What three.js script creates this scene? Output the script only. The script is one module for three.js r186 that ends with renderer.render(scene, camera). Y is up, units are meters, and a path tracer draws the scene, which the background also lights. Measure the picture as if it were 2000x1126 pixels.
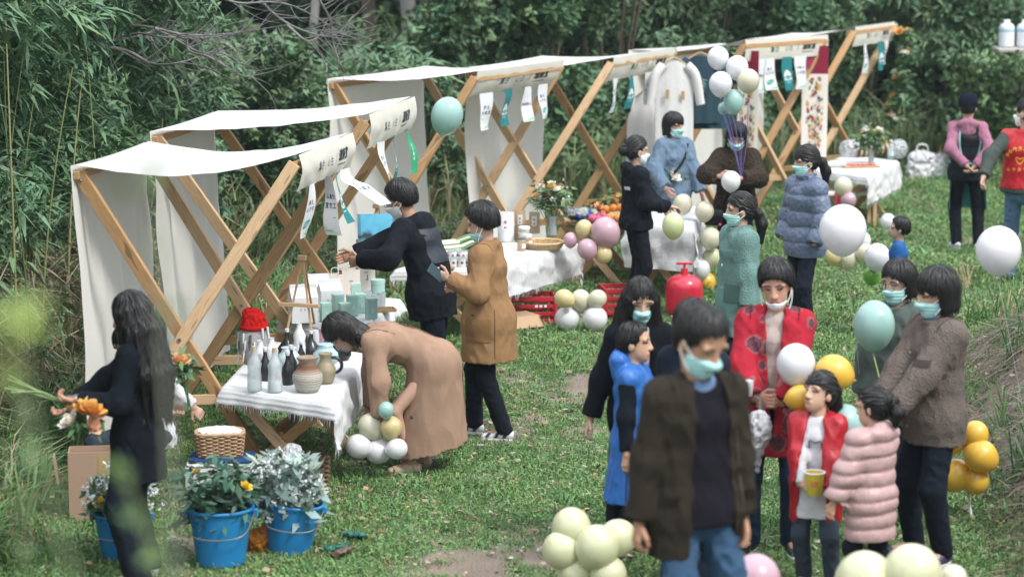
import * as THREE from 'three';
import { mergeGeometries } from 'three/addons/utils/BufferGeometryUtils.js';
import { RoundedBoxGeometry } from 'three/addons/geometries/RoundedBoxGeometry.js';
import { createNoise3D, createNoise2D } from 'simplex-noise';

// ---------- camera, sky, sun, exposure ----------
const scene = new THREE.Scene();
const EYE = 3.78, FOCAL = 4722, PITCH = Math.atan(779 / FOCAL);           // focal length in pixels of a 2000 px wide picture (85 mm lens)
const camera = new THREE.PerspectiveCamera(2 * Math.atan(563 / FOCAL) * 180 / Math.PI, 16 / 9, 0.1, 300);
camera.position.set(0, EYE, 0);
camera.rotation.x = -PITCH;
camera.focus = 17.4;
camera.userData.fStop = 1.8;
function rng(seed) { let s = seed | 0; return () => { s = (s + 0x6d2b79f5) | 0; let t = Math.imul(s ^ (s >>> 15), 1 | s); t = (t + Math.imul(t ^ (t >>> 7), 61 | t)) ^ t; return ((t ^ (t >>> 14)) >>> 0) / 4294967296; }; }
const noise3 = createNoise3D(rng(7)), noise2 = createNoise2D(rng(11));
{ // an even overcast sky: pale grey, a little brighter overhead, soft cloud mottling
  const W = 512, H = 256, d = new Float32Array(W * H * 4);
  for (let y = 0; y < H; y++) for (let x = 0; x < W; x++) {
    const el = (y / (H - 1) - 0.5) * Math.PI, az = x / W * 2 * Math.PI, c = Math.cos(el);
    const n = noise3(Math.cos(az) * c * 2, Math.sin(el) * 3, Math.sin(az) * c * 2) * 0.06;
    const v = (0.5 + 0.74 * Math.max(0, Math.sin(el))) * (1 + n), i = (y * W + x) * 4;
    d[i] = v * 0.955; d[i + 1] = v * 1.0; d[i + 2] = v * 1.07; d[i + 3] = 1;
  }
  const t = new THREE.DataTexture(d, W, H, THREE.RGBAFormat, THREE.FloatType);
  t.mapping = THREE.EquirectangularReflectionMapping; t.magFilter = THREE.LinearFilter; t.needsUpdate = true;
  scene.background = t; scene.environment = t;
}
const sun = new THREE.DirectionalLight(new THREE.Color(1, 0.965, 0.9), 1.5);
sun.position.set(9, 15, 8); sun.target.position.set(0, 0, -18); sun.position.add(new THREE.Vector3(0, 0, -18));
sun.castShadow = true; sun.shadow.radius = 20; sun.shadow.mapSize.set(2048, 2048);
Object.assign(sun.shadow.camera, { left: -14, right: 14, top: 18, bottom: -18, near: 1, far: 60 });
scene.add(sun, sun.target);
const renderer = new THREE.WebGLRenderer({ antialias: true });
renderer.toneMapping = THREE.LinearToneMapping;
renderer.toneMappingExposure = 2.15;
renderer.shadowMap.enabled = true;

// ---------- helpers ----------
const V = (x, y, z) => new THREE.Vector3(x, y, z), R = (d) => d * Math.PI / 180;
const clamp = (x, a, b) => Math.max(a, Math.min(b, x)), mix = (a, b, t) => a + (b - a) * t;
const sstep = (a, b, x) => { const t = clamp((x - a) / (b - a), 0, 1); return t * t * (3 - 2 * t); };
// where a line of sight measured on the photograph meets the level plane at height h: used to survey real positions
function at(px, py, h = 0) {
  const cx = (px - 1000) / FOCAL, cy = (py - 563) / FOCAL, s = Math.sin(PITCH), c = Math.cos(PITCH);
  const d = V(cx, -s - cy * c, -c + cy * s), t = (h - EYE) / d.y;
  return V(d.x * t, h, d.z * t);
}
// the same line of sight at a given distance z
function atZ(px, py, z) {
  const cx = (px - 1000) / FOCAL, cy = (py - 563) / FOCAL, s = Math.sin(PITCH), c = Math.cos(PITCH);
  const d = V(cx, -s - cy * c, -c + cy * s), t = z / d.z;
  return V(d.x * t, EYE + d.y * t, z);
}
const counts = {};
const numbered = (n) => { const c = counts[n] = (counts[n] ?? -1) + 1; return c ? n + '_' + String(c).padStart(3, '0') : n; };
function thing(name, label, category, pos = [0, 0, 0], turn = 0, group) {
  const o = new THREE.Group(); o.name = numbered(name); scene.add(o);
  o.position.set(...(pos.isVector3 ? pos.toArray() : pos)); o.rotation.y = turn; o.userData = { label, category };
  if (group) o.userData.group = group;
  return o;
}
function add(name, geo, material, parent, top) {
  const m = new THREE.Mesh(Array.isArray(geo) ? mergeGeometries(geo.map((g) => { const q = g.index ? g.toNonIndexed() : g; for (const k of Object.keys(q.attributes)) if (!['position', 'normal', 'uv'].includes(k)) q.deleteAttribute(k); return q; })) : geo, material);
  m.name = parent ? name : numbered(name); m.castShadow = m.receiveShadow = true; (parent ?? scene).add(m);
  if (top) Object.assign(m.userData, top);
  return m;
}
const lin = (r, g, b) => new THREE.Color().setRGB(r, g, b);
const std = (c, rough = 0.8, more = {}) => new THREE.MeshStandardMaterial({ color: Array.isArray(c) ? lin(...c) : c, roughness: rough, ...more });
const phys = (c, rough = 0.8, more = {}) => new THREE.MeshPhysicalMaterial({ color: Array.isArray(c) ? lin(...c) : c, roughness: rough, ...more });
function dataTex(n, fn, srgb = false, rep = 1) {
  const d = new Uint8Array(n * n * 4);
  for (let y = 0; y < n; y++) for (let x = 0; x < n; x++) { const c = fn(x / n, y / n); const i = (y * n + x) * 4; for (let k = 0; k < 3; k++) d[i + k] = clamp(255 * (Array.isArray(c) ? c[k] : c), 0, 255); d[i + 3] = 255; }
  const t = new THREE.DataTexture(d, n, n); t.wrapS = t.wrapT = THREE.RepeatWrapping; t.magFilter = THREE.LinearFilter; t.repeat.set(rep, rep);
  if (srgb) t.colorSpace = THREE.SRGBColorSpace; t.needsUpdate = true; return t;
}
// noise that tiles over the unit square
const tile = (u, v, f, z = 0) => { const a = u * 2 * Math.PI, b = v * 2 * Math.PI, r = f / (2 * Math.PI); return (noise3(Math.cos(a) * r + z, Math.sin(a) * r, Math.cos(b) * r * 1.3) + noise3(Math.sin(b) * r * 1.3 + z + 40, Math.cos(a) * r + 9, Math.sin(a) * r)) * 0.5; };
const weaveBump = dataTex(128, (u, v) => 0.5 + 0.22 * Math.sin(u * 2 * Math.PI * 32) * Math.sin(v * 2 * Math.PI * 32) + 0.28 * tile(u, v, 60), false, 5);
const woolBump = dataTex(256, (u, v) => 0.5 + 0.3 * tile(u, v, 70) + 0.2 * tile(u, v, 150, 5), false, 4);
const fleeceBump = dataTex(256, (u, v) => 0.5 + 0.5 * tile(u, v, 45, 3), false, 3);
const foldBump = dataTex(256, (u, v) => { const a = tile(u, v, 6, 2), b = tile(u, v, 13, 8); return 0.6 - 0.4 * Math.abs(a) - 0.25 * Math.abs(b) + 0.1 * tile(u, v, 90); }, false, 2);
function box(w, h, d, x = 0, y = 0, z = 0, r = 0) { const g = r ? new RoundedBoxGeometry(w, h, d, 2, r) : new THREE.BoxGeometry(w, h, d); g.translate(x, y, z); return g; }
// a squared timber between two points
function timber(a, b, w, t, up = V(0, 0, 1)) {
  const d = b.clone().sub(a), L = d.length(), g = new RoundedBoxGeometry(w, L, t, 1, Math.min(w, t) * 0.1), y = d.normalize(), x = y.clone().cross(up).normalize(), z = x.clone().cross(y).normalize();
  const uv = g.attributes.uv, p = g.attributes.position;
  for (let i = 0; i < p.count; i++) uv.setXY(i, p.getX(i) + p.getZ(i), p.getY(i));
  g.applyMatrix4(new THREE.Matrix4().makeBasis(x, y, z)); const c = a.clone().add(b).multiplyScalar(0.5); g.translate(c.x, c.y, c.z); return g;
}
function rod(a, b, r, r2 = r, seg = 6) { const d = b.clone().sub(a), g = new THREE.CylinderGeometry(r2, r, d.length(), seg); g.translate(0, d.length() / 2, 0); g.applyQuaternion(new THREE.Quaternion().setFromUnitVectors(V(0, 1, 0), d.normalize())); g.translate(a.x, a.y, a.z); return g; }
function tube(pts, r, seg = 24, rs = 6) { return new THREE.TubeGeometry(new THREE.CatmullRomCurve3(pts), seg, r, rs); }
function lathe(pts, seg = 24) { return new THREE.LatheGeometry(pts.map((p) => new THREE.Vector2(...p)), seg); }
function moved(g, x, y, z) { const q = g.clone(); q.translate(x, y, z); return q; }
// a sheet: fn(u, v) -> Vector3, uv scaled to su x sv
function sheet(fn, nu, nv, su = 1, sv = 1) {
  const p = [], uv = [], ix = [];
  for (let j = 0; j <= nv; j++) for (let i = 0; i <= nu; i++) { const q = fn(i / nu, j / nv); p.push(q.x, q.y, q.z); uv.push(i / nu * su, j / nv * sv); }
  for (let j = 0; j < nv; j++) for (let i = 0; i < nu; i++) { const a = j * (nu + 1) + i, b = a + 1, c = a + nu + 1, e = c + 1; ix.push(a, b, e, a, e, c); }
  const g = new THREE.BufferGeometry(); g.setAttribute('position', new THREE.Float32BufferAttribute(p, 3)); g.setAttribute('uv', new THREE.Float32BufferAttribute(uv, 2)); g.setIndex(ix); g.computeVertexNormals(); return g;
}

// ---------- the ground ----------
const soilPatch = (x, z) => noise2(x * 0.5 + 3, z * 0.42) * 0.6 + noise2(x * 1.7, z * 1.5 + 5) * 0.35 + noise2(x * 5, z * 5) * 0.18;
// how bare the turf is: a trodden track runs down the middle of the clearing
function bare(x, z) {
  const track = 1 - clamp(Math.abs(x - (0.55 + (z + 18) * -0.16 + 0.35 * Math.sin(z * 0.5))) / 1.3, 0, 1);
  return soilPatch(x, z) + track * 0.34 - 0.2;
}
const bankFoot = (z) => 2.72 + 0.13 * (-13.5 - z);                      // where the bank on the right starts
function ground(x, z) {
  let y = 0.42 * sstep(-13.2, -9.5, z) + 0.55 * sstep(-9.5, -2, z);
  const b = x - bankFoot(z);
  if (z > -22) y += (sstep(0, 0.9, b) * 0.75 + sstep(0.6, 3, b) * 0.6) * sstep(-22, -17.5, z);
  y += 7 * sstep(-31, -62, z) + 2.2 * sstep(-4.2 - (z + 16) * -0.0, -9, x) * sstep(-14, -20, z);
  y += 2.6 * sstep(5.5, 11, x) * sstep(-24, -31, z);
  return y + noise2(x * 0.8, z * 0.8) * 0.02 + noise2(x * 3, z * 3) * 0.008;
}
{
  const xs = [], zs = [];
  for (let x = -70; x < 70;) { xs.push(x); x += Math.abs(x) < 8 ? 0.11 : Math.abs(x) < 16 ? 0.8 : 6; } xs.push(70);
  for (let z = 8; z > -130;) { zs.push(z); z -= z < -8 && z > -34 ? 0.13 : z > -50 ? 1 : 6; }
  const p = [], c = [], uv = [], ix = [], nx = xs.length;
  for (const z of zs) for (const x of xs) {
    const b = x - bankFoot(z), bankSoil = z > -19 && b > 0.25 ? 0.75 : 0;
    const s = sstep(0.02, 0.4, bare(x, z) + bankSoil + noise2(x * 9, z * 9) * 0.12), n = noise2(x * 2.3, z * 2.1) * 0.18 + noise2(x * 11, z * 11) * 0.16;
    p.push(x, ground(x, z), z); uv.push(x, z);
    const soil = [0.17, 0.135, 0.105], turf = [0.06, 0.082, 0.04];
    for (let k = 0; k < 3; k++) c.push(mix(turf[k], soil[k], s) * (1 + n));
  }
  for (let j = 0; j < zs.length - 1; j++) for (let i = 0; i < nx - 1; i++) { const a = j * nx + i; ix.push(a, a + 1, a + nx + 1, a, a + nx + 1, a + nx); }
  const g = new THREE.BufferGeometry(); g.setAttribute('position', new THREE.Float32BufferAttribute(p, 3)); g.setAttribute('uv', new THREE.Float32BufferAttribute(uv, 2)); g.setAttribute('color', new THREE.Float32BufferAttribute(c, 3)); g.setIndex(ix); g.computeVertexNormals();
  const bump = dataTex(256, (u, v) => 0.5 + 0.3 * tile(u, v, 30) + 0.25 * tile(u, v, 80, 4), false, 1);
  const o = add('ground', g, std([1, 1, 1], 0.97, { vertexColors: true, bumpMap: bump, bumpScale: 0.02 }));
  o.userData = { kind: 'structure', label: 'grassy clearing with trodden bare earth patches and a soil bank', category: 'ground' };
}

// ---------- leaves and blades ----------
// a clump of narrow bent leaves; n leaves of length L and width w fanned about a twig
function leafClump(n, L, w, seed, spread = 1, droop = 0.4, mid = 0.45) {
  const r = rng(seed), p = [], ix = [];
  for (let i = 0; i < n; i++) {
    const a = r() * Math.PI * 2, el = (r() - 0.35) * 1.5 * spread, l = L * (0.6 + 0.6 * r()), d = V(Math.cos(a) * Math.cos(el), Math.sin(el), Math.sin(a) * Math.cos(el));
    const s = d.clone().cross(V(r() - 0.5, 1, r() - 0.5)).normalize().multiplyScalar(w * 0.5 * (0.7 + 0.6 * r())), o = V(r() - 0.5, r() - 0.5, r() - 0.5).multiplyScalar(L * 0.9);
    const m = o.clone().addScaledVector(d, l * mid), e = o.clone().addScaledVector(d, l); m.y -= droop * l * 0.1; e.y -= droop * l * 0.45;
    const b = p.length / 3;
    p.push(o.x, o.y, o.z, m.x + s.x, m.y + s.y, m.z + s.z, e.x, e.y, e.z, m.x - s.x, m.y - s.y, m.z - s.z);
    ix.push(b, b + 1, b + 3, b + 1, b + 2, b + 3);
  }
  const g = new THREE.BufferGeometry(); g.setAttribute('position', new THREE.Float32BufferAttribute(p, 3)); g.setIndex(ix); return g;
}
function bladeTuft(n, h, w, rad, seed, lean = 0.7) {
  const r = rng(seed), p = [], ix = [];
  for (let i = 0; i < n; i++) {
    const a = r() * 6.283, q = Math.sqrt(r()) * rad, x = Math.cos(a) * q, z = Math.sin(a) * q, hh = h * (0.45 + 0.75 * r()), b = r() * 6.283, lx = Math.cos(b) * hh * lean * r(), lz = Math.sin(b) * hh * lean * r(), c = r() * 6.283, wx = Math.cos(c) * w / 2, wz = Math.sin(c) * w / 2, k = p.length / 3;
    p.push(x - wx, -0.01, z - wz, x + wx, -0.01, z + wz, x + lx * 0.35 + wx * 0.8, hh * 0.6, z + lz * 0.35 + wz * 0.8, x + lx * 0.35 - wx * 0.8, hh * 0.6, z + lz * 0.35 - wz * 0.8, x + lx, hh * (1 - lean * 0.25), z + lz);
    ix.push(k, k + 1, k + 2, k, k + 2, k + 3, k + 3, k + 2, k + 4);
  }
  const g = new THREE.BufferGeometry(); g.setAttribute('position', new THREE.Float32BufferAttribute(p, 3)); g.setIndex(ix); return g;
}
const leafMat = (c = [1, 1, 1]) => std(c, 0.55, { side: THREE.DoubleSide, flatShading: true });
// an InstancedMesh of clumps: places = [[x, y, z, scale, colour]]
function scatter(name, geo, material, places, parent, seed = 1, tiltMax = 1.2) {
  const m = new THREE.InstancedMesh(geo, material, places.length), r = rng(seed), q = new THREE.Quaternion(), e = new THREE.Euler(), M = new THREE.Matrix4(), col = new THREE.Color();
  places.forEach(([x, y, z, s, c], i) => {
    e.set((r() - 0.5) * tiltMax, r() * 6.283, (r() - 0.5) * tiltMax); q.setFromEuler(e); M.compose(V(x, y, z), q, V(s, s, s)); m.setMatrixAt(i, M); m.setColorAt(i, col.setRGB(...c));
  });
  m.name = parent ? name : numbered(name); m.userData.kind = 'stuff'; m.castShadow = m.receiveShadow = true; (parent ?? scene).add(m); return m;
}
const tint = (base, r, v = 0.3, warm = 0.12) => { const k = 1 + (r() - 0.5) * 2 * v, w = (r() - 0.5) * 2 * warm; return [base[0] * k * (1 + w), base[1] * k, base[2] * k * (1 - w)]; };
// ---------- turf ----------
{
  const r = rng(21), A = [], B = [], C = [], D = [];
  const green = [0.095, 0.205, 0.062], pale = [0.2, 0.3, 0.105], straw = [0.3, 0.25, 0.16];
  for (let i = 0; i < 285000; i++) {
    const z = -8.6 - Math.pow(r(), 1.02) * 23.6, hw = 0.225 * -z + 0.7, x = (r() * 2 - 1) * hw;
    const b = bare(x, z) + (z > -19 && x - bankFoot(z) > 0.25 ? 0.75 + noise2(x * 1.5, z * 1.5) * 0.4 : 0);
    if (b > 0.12 + r() * 0.5) continue;
    const far = sstep(-16, -27, z), k = (0.8 + 0.5 * r()) * (1 + 0.7 * far) * (0.8 + 0.5 * sstep(0.2, -0.5, b)), y = ground(x, z) - 0.004;
    const patch = noise2(x * 0.9 + 20, z * 0.9) * 0.5 + 0.5, base = r() < 0.07 ? straw : [0, 1, 2].map((q) => mix(green[q], pale[q], patch * 0.8 * r() + 0.3 * r()));
    const c = tint(base, r, 0.35, 0.12);
    (r() < 0.4 ? A : r() < 0.7 ? B : C).push([x, y, z, k, c]);
  }
  // ranker growth along the foot of the thicket and on the bank
  for (let i = 0; i < 15000; i++) {
    const z = -11.5 - r() * 20, left = -3.25 - 0.02 * (z + 15) + Math.max(0, (-19 - z)) * 0.42, x = r() < 0.62 ? left - Math.pow(r(), 1.3) * 2.2 + 0.25 : bankFoot(z) + 0.2 + Math.pow(r(), 0.8) * 2.2;
    if (Math.abs(x) > 0.235 * -z + 1 || (x > 0 && r() < (z < -15 ? 0.85 : 0.6)) || (z < -25 && r() < 0.5)) continue;
    const dens = noise2(x * 1.2 + 50, z * 1.2); if (dens < (x > 0 ? 0.3 : -0.35)) continue;
    D.push([x, ground(x, z), z, 0.6 + r() * 0.9, tint(r() < 0.22 ? straw : green, r, 0.35, 0.15)]);
  }
  const gm = leafMat();
  const turf = [['grass', bladeTuft(13, 0.032, 0.007, 0.055, 1, 1.6), A], ['clover_leaves', leafClump(11, 0.026, 0.02, 2, 0.45, 0.2), B], ['low_weeds', bladeTuft(9, 0.03, 0.011, 0.05, 3, 1.9), C], ['tall_grass', bladeTuft(16, 0.3, 0.011, 0.09, 4, 1.2), D]];
  const labels = ['short green grass blades covering the clearing', 'small round clover leaves mixed into the turf', 'flat broad weeds growing in the turf', 'long grass at the thicket foot and on the soil bank'];
  turf.forEach(([n, g, pl], i) => { const o = scatter(n, g, gm, pl, null, 30 + i, i === 3 ? 0.5 : 0.9); o.userData.label = labels[i]; o.userData.category = 'grass'; });
  // dead leaves and straw lying about
  const L = [];
  for (let i = 0; i < 1500; i++) { const z = -11.8 - r() * 16, x = (r() * 2 - 1) * (0.22 * -z); L.push([x, ground(x, z) + 0.018, z, 0.5 + r() * r() * 1.2, tint(r() < 0.6 ? [0.3, 0.2, 0.12] : [0.3, 0.25, 0.19], r, 0.4, 0.2)]); }
  const o = scatter('leaf_litter', leafClump(2, 0.06, 0.035, 9, 0.25, 0.3), leafMat(), L, null, 77, 0.5); o.userData.label = 'dry fallen leaves scattered over the turf'; o.userData.category = 'leaves';
  // loose roots and straw on the bank
  const S = [];
  for (let i = 0; i < 5200; i++) { const z = -12 - r() * 7.5, b = 0.15 + r() * 2, x = bankFoot(z) + b; S.push([x, ground(x, z) + 0.01, z, 0.6 + r(), tint(r() < 0.5 ? [0.085, 0.06, 0.042] : [0.15, 0.112, 0.078], r, 0.4, 0.1)]); }
  const s = scatter('dry_roots', leafClump(5, 0.24, 0.007, 12, 0.5, 0.6), leafMat(), S, null, 78, 0.8); s.userData.label = 'dry roots and straw lying on the soil bank'; s.userData.category = 'roots';
}
// ---------- the thicket behind the stalls ----------
const EDGE = [[-3.5, -11], [-3.45, -15], [-3.3, -18], [-3.0, -21], [-2.2, -24.2], [-0.6, -26.6], [1.2, -28.6], [3.2, -31.2], [5.6, -32.8], [8, -33.6], [14, -34]].map(([x, z]) => V(x, 0, z));
const edgeLen = EDGE.slice(1).map((p, i) => p.distanceTo(EDGE[i]));
function edgeAt(s) { // arc length -> point and outward direction (away from the clearing)
  for (let i = 0; i < edgeLen.length; i++) { if (s <= edgeLen[i] || i === edgeLen.length - 1) { const t = s / edgeLen[i], d = EDGE[i + 1].clone().sub(EDGE[i]).normalize(); return { p: EDGE[i].clone().lerp(EDGE[i + 1], t), n: V(d.z, 0, -d.x) }; } s -= edgeLen[i]; }
}
const edgeTotal = edgeLen.reduce((a, b) => a + b, 0);
{
  const r = rng(5), bam = [], bam2 = [], stems = [];
  const dark = [0.055, 0.13, 0.064], lite = [0.125, 0.23, 0.105];
  const put = (s, off, y, list, sc, base, v = 0.35) => { const { p, n } = edgeAt(s), x = p.x + n.x * off, z = p.z + n.z * off; list.push([x, ground(x, z) + y, z, sc, tint(base, r, v, 0.12)]); };
  const sMid = edgeLen.slice(0, 3).reduce((a, b) => a + b, 0) + 1.5;
  for (let i = 0; i < 15500; i++) { // bamboo, left half
    const s = r() * sMid, hm = 3.6, y = Math.pow(r(), 0.75) * hm, front = 0.5 * noise2(s * 0.9, y * 1.1) + 0.35 * noise2(s * 2.4, y * 2.6) + 0.5, off = Math.max(0.05, front) + Math.pow(r(), 1.6) * 2.2 - (y > 2.2 ? (y - 2.2) * 0.35 : 0);
    if (y < 0.9 && r() < 0.72 - y * 0.4) continue;
    const lit = r();
    put(s, off, y, r() < 0.75 ? bam : bam2, 0.75 + 0.6 * r(), [0, 1, 2].map((k) => mix(dark[k], lite[k], lit)));
  }
  const o = scatter('bamboo_foliage', leafClump(15, 0.17, 0.021, 14, 1, 0.8), leafMat(), bam, null, 41, 1.6);
  o.userData.label = 'dense narrow leaved bamboo foliage behind the front stalls'; o.userData.category = 'bamboo';
  const o2 = scatter('bamboo_foliage', leafClump(10, 0.2, 0.03, 15, 0.9, 1.1), leafMat(), bam2, null, 42, 1.2);
  o2.userData.label = 'broader drooping bamboo leaves mixed through the thicket behind the front stalls'; o2.userData.category = 'bamboo';
  // dry twigs and dead stalks low down
  for (let i = 0; i < 2600; i++) { const s = r() * sMid; put(s, 0.1 + r() * 1.5, r() * 1.0, stems, 0.7 + r() * 0.9, r() < 0.5 ? [0.2, 0.17, 0.1] : [0.3, 0.27, 0.17]); }
  const t = scatter('dry_stalks', leafClump(7, 0.5, 0.008, 16, 1.3, 0.5), leafMat(), stems, null, 43, 1.4); t.userData.label = 'dead dry stalks and twigs at the foot of the bamboo'; t.userData.category = 'twigs';
  // upright bamboo culms that stand out at the edge
  const culm = [std([0.2, 0.24, 0.09], 0.5), std([0.27, 0.27, 0.12], 0.5), std([0.1, 0.15, 0.06], 0.5)];
  for (let i = 0; i < 26; i++) {
    const s = 2.2 + r() * 7.5, { p, n } = edgeAt(s), x = p.x + n.x * (r() * 0.6 - 0.05), z = p.z + n.z * (r() * 0.6 - 0.05), h = 1.6 + r() * 2, a = V(x, ground(x, z) - 0.05, z), lx = (r() - 0.5) * 0.7, lz = (r() - 0.5) * 0.5, gs = [], rad = 0.009 + r() * 0.007;
    const pt = (k) => V(a.x + lx * k * k * h * 0.35, a.y + h * k, a.z + lz * k * k * h * 0.35);
    for (let k = 0; k < 9; k++) { gs.push(rod(pt(k / 9), pt((k + 1) / 9), rad * (1 - k * 0.08), rad * (1 - k * 0.08) * 0.94, 6)); gs.push(rod(pt(k / 9).add(V(0, -0.008, 0)), pt(k / 9).add(V(0, 0.008, 0)), rad * (1.28 - k * 0.08), rad * (1.2 - k * 0.08), 6)); }
    add('bamboo_culm', gs, culm[i % 3], null, { label: 'jointed green yellow bamboo culm at the thicket edge', category: 'bamboo', group: 'bamboo culms at the thicket edge' });
  }
  // broad-leaved shrubs from the third stall to the far end, each a plant of its own
  const kinds = [[leafClump(15, 0.1, 0.042, 51, 1.2, 0.5), [0.06, 0.135, 0.062], [0.12, 0.22, 0.098]], [leafClump(14, 0.14, 0.03, 52, 1.1, 0.8), [0.068, 0.14, 0.068], [0.14, 0.225, 0.11]], [leafClump(18, 0.08, 0.038, 53, 1.2, 0.4), [0.052, 0.112, 0.052], [0.105, 0.185, 0.082]]];
  const stemM = std([0.09, 0.075, 0.055], 0.9), sh = [];
  let s = sMid - 0.4; while (s < edgeTotal - 0.5) { sh.push(s); s += 1.15 + r() * 0.5; }
  const words = ['behind the third stall canopy', 'between the third and fourth stalls', 'behind the fourth stall', 'behind the hanging clothes stall', 'behind the embroidered banner stall', 'behind the last stall canopy', 'beside the flower garland of the last stall', 'beyond the far table', 'above the white plastic bags', 'above the person in the dark cap', 'in the far corner behind the person in the red vest'];
  sh.forEach((s0, i) => {
    const { p, n } = edgeAt(s0), f = s0 / edgeTotal, mid = clamp(1 - Math.abs(f - 0.455) / 0.085, 0, 1), kind = kinds[i % 3], c = p.clone().addScaledVector(n, 1.2 + r() * 0.5), gy = ground(c.x, c.z), H = mix(4.1, 1.7, sstep(0, 0.6, mid)) + r() * 0.35;
    const t = thing('shrub', ['broad leaved', 'willow leaved', 'small leaved'][i % 3] + ' green shrub ' + (words[i] ?? ['growing at the very end of the thicket', 'just past the picture edge', 'beyond the white canisters', 'in the last row of the thicket', 'farthest from the stalls', 'behind the far corner ledge'][i - 11]), 'shrub', [c.x, gy, c.z], 0, 'shrubs of the thicket');
    const st = []; for (let k = 0; k < 7; k++) { const a = r() * 6.28; st.push(tube([V(Math.cos(a) * 0.1, -0.1, Math.sin(a) * 0.1), V(Math.cos(a) * 0.35, H * 0.45, Math.sin(a) * 0.35), V(Math.cos(a) * 0.7, H * 0.85, Math.sin(a) * 0.7)], 0.018, 6, 5)); }
    add('stems', st, stemM, t).userData.kind = 'stuff';
    const pl = [], lobes = []; for (let k = 0; k < 16; k++) { const a = r() * 6.28, q = Math.sqrt(r()) * 1.05, y = (0.12 + 0.8 * r()) * H; lobes.push([Math.cos(a) * q, y, Math.sin(a) * q, 0.32 + r() * 0.32, r()]); }
    for (let k = 0; k < 1750; k++) { const l = lobes[Math.floor(r() * lobes.length)], d = V(r() - 0.5, r() - 0.5, r() - 0.5).normalize().multiplyScalar(l[3] * Math.pow(r(), 0.4)); const y = l[1] + d.y * 0.85; if (y < 0.08) continue;
      const lit = r(); pl.push([l[0] + d.x * 1.15, y, l[2] + d.z, 0.8 + 0.6 * r(), tint([0, 1, 2].map((q) => mix(kind[1][q], kind[2][q], lit)), r, 0.3, 0.15)]); }
    scatter('crown', kind[0], leafMat(), pl, t, 60 + i, 1.6);
  });
  // low undergrowth between and behind the shrubs
  const und = []; for (let i = 0; i < 7000; i++) { const s1 = sMid - 1 + r() * (edgeTotal - sMid + 1), { p, n } = edgeAt(Math.min(s1, edgeTotal - 0.01)), off = 0.3 + r() * 4.5, x = p.x + n.x * off, z = p.z + n.z * off; und.push([x, ground(x, z) + r() * (0.5 + off * 0.35), z, 0.9 + r() * 0.8, tint([0.065, 0.125, 0.05], r, 0.4, 0.15)]); }
  const un = scatter('undergrowth', leafClump(14, 0.16, 0.05, 73, 1.2, 0.6), leafMat(), und, null, 74, 1.6); un.userData.label = 'leafy undergrowth filling the gaps between the shrubs'; un.userData.category = 'undergrowth';
  // pale dead grass and reeds in front of the shrubs
  const reeds = []; for (let i = 0; i < 1500; i++) { const s1 = sMid - 2 + r() * (edgeTotal - sMid), { p, n } = edgeAt(s1), off = 0.1 + r() * 1.0, x = p.x + n.x * off, z = p.z + n.z * off; reeds.push([x, ground(x, z), z, 0.7 + r() * 0.9, tint(r() < 0.22 ? [0.24, 0.23, 0.13] : [0.13, 0.19, 0.08], r, 0.3, 0.1)]); }
  const re = scatter('reeds', bladeTuft(15, 0.7, 0.013, 0.14, 71, 0.8), leafMat(), reeds, null, 72, 0.3); re.userData.label = 'long pale grass and reeds in front of the shrubs'; re.userData.category = 'grass';
}
// ---------- trees behind the thicket ----------
const barkBump = dataTex(256, (u, v) => 0.5 + 0.5 * tile(u, v * 0.999, 26) * (0.6 + 0.4 * tile(u, v, 7, 3)), false, 1);
const barkDark = std([0.085, 0.07, 0.058], 0.95, { bumpMap: barkBump, bumpScale: 0.02 }), barkPale = std([0.25, 0.245, 0.24], 0.95, { bumpMap: barkBump, bumpScale: 0.01 });
function taperTube(pts, r0, r1, seg = 14, rs = 7) {
  const g = new THREE.TubeGeometry(new THREE.CatmullRomCurve3(pts), seg, 1, rs), p = g.attributes.position, c = new THREE.CatmullRomCurve3(pts);
  for (let i = 0; i <= seg; i++) { const o = c.getPointAt(i / seg), k = mix(r0, r1, i / seg); for (let j = 0; j <= rs; j++) { const q = i * (rs + 1) + j; p.setXYZ(q, o.x + (p.getX(q) - o.x) * k, o.y + (p.getY(q) - o.y) * k, o.z + (p.getZ(q) - o.z) * k); } }
  return g;
}
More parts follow.
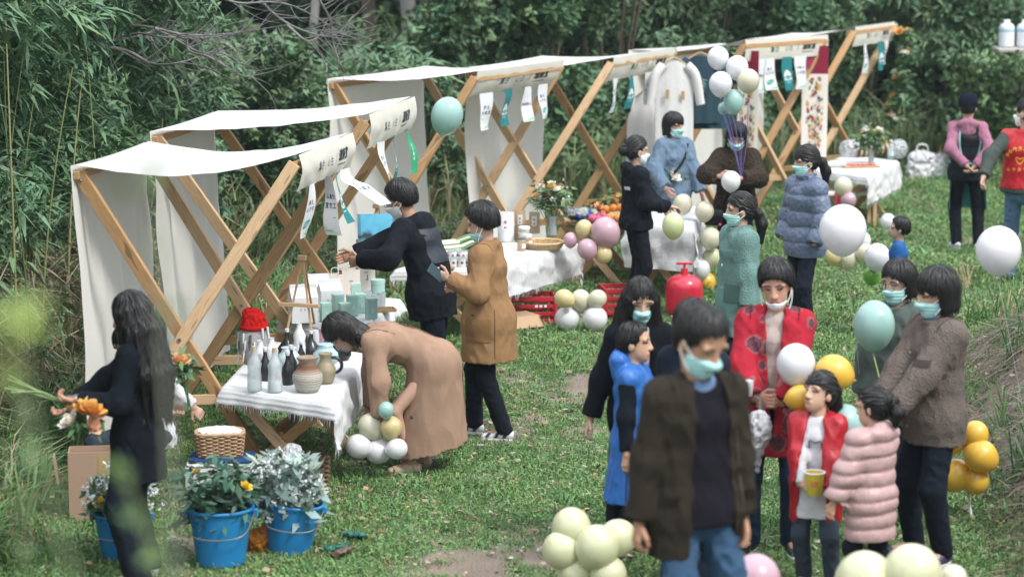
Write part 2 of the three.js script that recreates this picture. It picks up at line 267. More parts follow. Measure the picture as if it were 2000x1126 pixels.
{
  const r = rng(91), crownG = leafClump(14, 0.17, 0.06, 92, 1.2, 0.5);
  const spots = [[655, -33, 0.07, 0.3], [703, -35, 0.12, -0.1], [738, -37, 0.1, 0.15], [800, -36, 0.13, -0.1], [845, -34, 0.11, 0.05], [883, -37, 0.09, 0.2], [915, -33, 0.14, -0.15], [945, -36, 0.08, 0.6], [1130, -39, 0.11, 0.1], [1195, -40, 0.12, -0.1]];
  const near = ['slender leaning', 'thick reddish', 'straight dark', 'stout forked', 'thin grey', 'crooked', 'thickest dark', 'strongly leaning', 'half hidden straight', 'half hidden pale'];
  spots.forEach(([px, z, rad, lean], i) => {
    const g0 = atZ(px, 60, z), x = g0.x, y = ground(x, z), t = thing('tree', near[i] + ' tree trunk in the dark wood above the ' + (px > 1000 ? 'fourth stall canopy' : px > 780 ? 'third stall canopy' : 'second stall canopy'), 'tree', [x, y, z], 0, 'trees of the wood behind the stalls');
    const H = 7 + r() * 2, w = () => (r() - 0.5) * 0.25;
    const pts = [V(-lean * 1.2, -0.2, 0), V(-lean * 0.5 + w(), H * 0.25, w()), V(lean * 0.4 + w(), H * 0.55, w()), V(lean * 1.6, H, w())];
    add('trunk', taperTube(pts, rad, rad * 0.35, 18, 9), i % 3 ? barkDark : barkPale, t);
    for (let k = 0; k < 5; k++) { const b = new THREE.CatmullRomCurve3(pts).getPointAt(0.35 + 0.11 * k), a = r() * 6.28, l = 1 + r() * 1.2; add('limb', taperTube([b, b.clone().add(V(Math.cos(a) * l * 0.5, l * 0.3, Math.sin(a) * l * 0.5)), b.clone().add(V(Math.cos(a) * l, l * (0.4 + r() * 0.5), Math.sin(a) * l))], rad * 0.4, 0.01, 8, 5), i % 3 ? barkDark : barkPale, t); }
    const pl = []; for (let k = 0; k < 420; k++) { const a = r() * 6.28, q = Math.sqrt(r()) * 1.7, yy = H * 0.62 + r() * H * 0.45; pl.push([lean + Math.cos(a) * q, yy, Math.sin(a) * q, 0.9 + r() * 0.6, tint([0.08, 0.14, 0.055], r, 0.35)]); }
    scatter('crown', crownG, leafMat(), pl, t, 95 + i, 1.6);
  });
  // the far wood behind the trunks reads as one mass
  const far = []; for (let i = 0; i < 9000; i++) { const px = -100 + r() * 2200, z = -38 - r() * 9, x = (px - 1000) / FOCAL * -z, g = ground(x, z), gap = noise2(x * 0.4, z * 0.3); if (gap < -0.25 && r() < 0.75) continue; far.push([x, Math.min(g, 3) + r() * 4.2, z, 1 + r() * 0.9, tint([0.06, 0.115, 0.05], r, 0.45, 0.15)]); }
  const f = scatter('distant_woods', leafClump(14, 0.24, 0.09, 93, 1.2, 0.5), leafMat(), far, null, 94, 1.6); f.userData.label = 'dark distant woodland foliage behind the tree trunks'; f.userData.category = 'woods';
  // a bare grey tree whose dead boughs hang over the bamboo
  const z0 = -20.2, base = atZ(-150, 300, z0), bt = thing('bare_tree', 'leafless grey tree with crooked dead boughs over the bamboo', 'tree', [base.x, ground(base.x, z0), z0]);
  const o = V(base.x, ground(base.x, z0), z0), q = (px, py, dz = 0) => atZ(px, py, z0 + dz).sub(o);
  add('trunk', taperTube([V(0, -0.2, 0), q(-110, 330), q(-60, 210), q(20, 110, 0.1)], 0.11, 0.05), barkPale, bt);
  const boughs = [[[20, 110], [70, 62], [150, 33], [215, 45], [300, 54], [350, 66], [420, 68], [490, 60], [560, 48]], [[150, 33], [180, 80], [250, 100], [296, 124], [350, 122], [405, 104], [430, 92]], [[300, 54], [345, 78], [385, 100], [440, 106], [480, 130]], [[500, -8], [545, 35], [600, 62], [650, 70], [690, 30]], [[200, 85], [260, 66], [320, 72], [380, 74], [470, 66]], [[420, -8], [470, 6], [540, 4], [600, 24], [660, 60]], [[-10, 60], [40, 110], [70, 100], [95, 50], [130, 10]], [[560, 48], [600, 80], [640, 62], [672, 84]], [[620, -6], [645, 40], [650, 80], [662, 118]], [[330, 30], [300, 60], [250, 74], [190, 84]], [[365, 66], [366, 95], [410, 112], [470, 146], [495, 150]]];
  boughs.forEach((b, i) => {
    const pts = b.map(([x, y], k) => q(x, y, Math.sin(k * 1.7 + i) * 0.18 + 0.3)), c = new THREE.CatmullRomCurve3(pts), br = add('bough', taperTube(pts, i < 2 ? 0.02 : 0.012, 0.004, 26, 6), barkPale, bt);
    const tw = []; for (let k = 0; k < 13; k++) { const s = c.getPointAt(0.1 + 0.88 * r()), a = (r() - 0.5) * 2.6, l = 0.15 + r() * 0.45, d = V(Math.cos(a), Math.sin(a) * (r() < 0.5 ? 1 : -1) * 0.8, (r() - 0.5)); tw.push(taperTube([s, s.clone().addScaledVector(d, l * 0.5).add(V((r() - 0.5) * 0.12, (r() - 0.5) * 0.12, 0)), s.clone().addScaledVector(d, l)], 0.0045, 0.0015, 5, 4)); }
    add('twigs', tw, barkPale, br).userData.kind = 'stuff';
  });
}
// ---------- lettering ----------
const HZ = { // strokes of the written characters on a 10 x 10 square
  乡: [[[5, 0.5], [2.5, 3.4], [6, 3.1]], [[7, 1.6], [2.8, 5.8], [7.4, 5.3]], [[8.4, 3.6], [6.5, 7.4], [1.5, 9.6]]],
  土: [[[2, 4], [8, 4]], [[5, 1], [5, 9]], [[0.8, 9], [9.2, 9]]],
  小: [[[5, 0.6], [5, 9.2], [3.6, 8.4]], [[2.6, 3.4], [1, 7]], [[7.4, 3.4], [9, 7]]],
  卖: [[[2.5, 1.6], [7.5, 1.6]], [[5, 0.2], [5, 3.4]], [[1, 3.4], [9, 3.4], [8.4, 4.8]], [[3, 4.6], [3.8, 5.4]], [[2.4, 5.8], [3.4, 6.6]], [[1, 7.2], [9, 7.2]], [[5.3, 4.2], [5, 7.2], [2, 9.6]], [[5.6, 7.6], [8.4, 9.6]]],
  店: [[[5, 0.2], [5.4, 1.2]], [[1.6, 1.6], [9.2, 1.6]], [[1.8, 1.6], [1.6, 6], [0.6, 9.4]], [[5.2, 2.6], [5.2, 5.6]], [[5.2, 4], [8.6, 4]], [[3.4, 5.8], [8.2, 5.8], [8.2, 9.2], [3.4, 9.2], [3.4, 5.8]]],
  味: [[[0.6, 2.4], [3.2, 2.4], [3.2, 6.8], [0.6, 6.8], [0.6, 2.4]], [[4.6, 2.4], [9, 2.4]], [[4, 4.6], [9.6, 4.6]], [[6.8, 0.4], [6.8, 9.6]], [[6.6, 5], [4.2, 8.6]], [[7, 5], [9.6, 8.4]]],
  道: [[[1.4, 1], [2.2, 2]], [[0.8, 4], [2.2, 4], [2, 7.6], [0.6, 9]], [[2, 8.2], [4, 9.4], [9.6, 9.2]], [[4.6, 0.4], [5.2, 1.4]], [[7.8, 0.4], [7, 1.6]], [[3.4, 2], [9.4, 2]], [[4.4, 3.2], [8.2, 3.2], [8.2, 7.8], [4.4, 7.8], [4.4, 3.2]], [[4.4, 4.8], [8.2, 4.8]], [[4.4, 6.2], [8.2, 6.2]]],
  春: [[[2, 1.4], [8, 1.4]], [[2.4, 3], [7.6, 3]], [[0.8, 4.6], [9.2, 4.6]], [[5, 0.2], [4, 4.8], [0.8, 7.4]], [[5.4, 4.6], [9.4, 7.2]], [[3.2, 6], [6.8, 6], [6.8, 9.6], [3.2, 9.6], [3.2, 6]], [[3.2, 7.8], [6.8, 7.8]]],
  山: [[[5, 0.8], [5, 8.8]], [[1.4, 3.6], [1.4, 8.8], [8.6, 8.8], [8.6, 3.6]]],
  礼: [[[2, 0.6], [2.8, 1.4]], [[0.6, 2.8], [3.8, 2.8], [0.6, 6]], [[2.4, 4.4], [2.4, 9.4]], [[5.4, 0.8], [5.4, 8.6], [9.2, 8.6], [9.2, 7]]],
  工: [[[2, 1.6], [8, 1.6]], [[5, 1.6], [5, 8.6]], [[0.8, 8.6], [9.2, 8.6]]],
  方: [[[5, 0.2], [5.4, 1.4]], [[0.8, 2.2], [9.2, 2.2]], [[4.2, 2.2], [3.4, 6.4], [1, 9.4]], [[3.8, 4.6], [7.8, 4.6], [7, 9.2], [5.4, 8.6]]],
  室: [[[5, 0], [5, 1]], [[0.8, 2.8], [1, 1.4], [9, 1.4], [9.2, 2.8]], [[2, 3.2], [8, 3.2]], [[4.4, 3.2], [2.6, 5.4], [7, 5.2]], [[7, 4.4], [8, 6]], [[2.4, 7], [7.6, 7]], [[5, 5.6], [5, 9.2]], [[1, 9.2], [9, 9.2]]],
  心: [[[1.2, 4.6], [0.8, 7]], [[3, 3.6], [3.4, 8.4], [7, 8.8], [7.4, 6.8]], [[5, 2], [5.6, 4]], [[8, 3.6], [9.2, 6]]],
  住: [[[3, 0.4], [0.6, 5]], [[2, 3], [2, 9.6]], [[6, 0.4], [6.6, 1.6]], [[4, 2.6], [9.2, 2.6]], [[4.4, 5.6], [8.8, 5.6]], [[6.6, 2.6], [6.6, 9.2]], [[3.6, 9.2], [9.6, 9.2]]],
  集: [[[3.4, 0.2], [1, 3.4]], [[2.4, 2], [2.4, 6]], [[5.6, 0.2], [6, 1.2]], [[2.4, 1.8], [8.6, 1.8]], [[2.4, 3.2], [8, 3.2]], [[2.4, 4.6], [8, 4.6]], [[2.4, 6], [9, 6]], [[5.4, 1.8], [5.4, 6]], [[0.8, 7.2], [9.2, 7.2]], [[5, 6], [5, 9.8]], [[4.8, 7.2], [1, 9.6]], [[5.2, 7.2], [9, 9.6]]],
  中: [[[1.6, 2.8], [8.4, 2.8], [8.4, 6.4], [1.6, 6.4], [1.6, 2.8]], [[5, 0.4], [5, 9.6]]],
  节: [[[0.8, 2], [9.2, 2]], [[3.2, 0.6], [3.2, 3.4]], [[6.8, 0.6], [6.8, 3.4]], [[1.6, 4.8], [8.2, 4.8], [8, 8], [6.6, 7.4]], [[4.8, 4.8], [4.8, 9.8]]],
  新: [[[2.6, 0.2], [3, 1]], [[0.6, 1.6], [5, 1.6]], [[1.6, 2.2], [2, 3.4]], [[4, 2.2], [3.6, 3.4]], [[0.4, 4], [5.2, 4]], [[0.6, 5.8], [5, 5.8]], [[2.8, 4], [2.8, 9.4]], [[2.6, 6], [0.6, 8.4]], [[3, 6], [5, 8]], [[8.8, 0.8], [6.2, 2]], [[6.2, 2], [6.2, 6], [5.4, 9.4]], [[6.2, 4.4], [9.6, 4.4]], [[8, 4.4], [8, 9.6]]],
  时: [[[0.8, 1.6], [3.6, 1.6], [3.6, 8.4], [0.8, 8.4], [0.8, 1.6]], [[0.8, 5], [3.6, 5]], [[4.6, 3.2], [9.6, 3.2]], [[7.8, 0.6], [7.8, 9], [6.4, 8.4]], [[5.4, 5], [6.4, 6.8]]],
  代: [[[3, 0.4], [0.6, 5]], [[2, 3], [2, 9.6]], [[3.8, 4], [9.2, 3.2]], [[6, 0.6], [6.6, 5.6], [9, 9.4], [9.6, 7.6]], [[7.8, 0.8], [8.6, 1.8]]],
};
function glyph(x, ch, cx, cy, s, w, color) {
  x.strokeStyle = color; x.lineWidth = w; x.lineCap = 'round'; x.lineJoin = 'round';
  for (const st of HZ[ch]) { x.beginPath(); st.forEach(([a, b], i) => x[i ? 'lineTo' : 'moveTo'](cx + (a / 10 - 0.5) * s, cy + (b / 10 - 0.5) * s)); x.stroke(); }
}
function canvasTex(w, h, draw) {
  const c = document.createElement('canvas'); c.width = w; c.height = h; const x = c.getContext('2d'); draw(x, w, h);
  const t = new THREE.CanvasTexture(c); t.colorSpace = THREE.SRGBColorSpace; return t;
}
const CREAM = '#e2dfd3', TEAL = '#0f7f83';
const valanceTex = canvasTex(768, 128, (x, w, h) => {
  x.fillStyle = CREAM; x.fillRect(0, 0, w, h);
  glyph(x, '集', 245, 68, 36, 4, '#3a4a48'); glyph(x, '住', 285, 68, 34, 4, '#3a4a48'); glyph(x, '心', 378, 68, 34, 3.5, '#56645f'); glyph(x, '住', 415, 68, 34, 3.5, '#56645f');
  x.lineWidth = 2.5; x.strokeStyle = '#6a7672'; x.beginPath(); x.moveTo(472, 50); x.lineTo(492, 84); x.moveTo(492, 50); x.lineTo(472, 84); x.stroke();
  ['道', '新', '室'].forEach((ch, i) => glyph(x, ch, 545 + i * 42, 60, 42, 8, '#1f2c30')); x.fillStyle = '#1f2c30'; for (let i = 0; i < 9; i++) x.fillRect(532 + i * 12, 92, 8, 7);
});
const ribbonTex = {};
const whiteRibbon = (key, draw) => { ribbonTex[key] = canvasTex(128, 320, (x, w, h) => {
  x.fillStyle = '#e9ebee'; x.fillRect(0, 0, w, h); draw(x, w, h);
  x.fillStyle = '#bfe0d2'; x.beginPath(); x.moveTo(30, h - 8); x.lineTo(70, h - 34); x.lineTo(92, h - 26); x.lineTo(118, h - 52); x.lineTo(128, h - 44); x.lineTo(128, h - 8); x.fill();
  x.fillStyle = '#5fb7a0'; x.fillRect(18, h - 98, 26, 5); x.fillRect(70, h - 24, 50, 5);
}); };
whiteRibbon('shop', (x) => { glyph(x, '乡', 46, 124, 32, 5, '#2b3350'); glyph(x, '土', 82, 124, 32, 5, '#2b3350'); glyph(x, '小', 28, 172, 32, 5, '#2b3350'); glyph(x, '卖', 64, 172, 34, 4.5, '#2b3350'); glyph(x, '店', 102, 172, 34, 4.5, '#2b3350'); });
whiteRibbon('taste', (x) => { ['味', '道', '春', '山'].forEach((c, i) => glyph(x, c, 20 + i * 30, 160, 28, 4, '#2b3350')); });
whiteRibbon('gift', (x) => { glyph(x, '春', 44, 110, 32, 4, '#39415c'); glyph(x, '礼', 84, 110, 32, 4, '#39415c'); glyph(x, '山', 30, 150, 30, 4, '#39415c'); glyph(x, '方', 64, 150, 30, 4, '#39415c'); glyph(x, '节', 98, 150, 30, 4, '#39415c'); x.fillStyle = '#1f9b8a'; x.beginPath(); x.ellipse(64, 240, 44, 22, -0.4, 0, 7); x.fill(); x.strokeStyle = '#e9ebee'; x.lineWidth = 4; for (let i = 0; i < 4; i++) { x.beginPath(); x.moveTo(30 + i * 18, 252); x.lineTo(48 + i * 18, 228); x.stroke(); } });
whiteRibbon('studio', (x) => { glyph(x, '方', 30, 110, 28, 4, '#2b3350'); glyph(x, '集', 62, 110, 28, 3.5, '#2b3350'); glyph(x, '山', 96, 110, 28, 4, '#2b3350'); glyph(x, '工', 30, 160, 32, 5, '#2b3350'); glyph(x, '方', 66, 160, 32, 5, '#2b3350'); glyph(x, '室', 102, 160, 32, 4.5, '#2b3350'); });
ribbonTex.teal = canvasTex(128, 320, (x, w, h) => {
  x.fillStyle = TEAL; x.fillRect(0, 0, w, h); x.fillStyle = '#eaf2f0'; // a cluster of white petals and two characters
  for (const [a, b, r] of [[64, 138, 15], [44, 150, 13], [84, 150, 13], [52, 168, 12], [78, 168, 12]]) { x.beginPath(); x.arc(a, b, r, 0, 7); x.fill(); }
  glyph(x, '春', 34, 176, 30, 6, '#eaf2f0'); glyph(x, '新', 94, 170, 34, 6, '#eaf2f0'); ['中', '山', '节'].forEach((c, i) => glyph(x, c, 30 + i * 34, 212, 32, 6, '#eaf2f0')); x.fillRect(34, 244, 60, 4);
});
ribbonTex.green = canvasTex(128, 320, (x, w, h) => { x.fillStyle = '#2aa877'; x.fillRect(0, 0, w, h); ['山', '方', '新', '时'].forEach((c, i) => glyph(x, c, 64, 110 + i * 34, 28, 4, '#d8f2e6')); });
const ribbonMat = Object.fromEntries(Object.entries(ribbonTex).map(([k, t]) => [k, std([0.74, 0.74, 0.74], 0.75, { map: t, side: THREE.DoubleSide })]));

// ---------- the stalls ----------
const grain = (a, b, seed) => dataTex(256, (u, v) => { const ring = Math.sin((u * 7 + tile(u, v, 3, seed) * 1.6) * 2 * Math.PI), k = 0.5 + 0.25 * ring + 0.3 * tile(u, v, 40, seed + 2), knot = tile(u, v, 5, seed + 9) > 0.62 ? 0.55 : 1; return [0, 1, 2].map((i) => Math.pow(mix(a[i], b[i], clamp(k, 0, 1)) * knot, 1 / 2.2)); }, true, 1);
const pineTex = [grain([0.36, 0.2, 0.085], [0.52, 0.32, 0.15], 3), grain([0.46, 0.3, 0.16], [0.6, 0.42, 0.25], 13), grain([0.25, 0.15, 0.06], [0.36, 0.23, 0.095], 23)];
for (const t of pineTex) t.repeat.set(6, 0.9);
const pine = pineTex.map((t) => std([1, 1, 1], 0.6, { map: t }));
const canvasM = phys([0.44, 0.437, 0.43], 0.95, { side: THREE.DoubleSide, bumpMap: weaveBump, bumpScale: 0.0012, transmission: 0.22, thickness: 0 });
const curtainM = phys([0.72, 0.71, 0.665], 0.95, { side: THREE.DoubleSide, bumpMap: weaveBump, bumpScale: 0.0012, transmission: 0.25, thickness: 0 });
const valanceM = std([0.72, 0.72, 0.72], 0.9, { side: THREE.DoubleSide, map: valanceTex });
const screwM = std([0.25, 0.24, 0.22], 0.4, { metalness: 0.8 });
function stall(n, label, P, Q, bar, o = {}) {
  const t = thing('market_stall', label, 'stall', [0, 0, 0], 0, 'canvas market stalls in a row'), org = V((P.x + Q.x + bar.x) / 2, 0, (P.z + Q.z + bar.z) / 2); t.position.copy(org);
  P = P.clone().sub(org); Q = Q.clone().sub(org);
  const far = (v) => v.clone().add(bar), bn = bar.clone().normalize(), dir = Q.clone().sub(P).setY(0).normalize();
  const gy = (v) => V(v.x, ground(v.x + org.x, v.z + org.z), v.z), lerp = (f, side) => { const v = P.clone().lerp(Q, f).addScaledVector(bar, side); return gy(v); };
  const ff = o.ff ?? 0.86, fb = o.fb ?? 0.06;
  [0, 1].forEach((side) => {
    const off = bn.clone().multiplyScalar(side ? -0.025 : 0.025), top = (v) => v.clone().addScaledVector(bar, side).add(V(0, -0.05, 0));
    const a = top(P).add(off), b = lerp(ff, side).add(off), c = top(Q).sub(off), d = lerp(fb, side).sub(off), m1 = pine[(n + side) % 2], m2 = pine[(n + side + 1) % 3];
    const b1 = add('beam', timber(a, b, 0.082, 0.044, bn), m1, t), b2 = add('beam', timber(c, d, 0.082, 0.044, bn), m2, t);
    add('screw', [new THREE.SphereGeometry(0.011, 6, 4).translate(a.x + dir.x * 0.02, a.y - 0.05, a.z + 0.02).translate(-off.x, 0, off.z * 0)], screwM, b1);
    { const s1 = b.clone().sub(a), s2 = d.clone().sub(c), tt = ((c.x - a.x) * s2.y - (c.y - a.y) * s2.x) / (s1.x * s2.y - s1.y * s2.x), x = a.clone().addScaledVector(s1, tt).sub(off); add('bolt', rod(x.clone().addScaledVector(bn, -0.058), x.clone().addScaledVector(bn, 0.058), 0.012, 0.012, 6), screwM, b2); }
    // rail that carries the table, between the two beams of this frame
    const at2 = (p, q, y) => p.clone().lerp(q, (p.y - y) / (p.y - q.y)), ry = o.rail ?? 0.5;
    add('rail', timber(at2(c, d, ry), at2(a, b, ry), 0.065, 0.03, bn), pine[n % 2 + 1], t);
  });
  add('ridge_rail', timber(P.clone().add(V(0, -0.065, 0)).addScaledVector(bn, -0.03), far(P).add(V(0, -0.065, 0)).addScaledVector(bn, 0.03), 0.05, 0.035), pine[0], t);
  add('ridge_rail', timber(Q.clone().add(V(0, -0.065, 0)).addScaledVector(bn, -0.03), far(Q).add(V(0, -0.065, 0)).addScaledVector(bn, 0.03), 0.05, 0.035), pine[0], t);
  const W = bar.length() + 0.08, D = P.distanceTo(Q), sag = o.sag ?? 0.05, wob = (u, v, k) => noise2(u * 3 + n * 7, v * 4 + k) * 0.006 + noise2(u * 9 + n, v * 9 + k) * 0.003;
  const bA = bn.clone().multiplyScalar(-0.04), along = (u) => bA.clone().addScaledVector(bn, u * W);
  add('awning', sheet((u, v) => { const p = P.clone().lerp(Q, v).add(along(u)); p.y -= sag * Math.sin(Math.PI * v) * (0.75 + 0.25 * Math.cos(u * 6.28)) - 0.006 - wob(u, v, 1) * Math.sin(Math.PI * v); p.y -= (o.droop ?? 0.01) * Math.sin(Math.PI * u) * (1 - 0.6 * Math.sin(Math.PI * v)); return p; }, 20, 26, W, D), canvasM, t);
  const dropTo = o.dropTo ?? 0.14, cw = o.curtain ?? 1;
  add('back_curtain', sheet((u, v) => { const p = P.clone().add(along(u * cw)).addScaledVector(dir, -0.028 + v * (o.inward ?? 0.08)), g = ground(p.x + org.x, p.z + org.z) + dropTo; p.y = mix(P.y - (o.droop ?? 0.01) * Math.sin(Math.PI * u), g, v); p.addScaledVector(dir, (noise2(u * 4 + n * 3, v * 1.2) * 0.035 + noise2(u * 11, v * 2 + n) * 0.012) * Math.min(1, v * 4)); return p; }, 22, 30, W * cw, P.y), curtainM, t);
  const vd = dir.clone().multiplyScalar(o.tuck ?? -0.07).add(V(0, -(o.drop ?? 0.25), 0));
  const vfn = (u, v) => Q.clone().add(along(u)).addScaledVector(dir, 0.03).addScaledVector(vd, v).add(V(0, 0.006, 0)).addScaledVector(dir, Math.sin(v * Math.PI) * 0.03 + (noise2(u * 5 + n, v * 1.5) * 0.012 + noise2(u * 14, v * 3 + n) * 0.004) * v);
  const vg = sheet((u, v) => vfn(u, v), 24, 10); { const uv = vg.attributes.uv; for (let i = 0; i < uv.count; i++) uv.setY(i, 1 - uv.getY(i)); }
  add('valance', vg, valanceM, t);
  return { org, dir, bn, W, edge: (u) => vfn(u, 0.93).add(org), t };
}
// a cloth ribbon hung from a stall's valance: u along the valance, lean = how it blows
let ribbonN = 0;
function ribbon(st, u, kind, len, width, lean, label, twist = 0) {
  const o = st.edge(u), k = ribbonN++, d = V(lean[0], lean[1], lean[2] ?? 0).normalize(), side = st.bn.clone().applyAxisAngle(V(0, 1, 0), twist);
  const g = sheet((a, b) => { const dd = V(0, -1, 0).lerp(d, sstep(0, 0.5, b)).normalize(); return V(0, 0, 0).addScaledVector(side, (a - 0.5) * width * 1.25).addScaledVector(dd, b * len).addScaledVector(st.dir, 0.012 + Math.sin(b * 5 + k) * 0.022 * b + (a - 0.5) * 0.03 * Math.sin(b * 3 + k * 2)); }, 6, 16);
  const uv = g.attributes.uv; for (let i = 0; i < uv.count; i++) uv.setY(i, 1 - uv.getY(i));
  const m = add('ribbon_banner', g, ribbonMat[kind], null, { label, category: 'banner', group: 'ribbon banners on the stall valances' }); m.position.copy(o); return m;
}
const S1 = stall(0, 'nearest canvas stall with sagging awning over the bottle table', at(150, 322, 2.05), at(577, 303, 2.09), V(0.24, 0, -1.38), { sag: 0.1, ff: 0.84, fb: 0.03, tuck: -0.02, drop: 0.24, droop: 0.012 });
const S2 = stall(1, 'second canvas stall over the mint tins and white cartons', at(303, 255, 2.06), at(715, 224, 2.14), V(0.26, 0, -1.5), { sag: 0.035, tuck: -0.03, drop: 0.26, curtain: 1 });
const S3 = stall(2, 'third canvas stall with clear lettering behind the camel coat shopper', at(648, 153, 2.06), at(930, 140, 2.12), V(0.8, 0, -1.5), { sag: 0.05, tuck: -0.12, drop: 0.24 });
const S4 = stall(3, 'fourth canvas stall above the fruit table and pink balloons', at(916, 132, 2.06), at(1196, 113, 2.12), V(0.72, 0, -1.6), { sag: 0.05, tuck: -0.1, drop: 0.24 });
const S5 = stall(4, 'fifth canvas stall with clothes and embroidered banners hung from it', at(1237, 97, 2.06), at(1456, 79, 2.12), V(1.0, 0, -1.0), { sag: 0.06, tuck: -0.04, drop: 0.24 });
const S6 = stall(5, 'last canvas stall with the flower garland at its corner', at(1462, 76, 2.06), at(1670, 53, 2.14), V(0.62, 0, -1.1), { sag: 0.05, tuck: -0.05, drop: 0.24, curtain: 0.35 });
ribbon(S1, 0.2, 'gift', 0.36, 0.095, [-0.12, -1], 'white printed ribbon hanging straight from the nearest stall valance');
ribbon(S1, 0.5, 'studio', 0.4, 0.09, [0.12, -1, 0.2], 'narrow white ribbon edge on between two others on the nearest stall', 1.0);
ribbon(S1, 0.66, 'teal', 0.36, 0.11, [0.25, -1], 'teal ribbon with white print on the nearest stall');
ribbon(S1, 0.8, 'shop', 0.36, 0.11, [0.75, -0.72], 'white ribbon blown sideways from the nearest stall corner', -0.3);
ribbon(S2, 0.25, 'gift', 0.36, 0.1, [0.16, -1], 'white printed ribbon hanging from the second stall valance');
ribbon(S2, 0.55, 'teal', 0.36, 0.11, [0.02, -1], 'dark teal ribbon with white print on the second stall');
ribbon(S2, 0.86, 'green', 0.36, 0.09, [0.22, -1], 'bright green ribbon on the second stall corner');
ribbon(S3, 0.2, 'shop', 0.35, 0.16, [0, -1], 'wide white ribbon with two lines of writing on the third stall');
ribbon(S3, 0.45, 'teal', 0.35, 0.14, [-0.12, -1], 'teal ribbon with white print on the third stall');
ribbon(S3, 0.68, 'taste', 0.34, 0.14, [-0.03, -1], 'white ribbon with one line of writing on the third stall');
ribbon(S3, 0.86, 'gift', 0.34, 0.11, [0, -1], 'white ribbon with a green emblem at the third stall valance end');
ribbon(S4, 0.14, 'gift', 0.35, 0.11, [-0.12, -1], 'white ribbon with a green emblem on the fourth stall');
ribbon(S4, 0.38, 'teal', 0.34, 0.12, [-0.06, -1], 'teal ribbon with white print on the fourth stall');
ribbon(S4, 0.66, 'shop', 0.34, 0.14, [-0.06, -1], 'white ribbon with small writing on the fourth stall');
ribbon(S5, 0.2, 'taste', 0.38, 0.16, [-0.02, -1], 'white ribbon with one line of writing on the fifth stall');
ribbon(S5, 0.31, 'gift', 0.36, 0.15, [0.03, -1], 'white ribbon overlapping its neighbour on the fifth stall');
ribbon(S5, 0.52, 'teal', 0.38, 0.12, [0.05, -1], 'teal ribbon with white print on the fifth stall');
ribbon(S5, 0.68, 'studio', 0.38, 0.17, [0.02, -1], 'wide white ribbon with two lines of writing on the fifth stall');
ribbon(S6, 0.3, 'gift', 0.36, 0.11, [0.03, -1], 'white ribbon hanging from the last stall');
ribbon(S6, 0.68, 'teal', 0.36, 0.12, [0.08, -1], 'teal ribbon with white print on the last stall');
ribbon(S6, 0.84, 'shop', 0.3, 0.08, [-0.05, -1], 'narrow white ribbon half behind the teal one on the last stall');
// ---------- people: skeletons, distance fields and the meshes drawn from them ----------
const smin = (a, b, k) => { const h = Math.max(k - Math.abs(a - b), 0) / k; return Math.min(a, b) - h * h * k * 0.25; };
// a tapered capsule
function cone(a, b, r1, r2 = r1) { const bx = b.x - a.x, by = b.y - a.y, bz = b.z - a.z, L = bx * bx + by * by + bz * bz || 1e-9, ax = a.x, ay = a.y, az = a.z; return (x, y, z) => { const px = x - ax, py = y - ay, pz = z - az, t = clamp((px * bx + py * by + pz * bz) / L, 0, 1), dx = px - bx * t, dy = py - by * t, dz = pz - bz * t; return Math.sqrt(dx * dx + dy * dy + dz * dz) - r1 - (r2 - r1) * t; }; }
// a capsule of elliptic section: w = direction of its width, [half width, half depth] at both ends
function flat(a, b, w, [wa, da], [wb, db]) {
  const bx = b.x - a.x, by = b.y - a.y, bz = b.z - a.z, L = bx * bx + by * by + bz * bz || 1e-9, ax = a.x, ay = a.y, az = a.z, wx = w.x, wy = w.y, wz = w.z;
  return (x, y, z) => {
    const px = x - ax, py = y - ay, pz = z - az, t = clamp((px * bx + py * by + pz * bz) / L, 0, 1), dx = px - bx * t, dy = py - by * t, dz = pz - bz * t, u = dx * wx + dy * wy + dz * wz, m2 = Math.max(0, dx * dx + dy * dy + dz * dz - u * u), rw = wa + (wb - wa) * t, rd = da + (db - da) * t;
    const k0 = Math.sqrt(u * u / (rw * rw) + m2 / (rd * rd)), k1 = Math.sqrt(u * u / (rw * rw * rw * rw) + m2 / (rd * rd * rd * rd)); return k1 < 1e-6 ? -Math.min(rw, rd) : k0 * (k0 - 1) / k1;
  };
}
// an ellipsoid in a frame M (columns = axes), centre c
function ell(c, r, M) { const e = M ? M.elements : null; return (x, y, z) => { let px = x - c.x, py = y - c.y, pz = z - c.z; if (e) { const qx = px * e[0] + py * e[1] + pz * e[2], qy = px * e[4] + py * e[5] + pz * e[6], qz = px * e[8] + py * e[9] + pz * e[10]; px = qx; py = qy; pz = qz; } const k0 = Math.hypot(px / r[0], py / r[1], pz / r[2]), k1 = Math.hypot(px / (r[0] * r[0]), py / (r[1] * r[1]), pz / (r[2] * r[2])); return k1 < 1e-6 ? -Math.min(...r) : k0 * (k0 - 1) / k1; }; }
const plane = (p, n) => { const d = n.x * p.x + n.y * p.y + n.z * p.z, { x: a, y: b, z: c } = n; return (x, y, z) => a * x + b * y + c * z - d; };
const union = (list, k) => (x, y, z) => { let d = list[0](x, y, z); for (let i = 1; i < list.length; i++) d = smin(d, list[i](x, y, z), k); return d; };
const cut = (f, ...planes) => (x, y, z) => { let d = f(x, y, z); for (const p of planes) d = Math.max(d, p(x, y, z)); return d; };
const minus = (f, g) => (x, y, z) => Math.max(f(x, y, z), -g(x, y, z));
const ridged = (x, y, z) => 1 - 2 * Math.abs(noise3(x, y, z));
// creased cloth: the field moved in and out by folds of the given depth
const folds = (f, amp, fx = 7, fy = 4, seed = 0) => (x, y, z) => { const d = f(x, y, z); return Math.abs(d) > 0.06 ? d : d - amp * (ridged(x * fx + seed, y * fy + x * 2, z * fx) * 0.7 + noise3(x * fx * 2.3, y * fy * 2.6 + seed, z * fx * 2.3) * 0.3); };
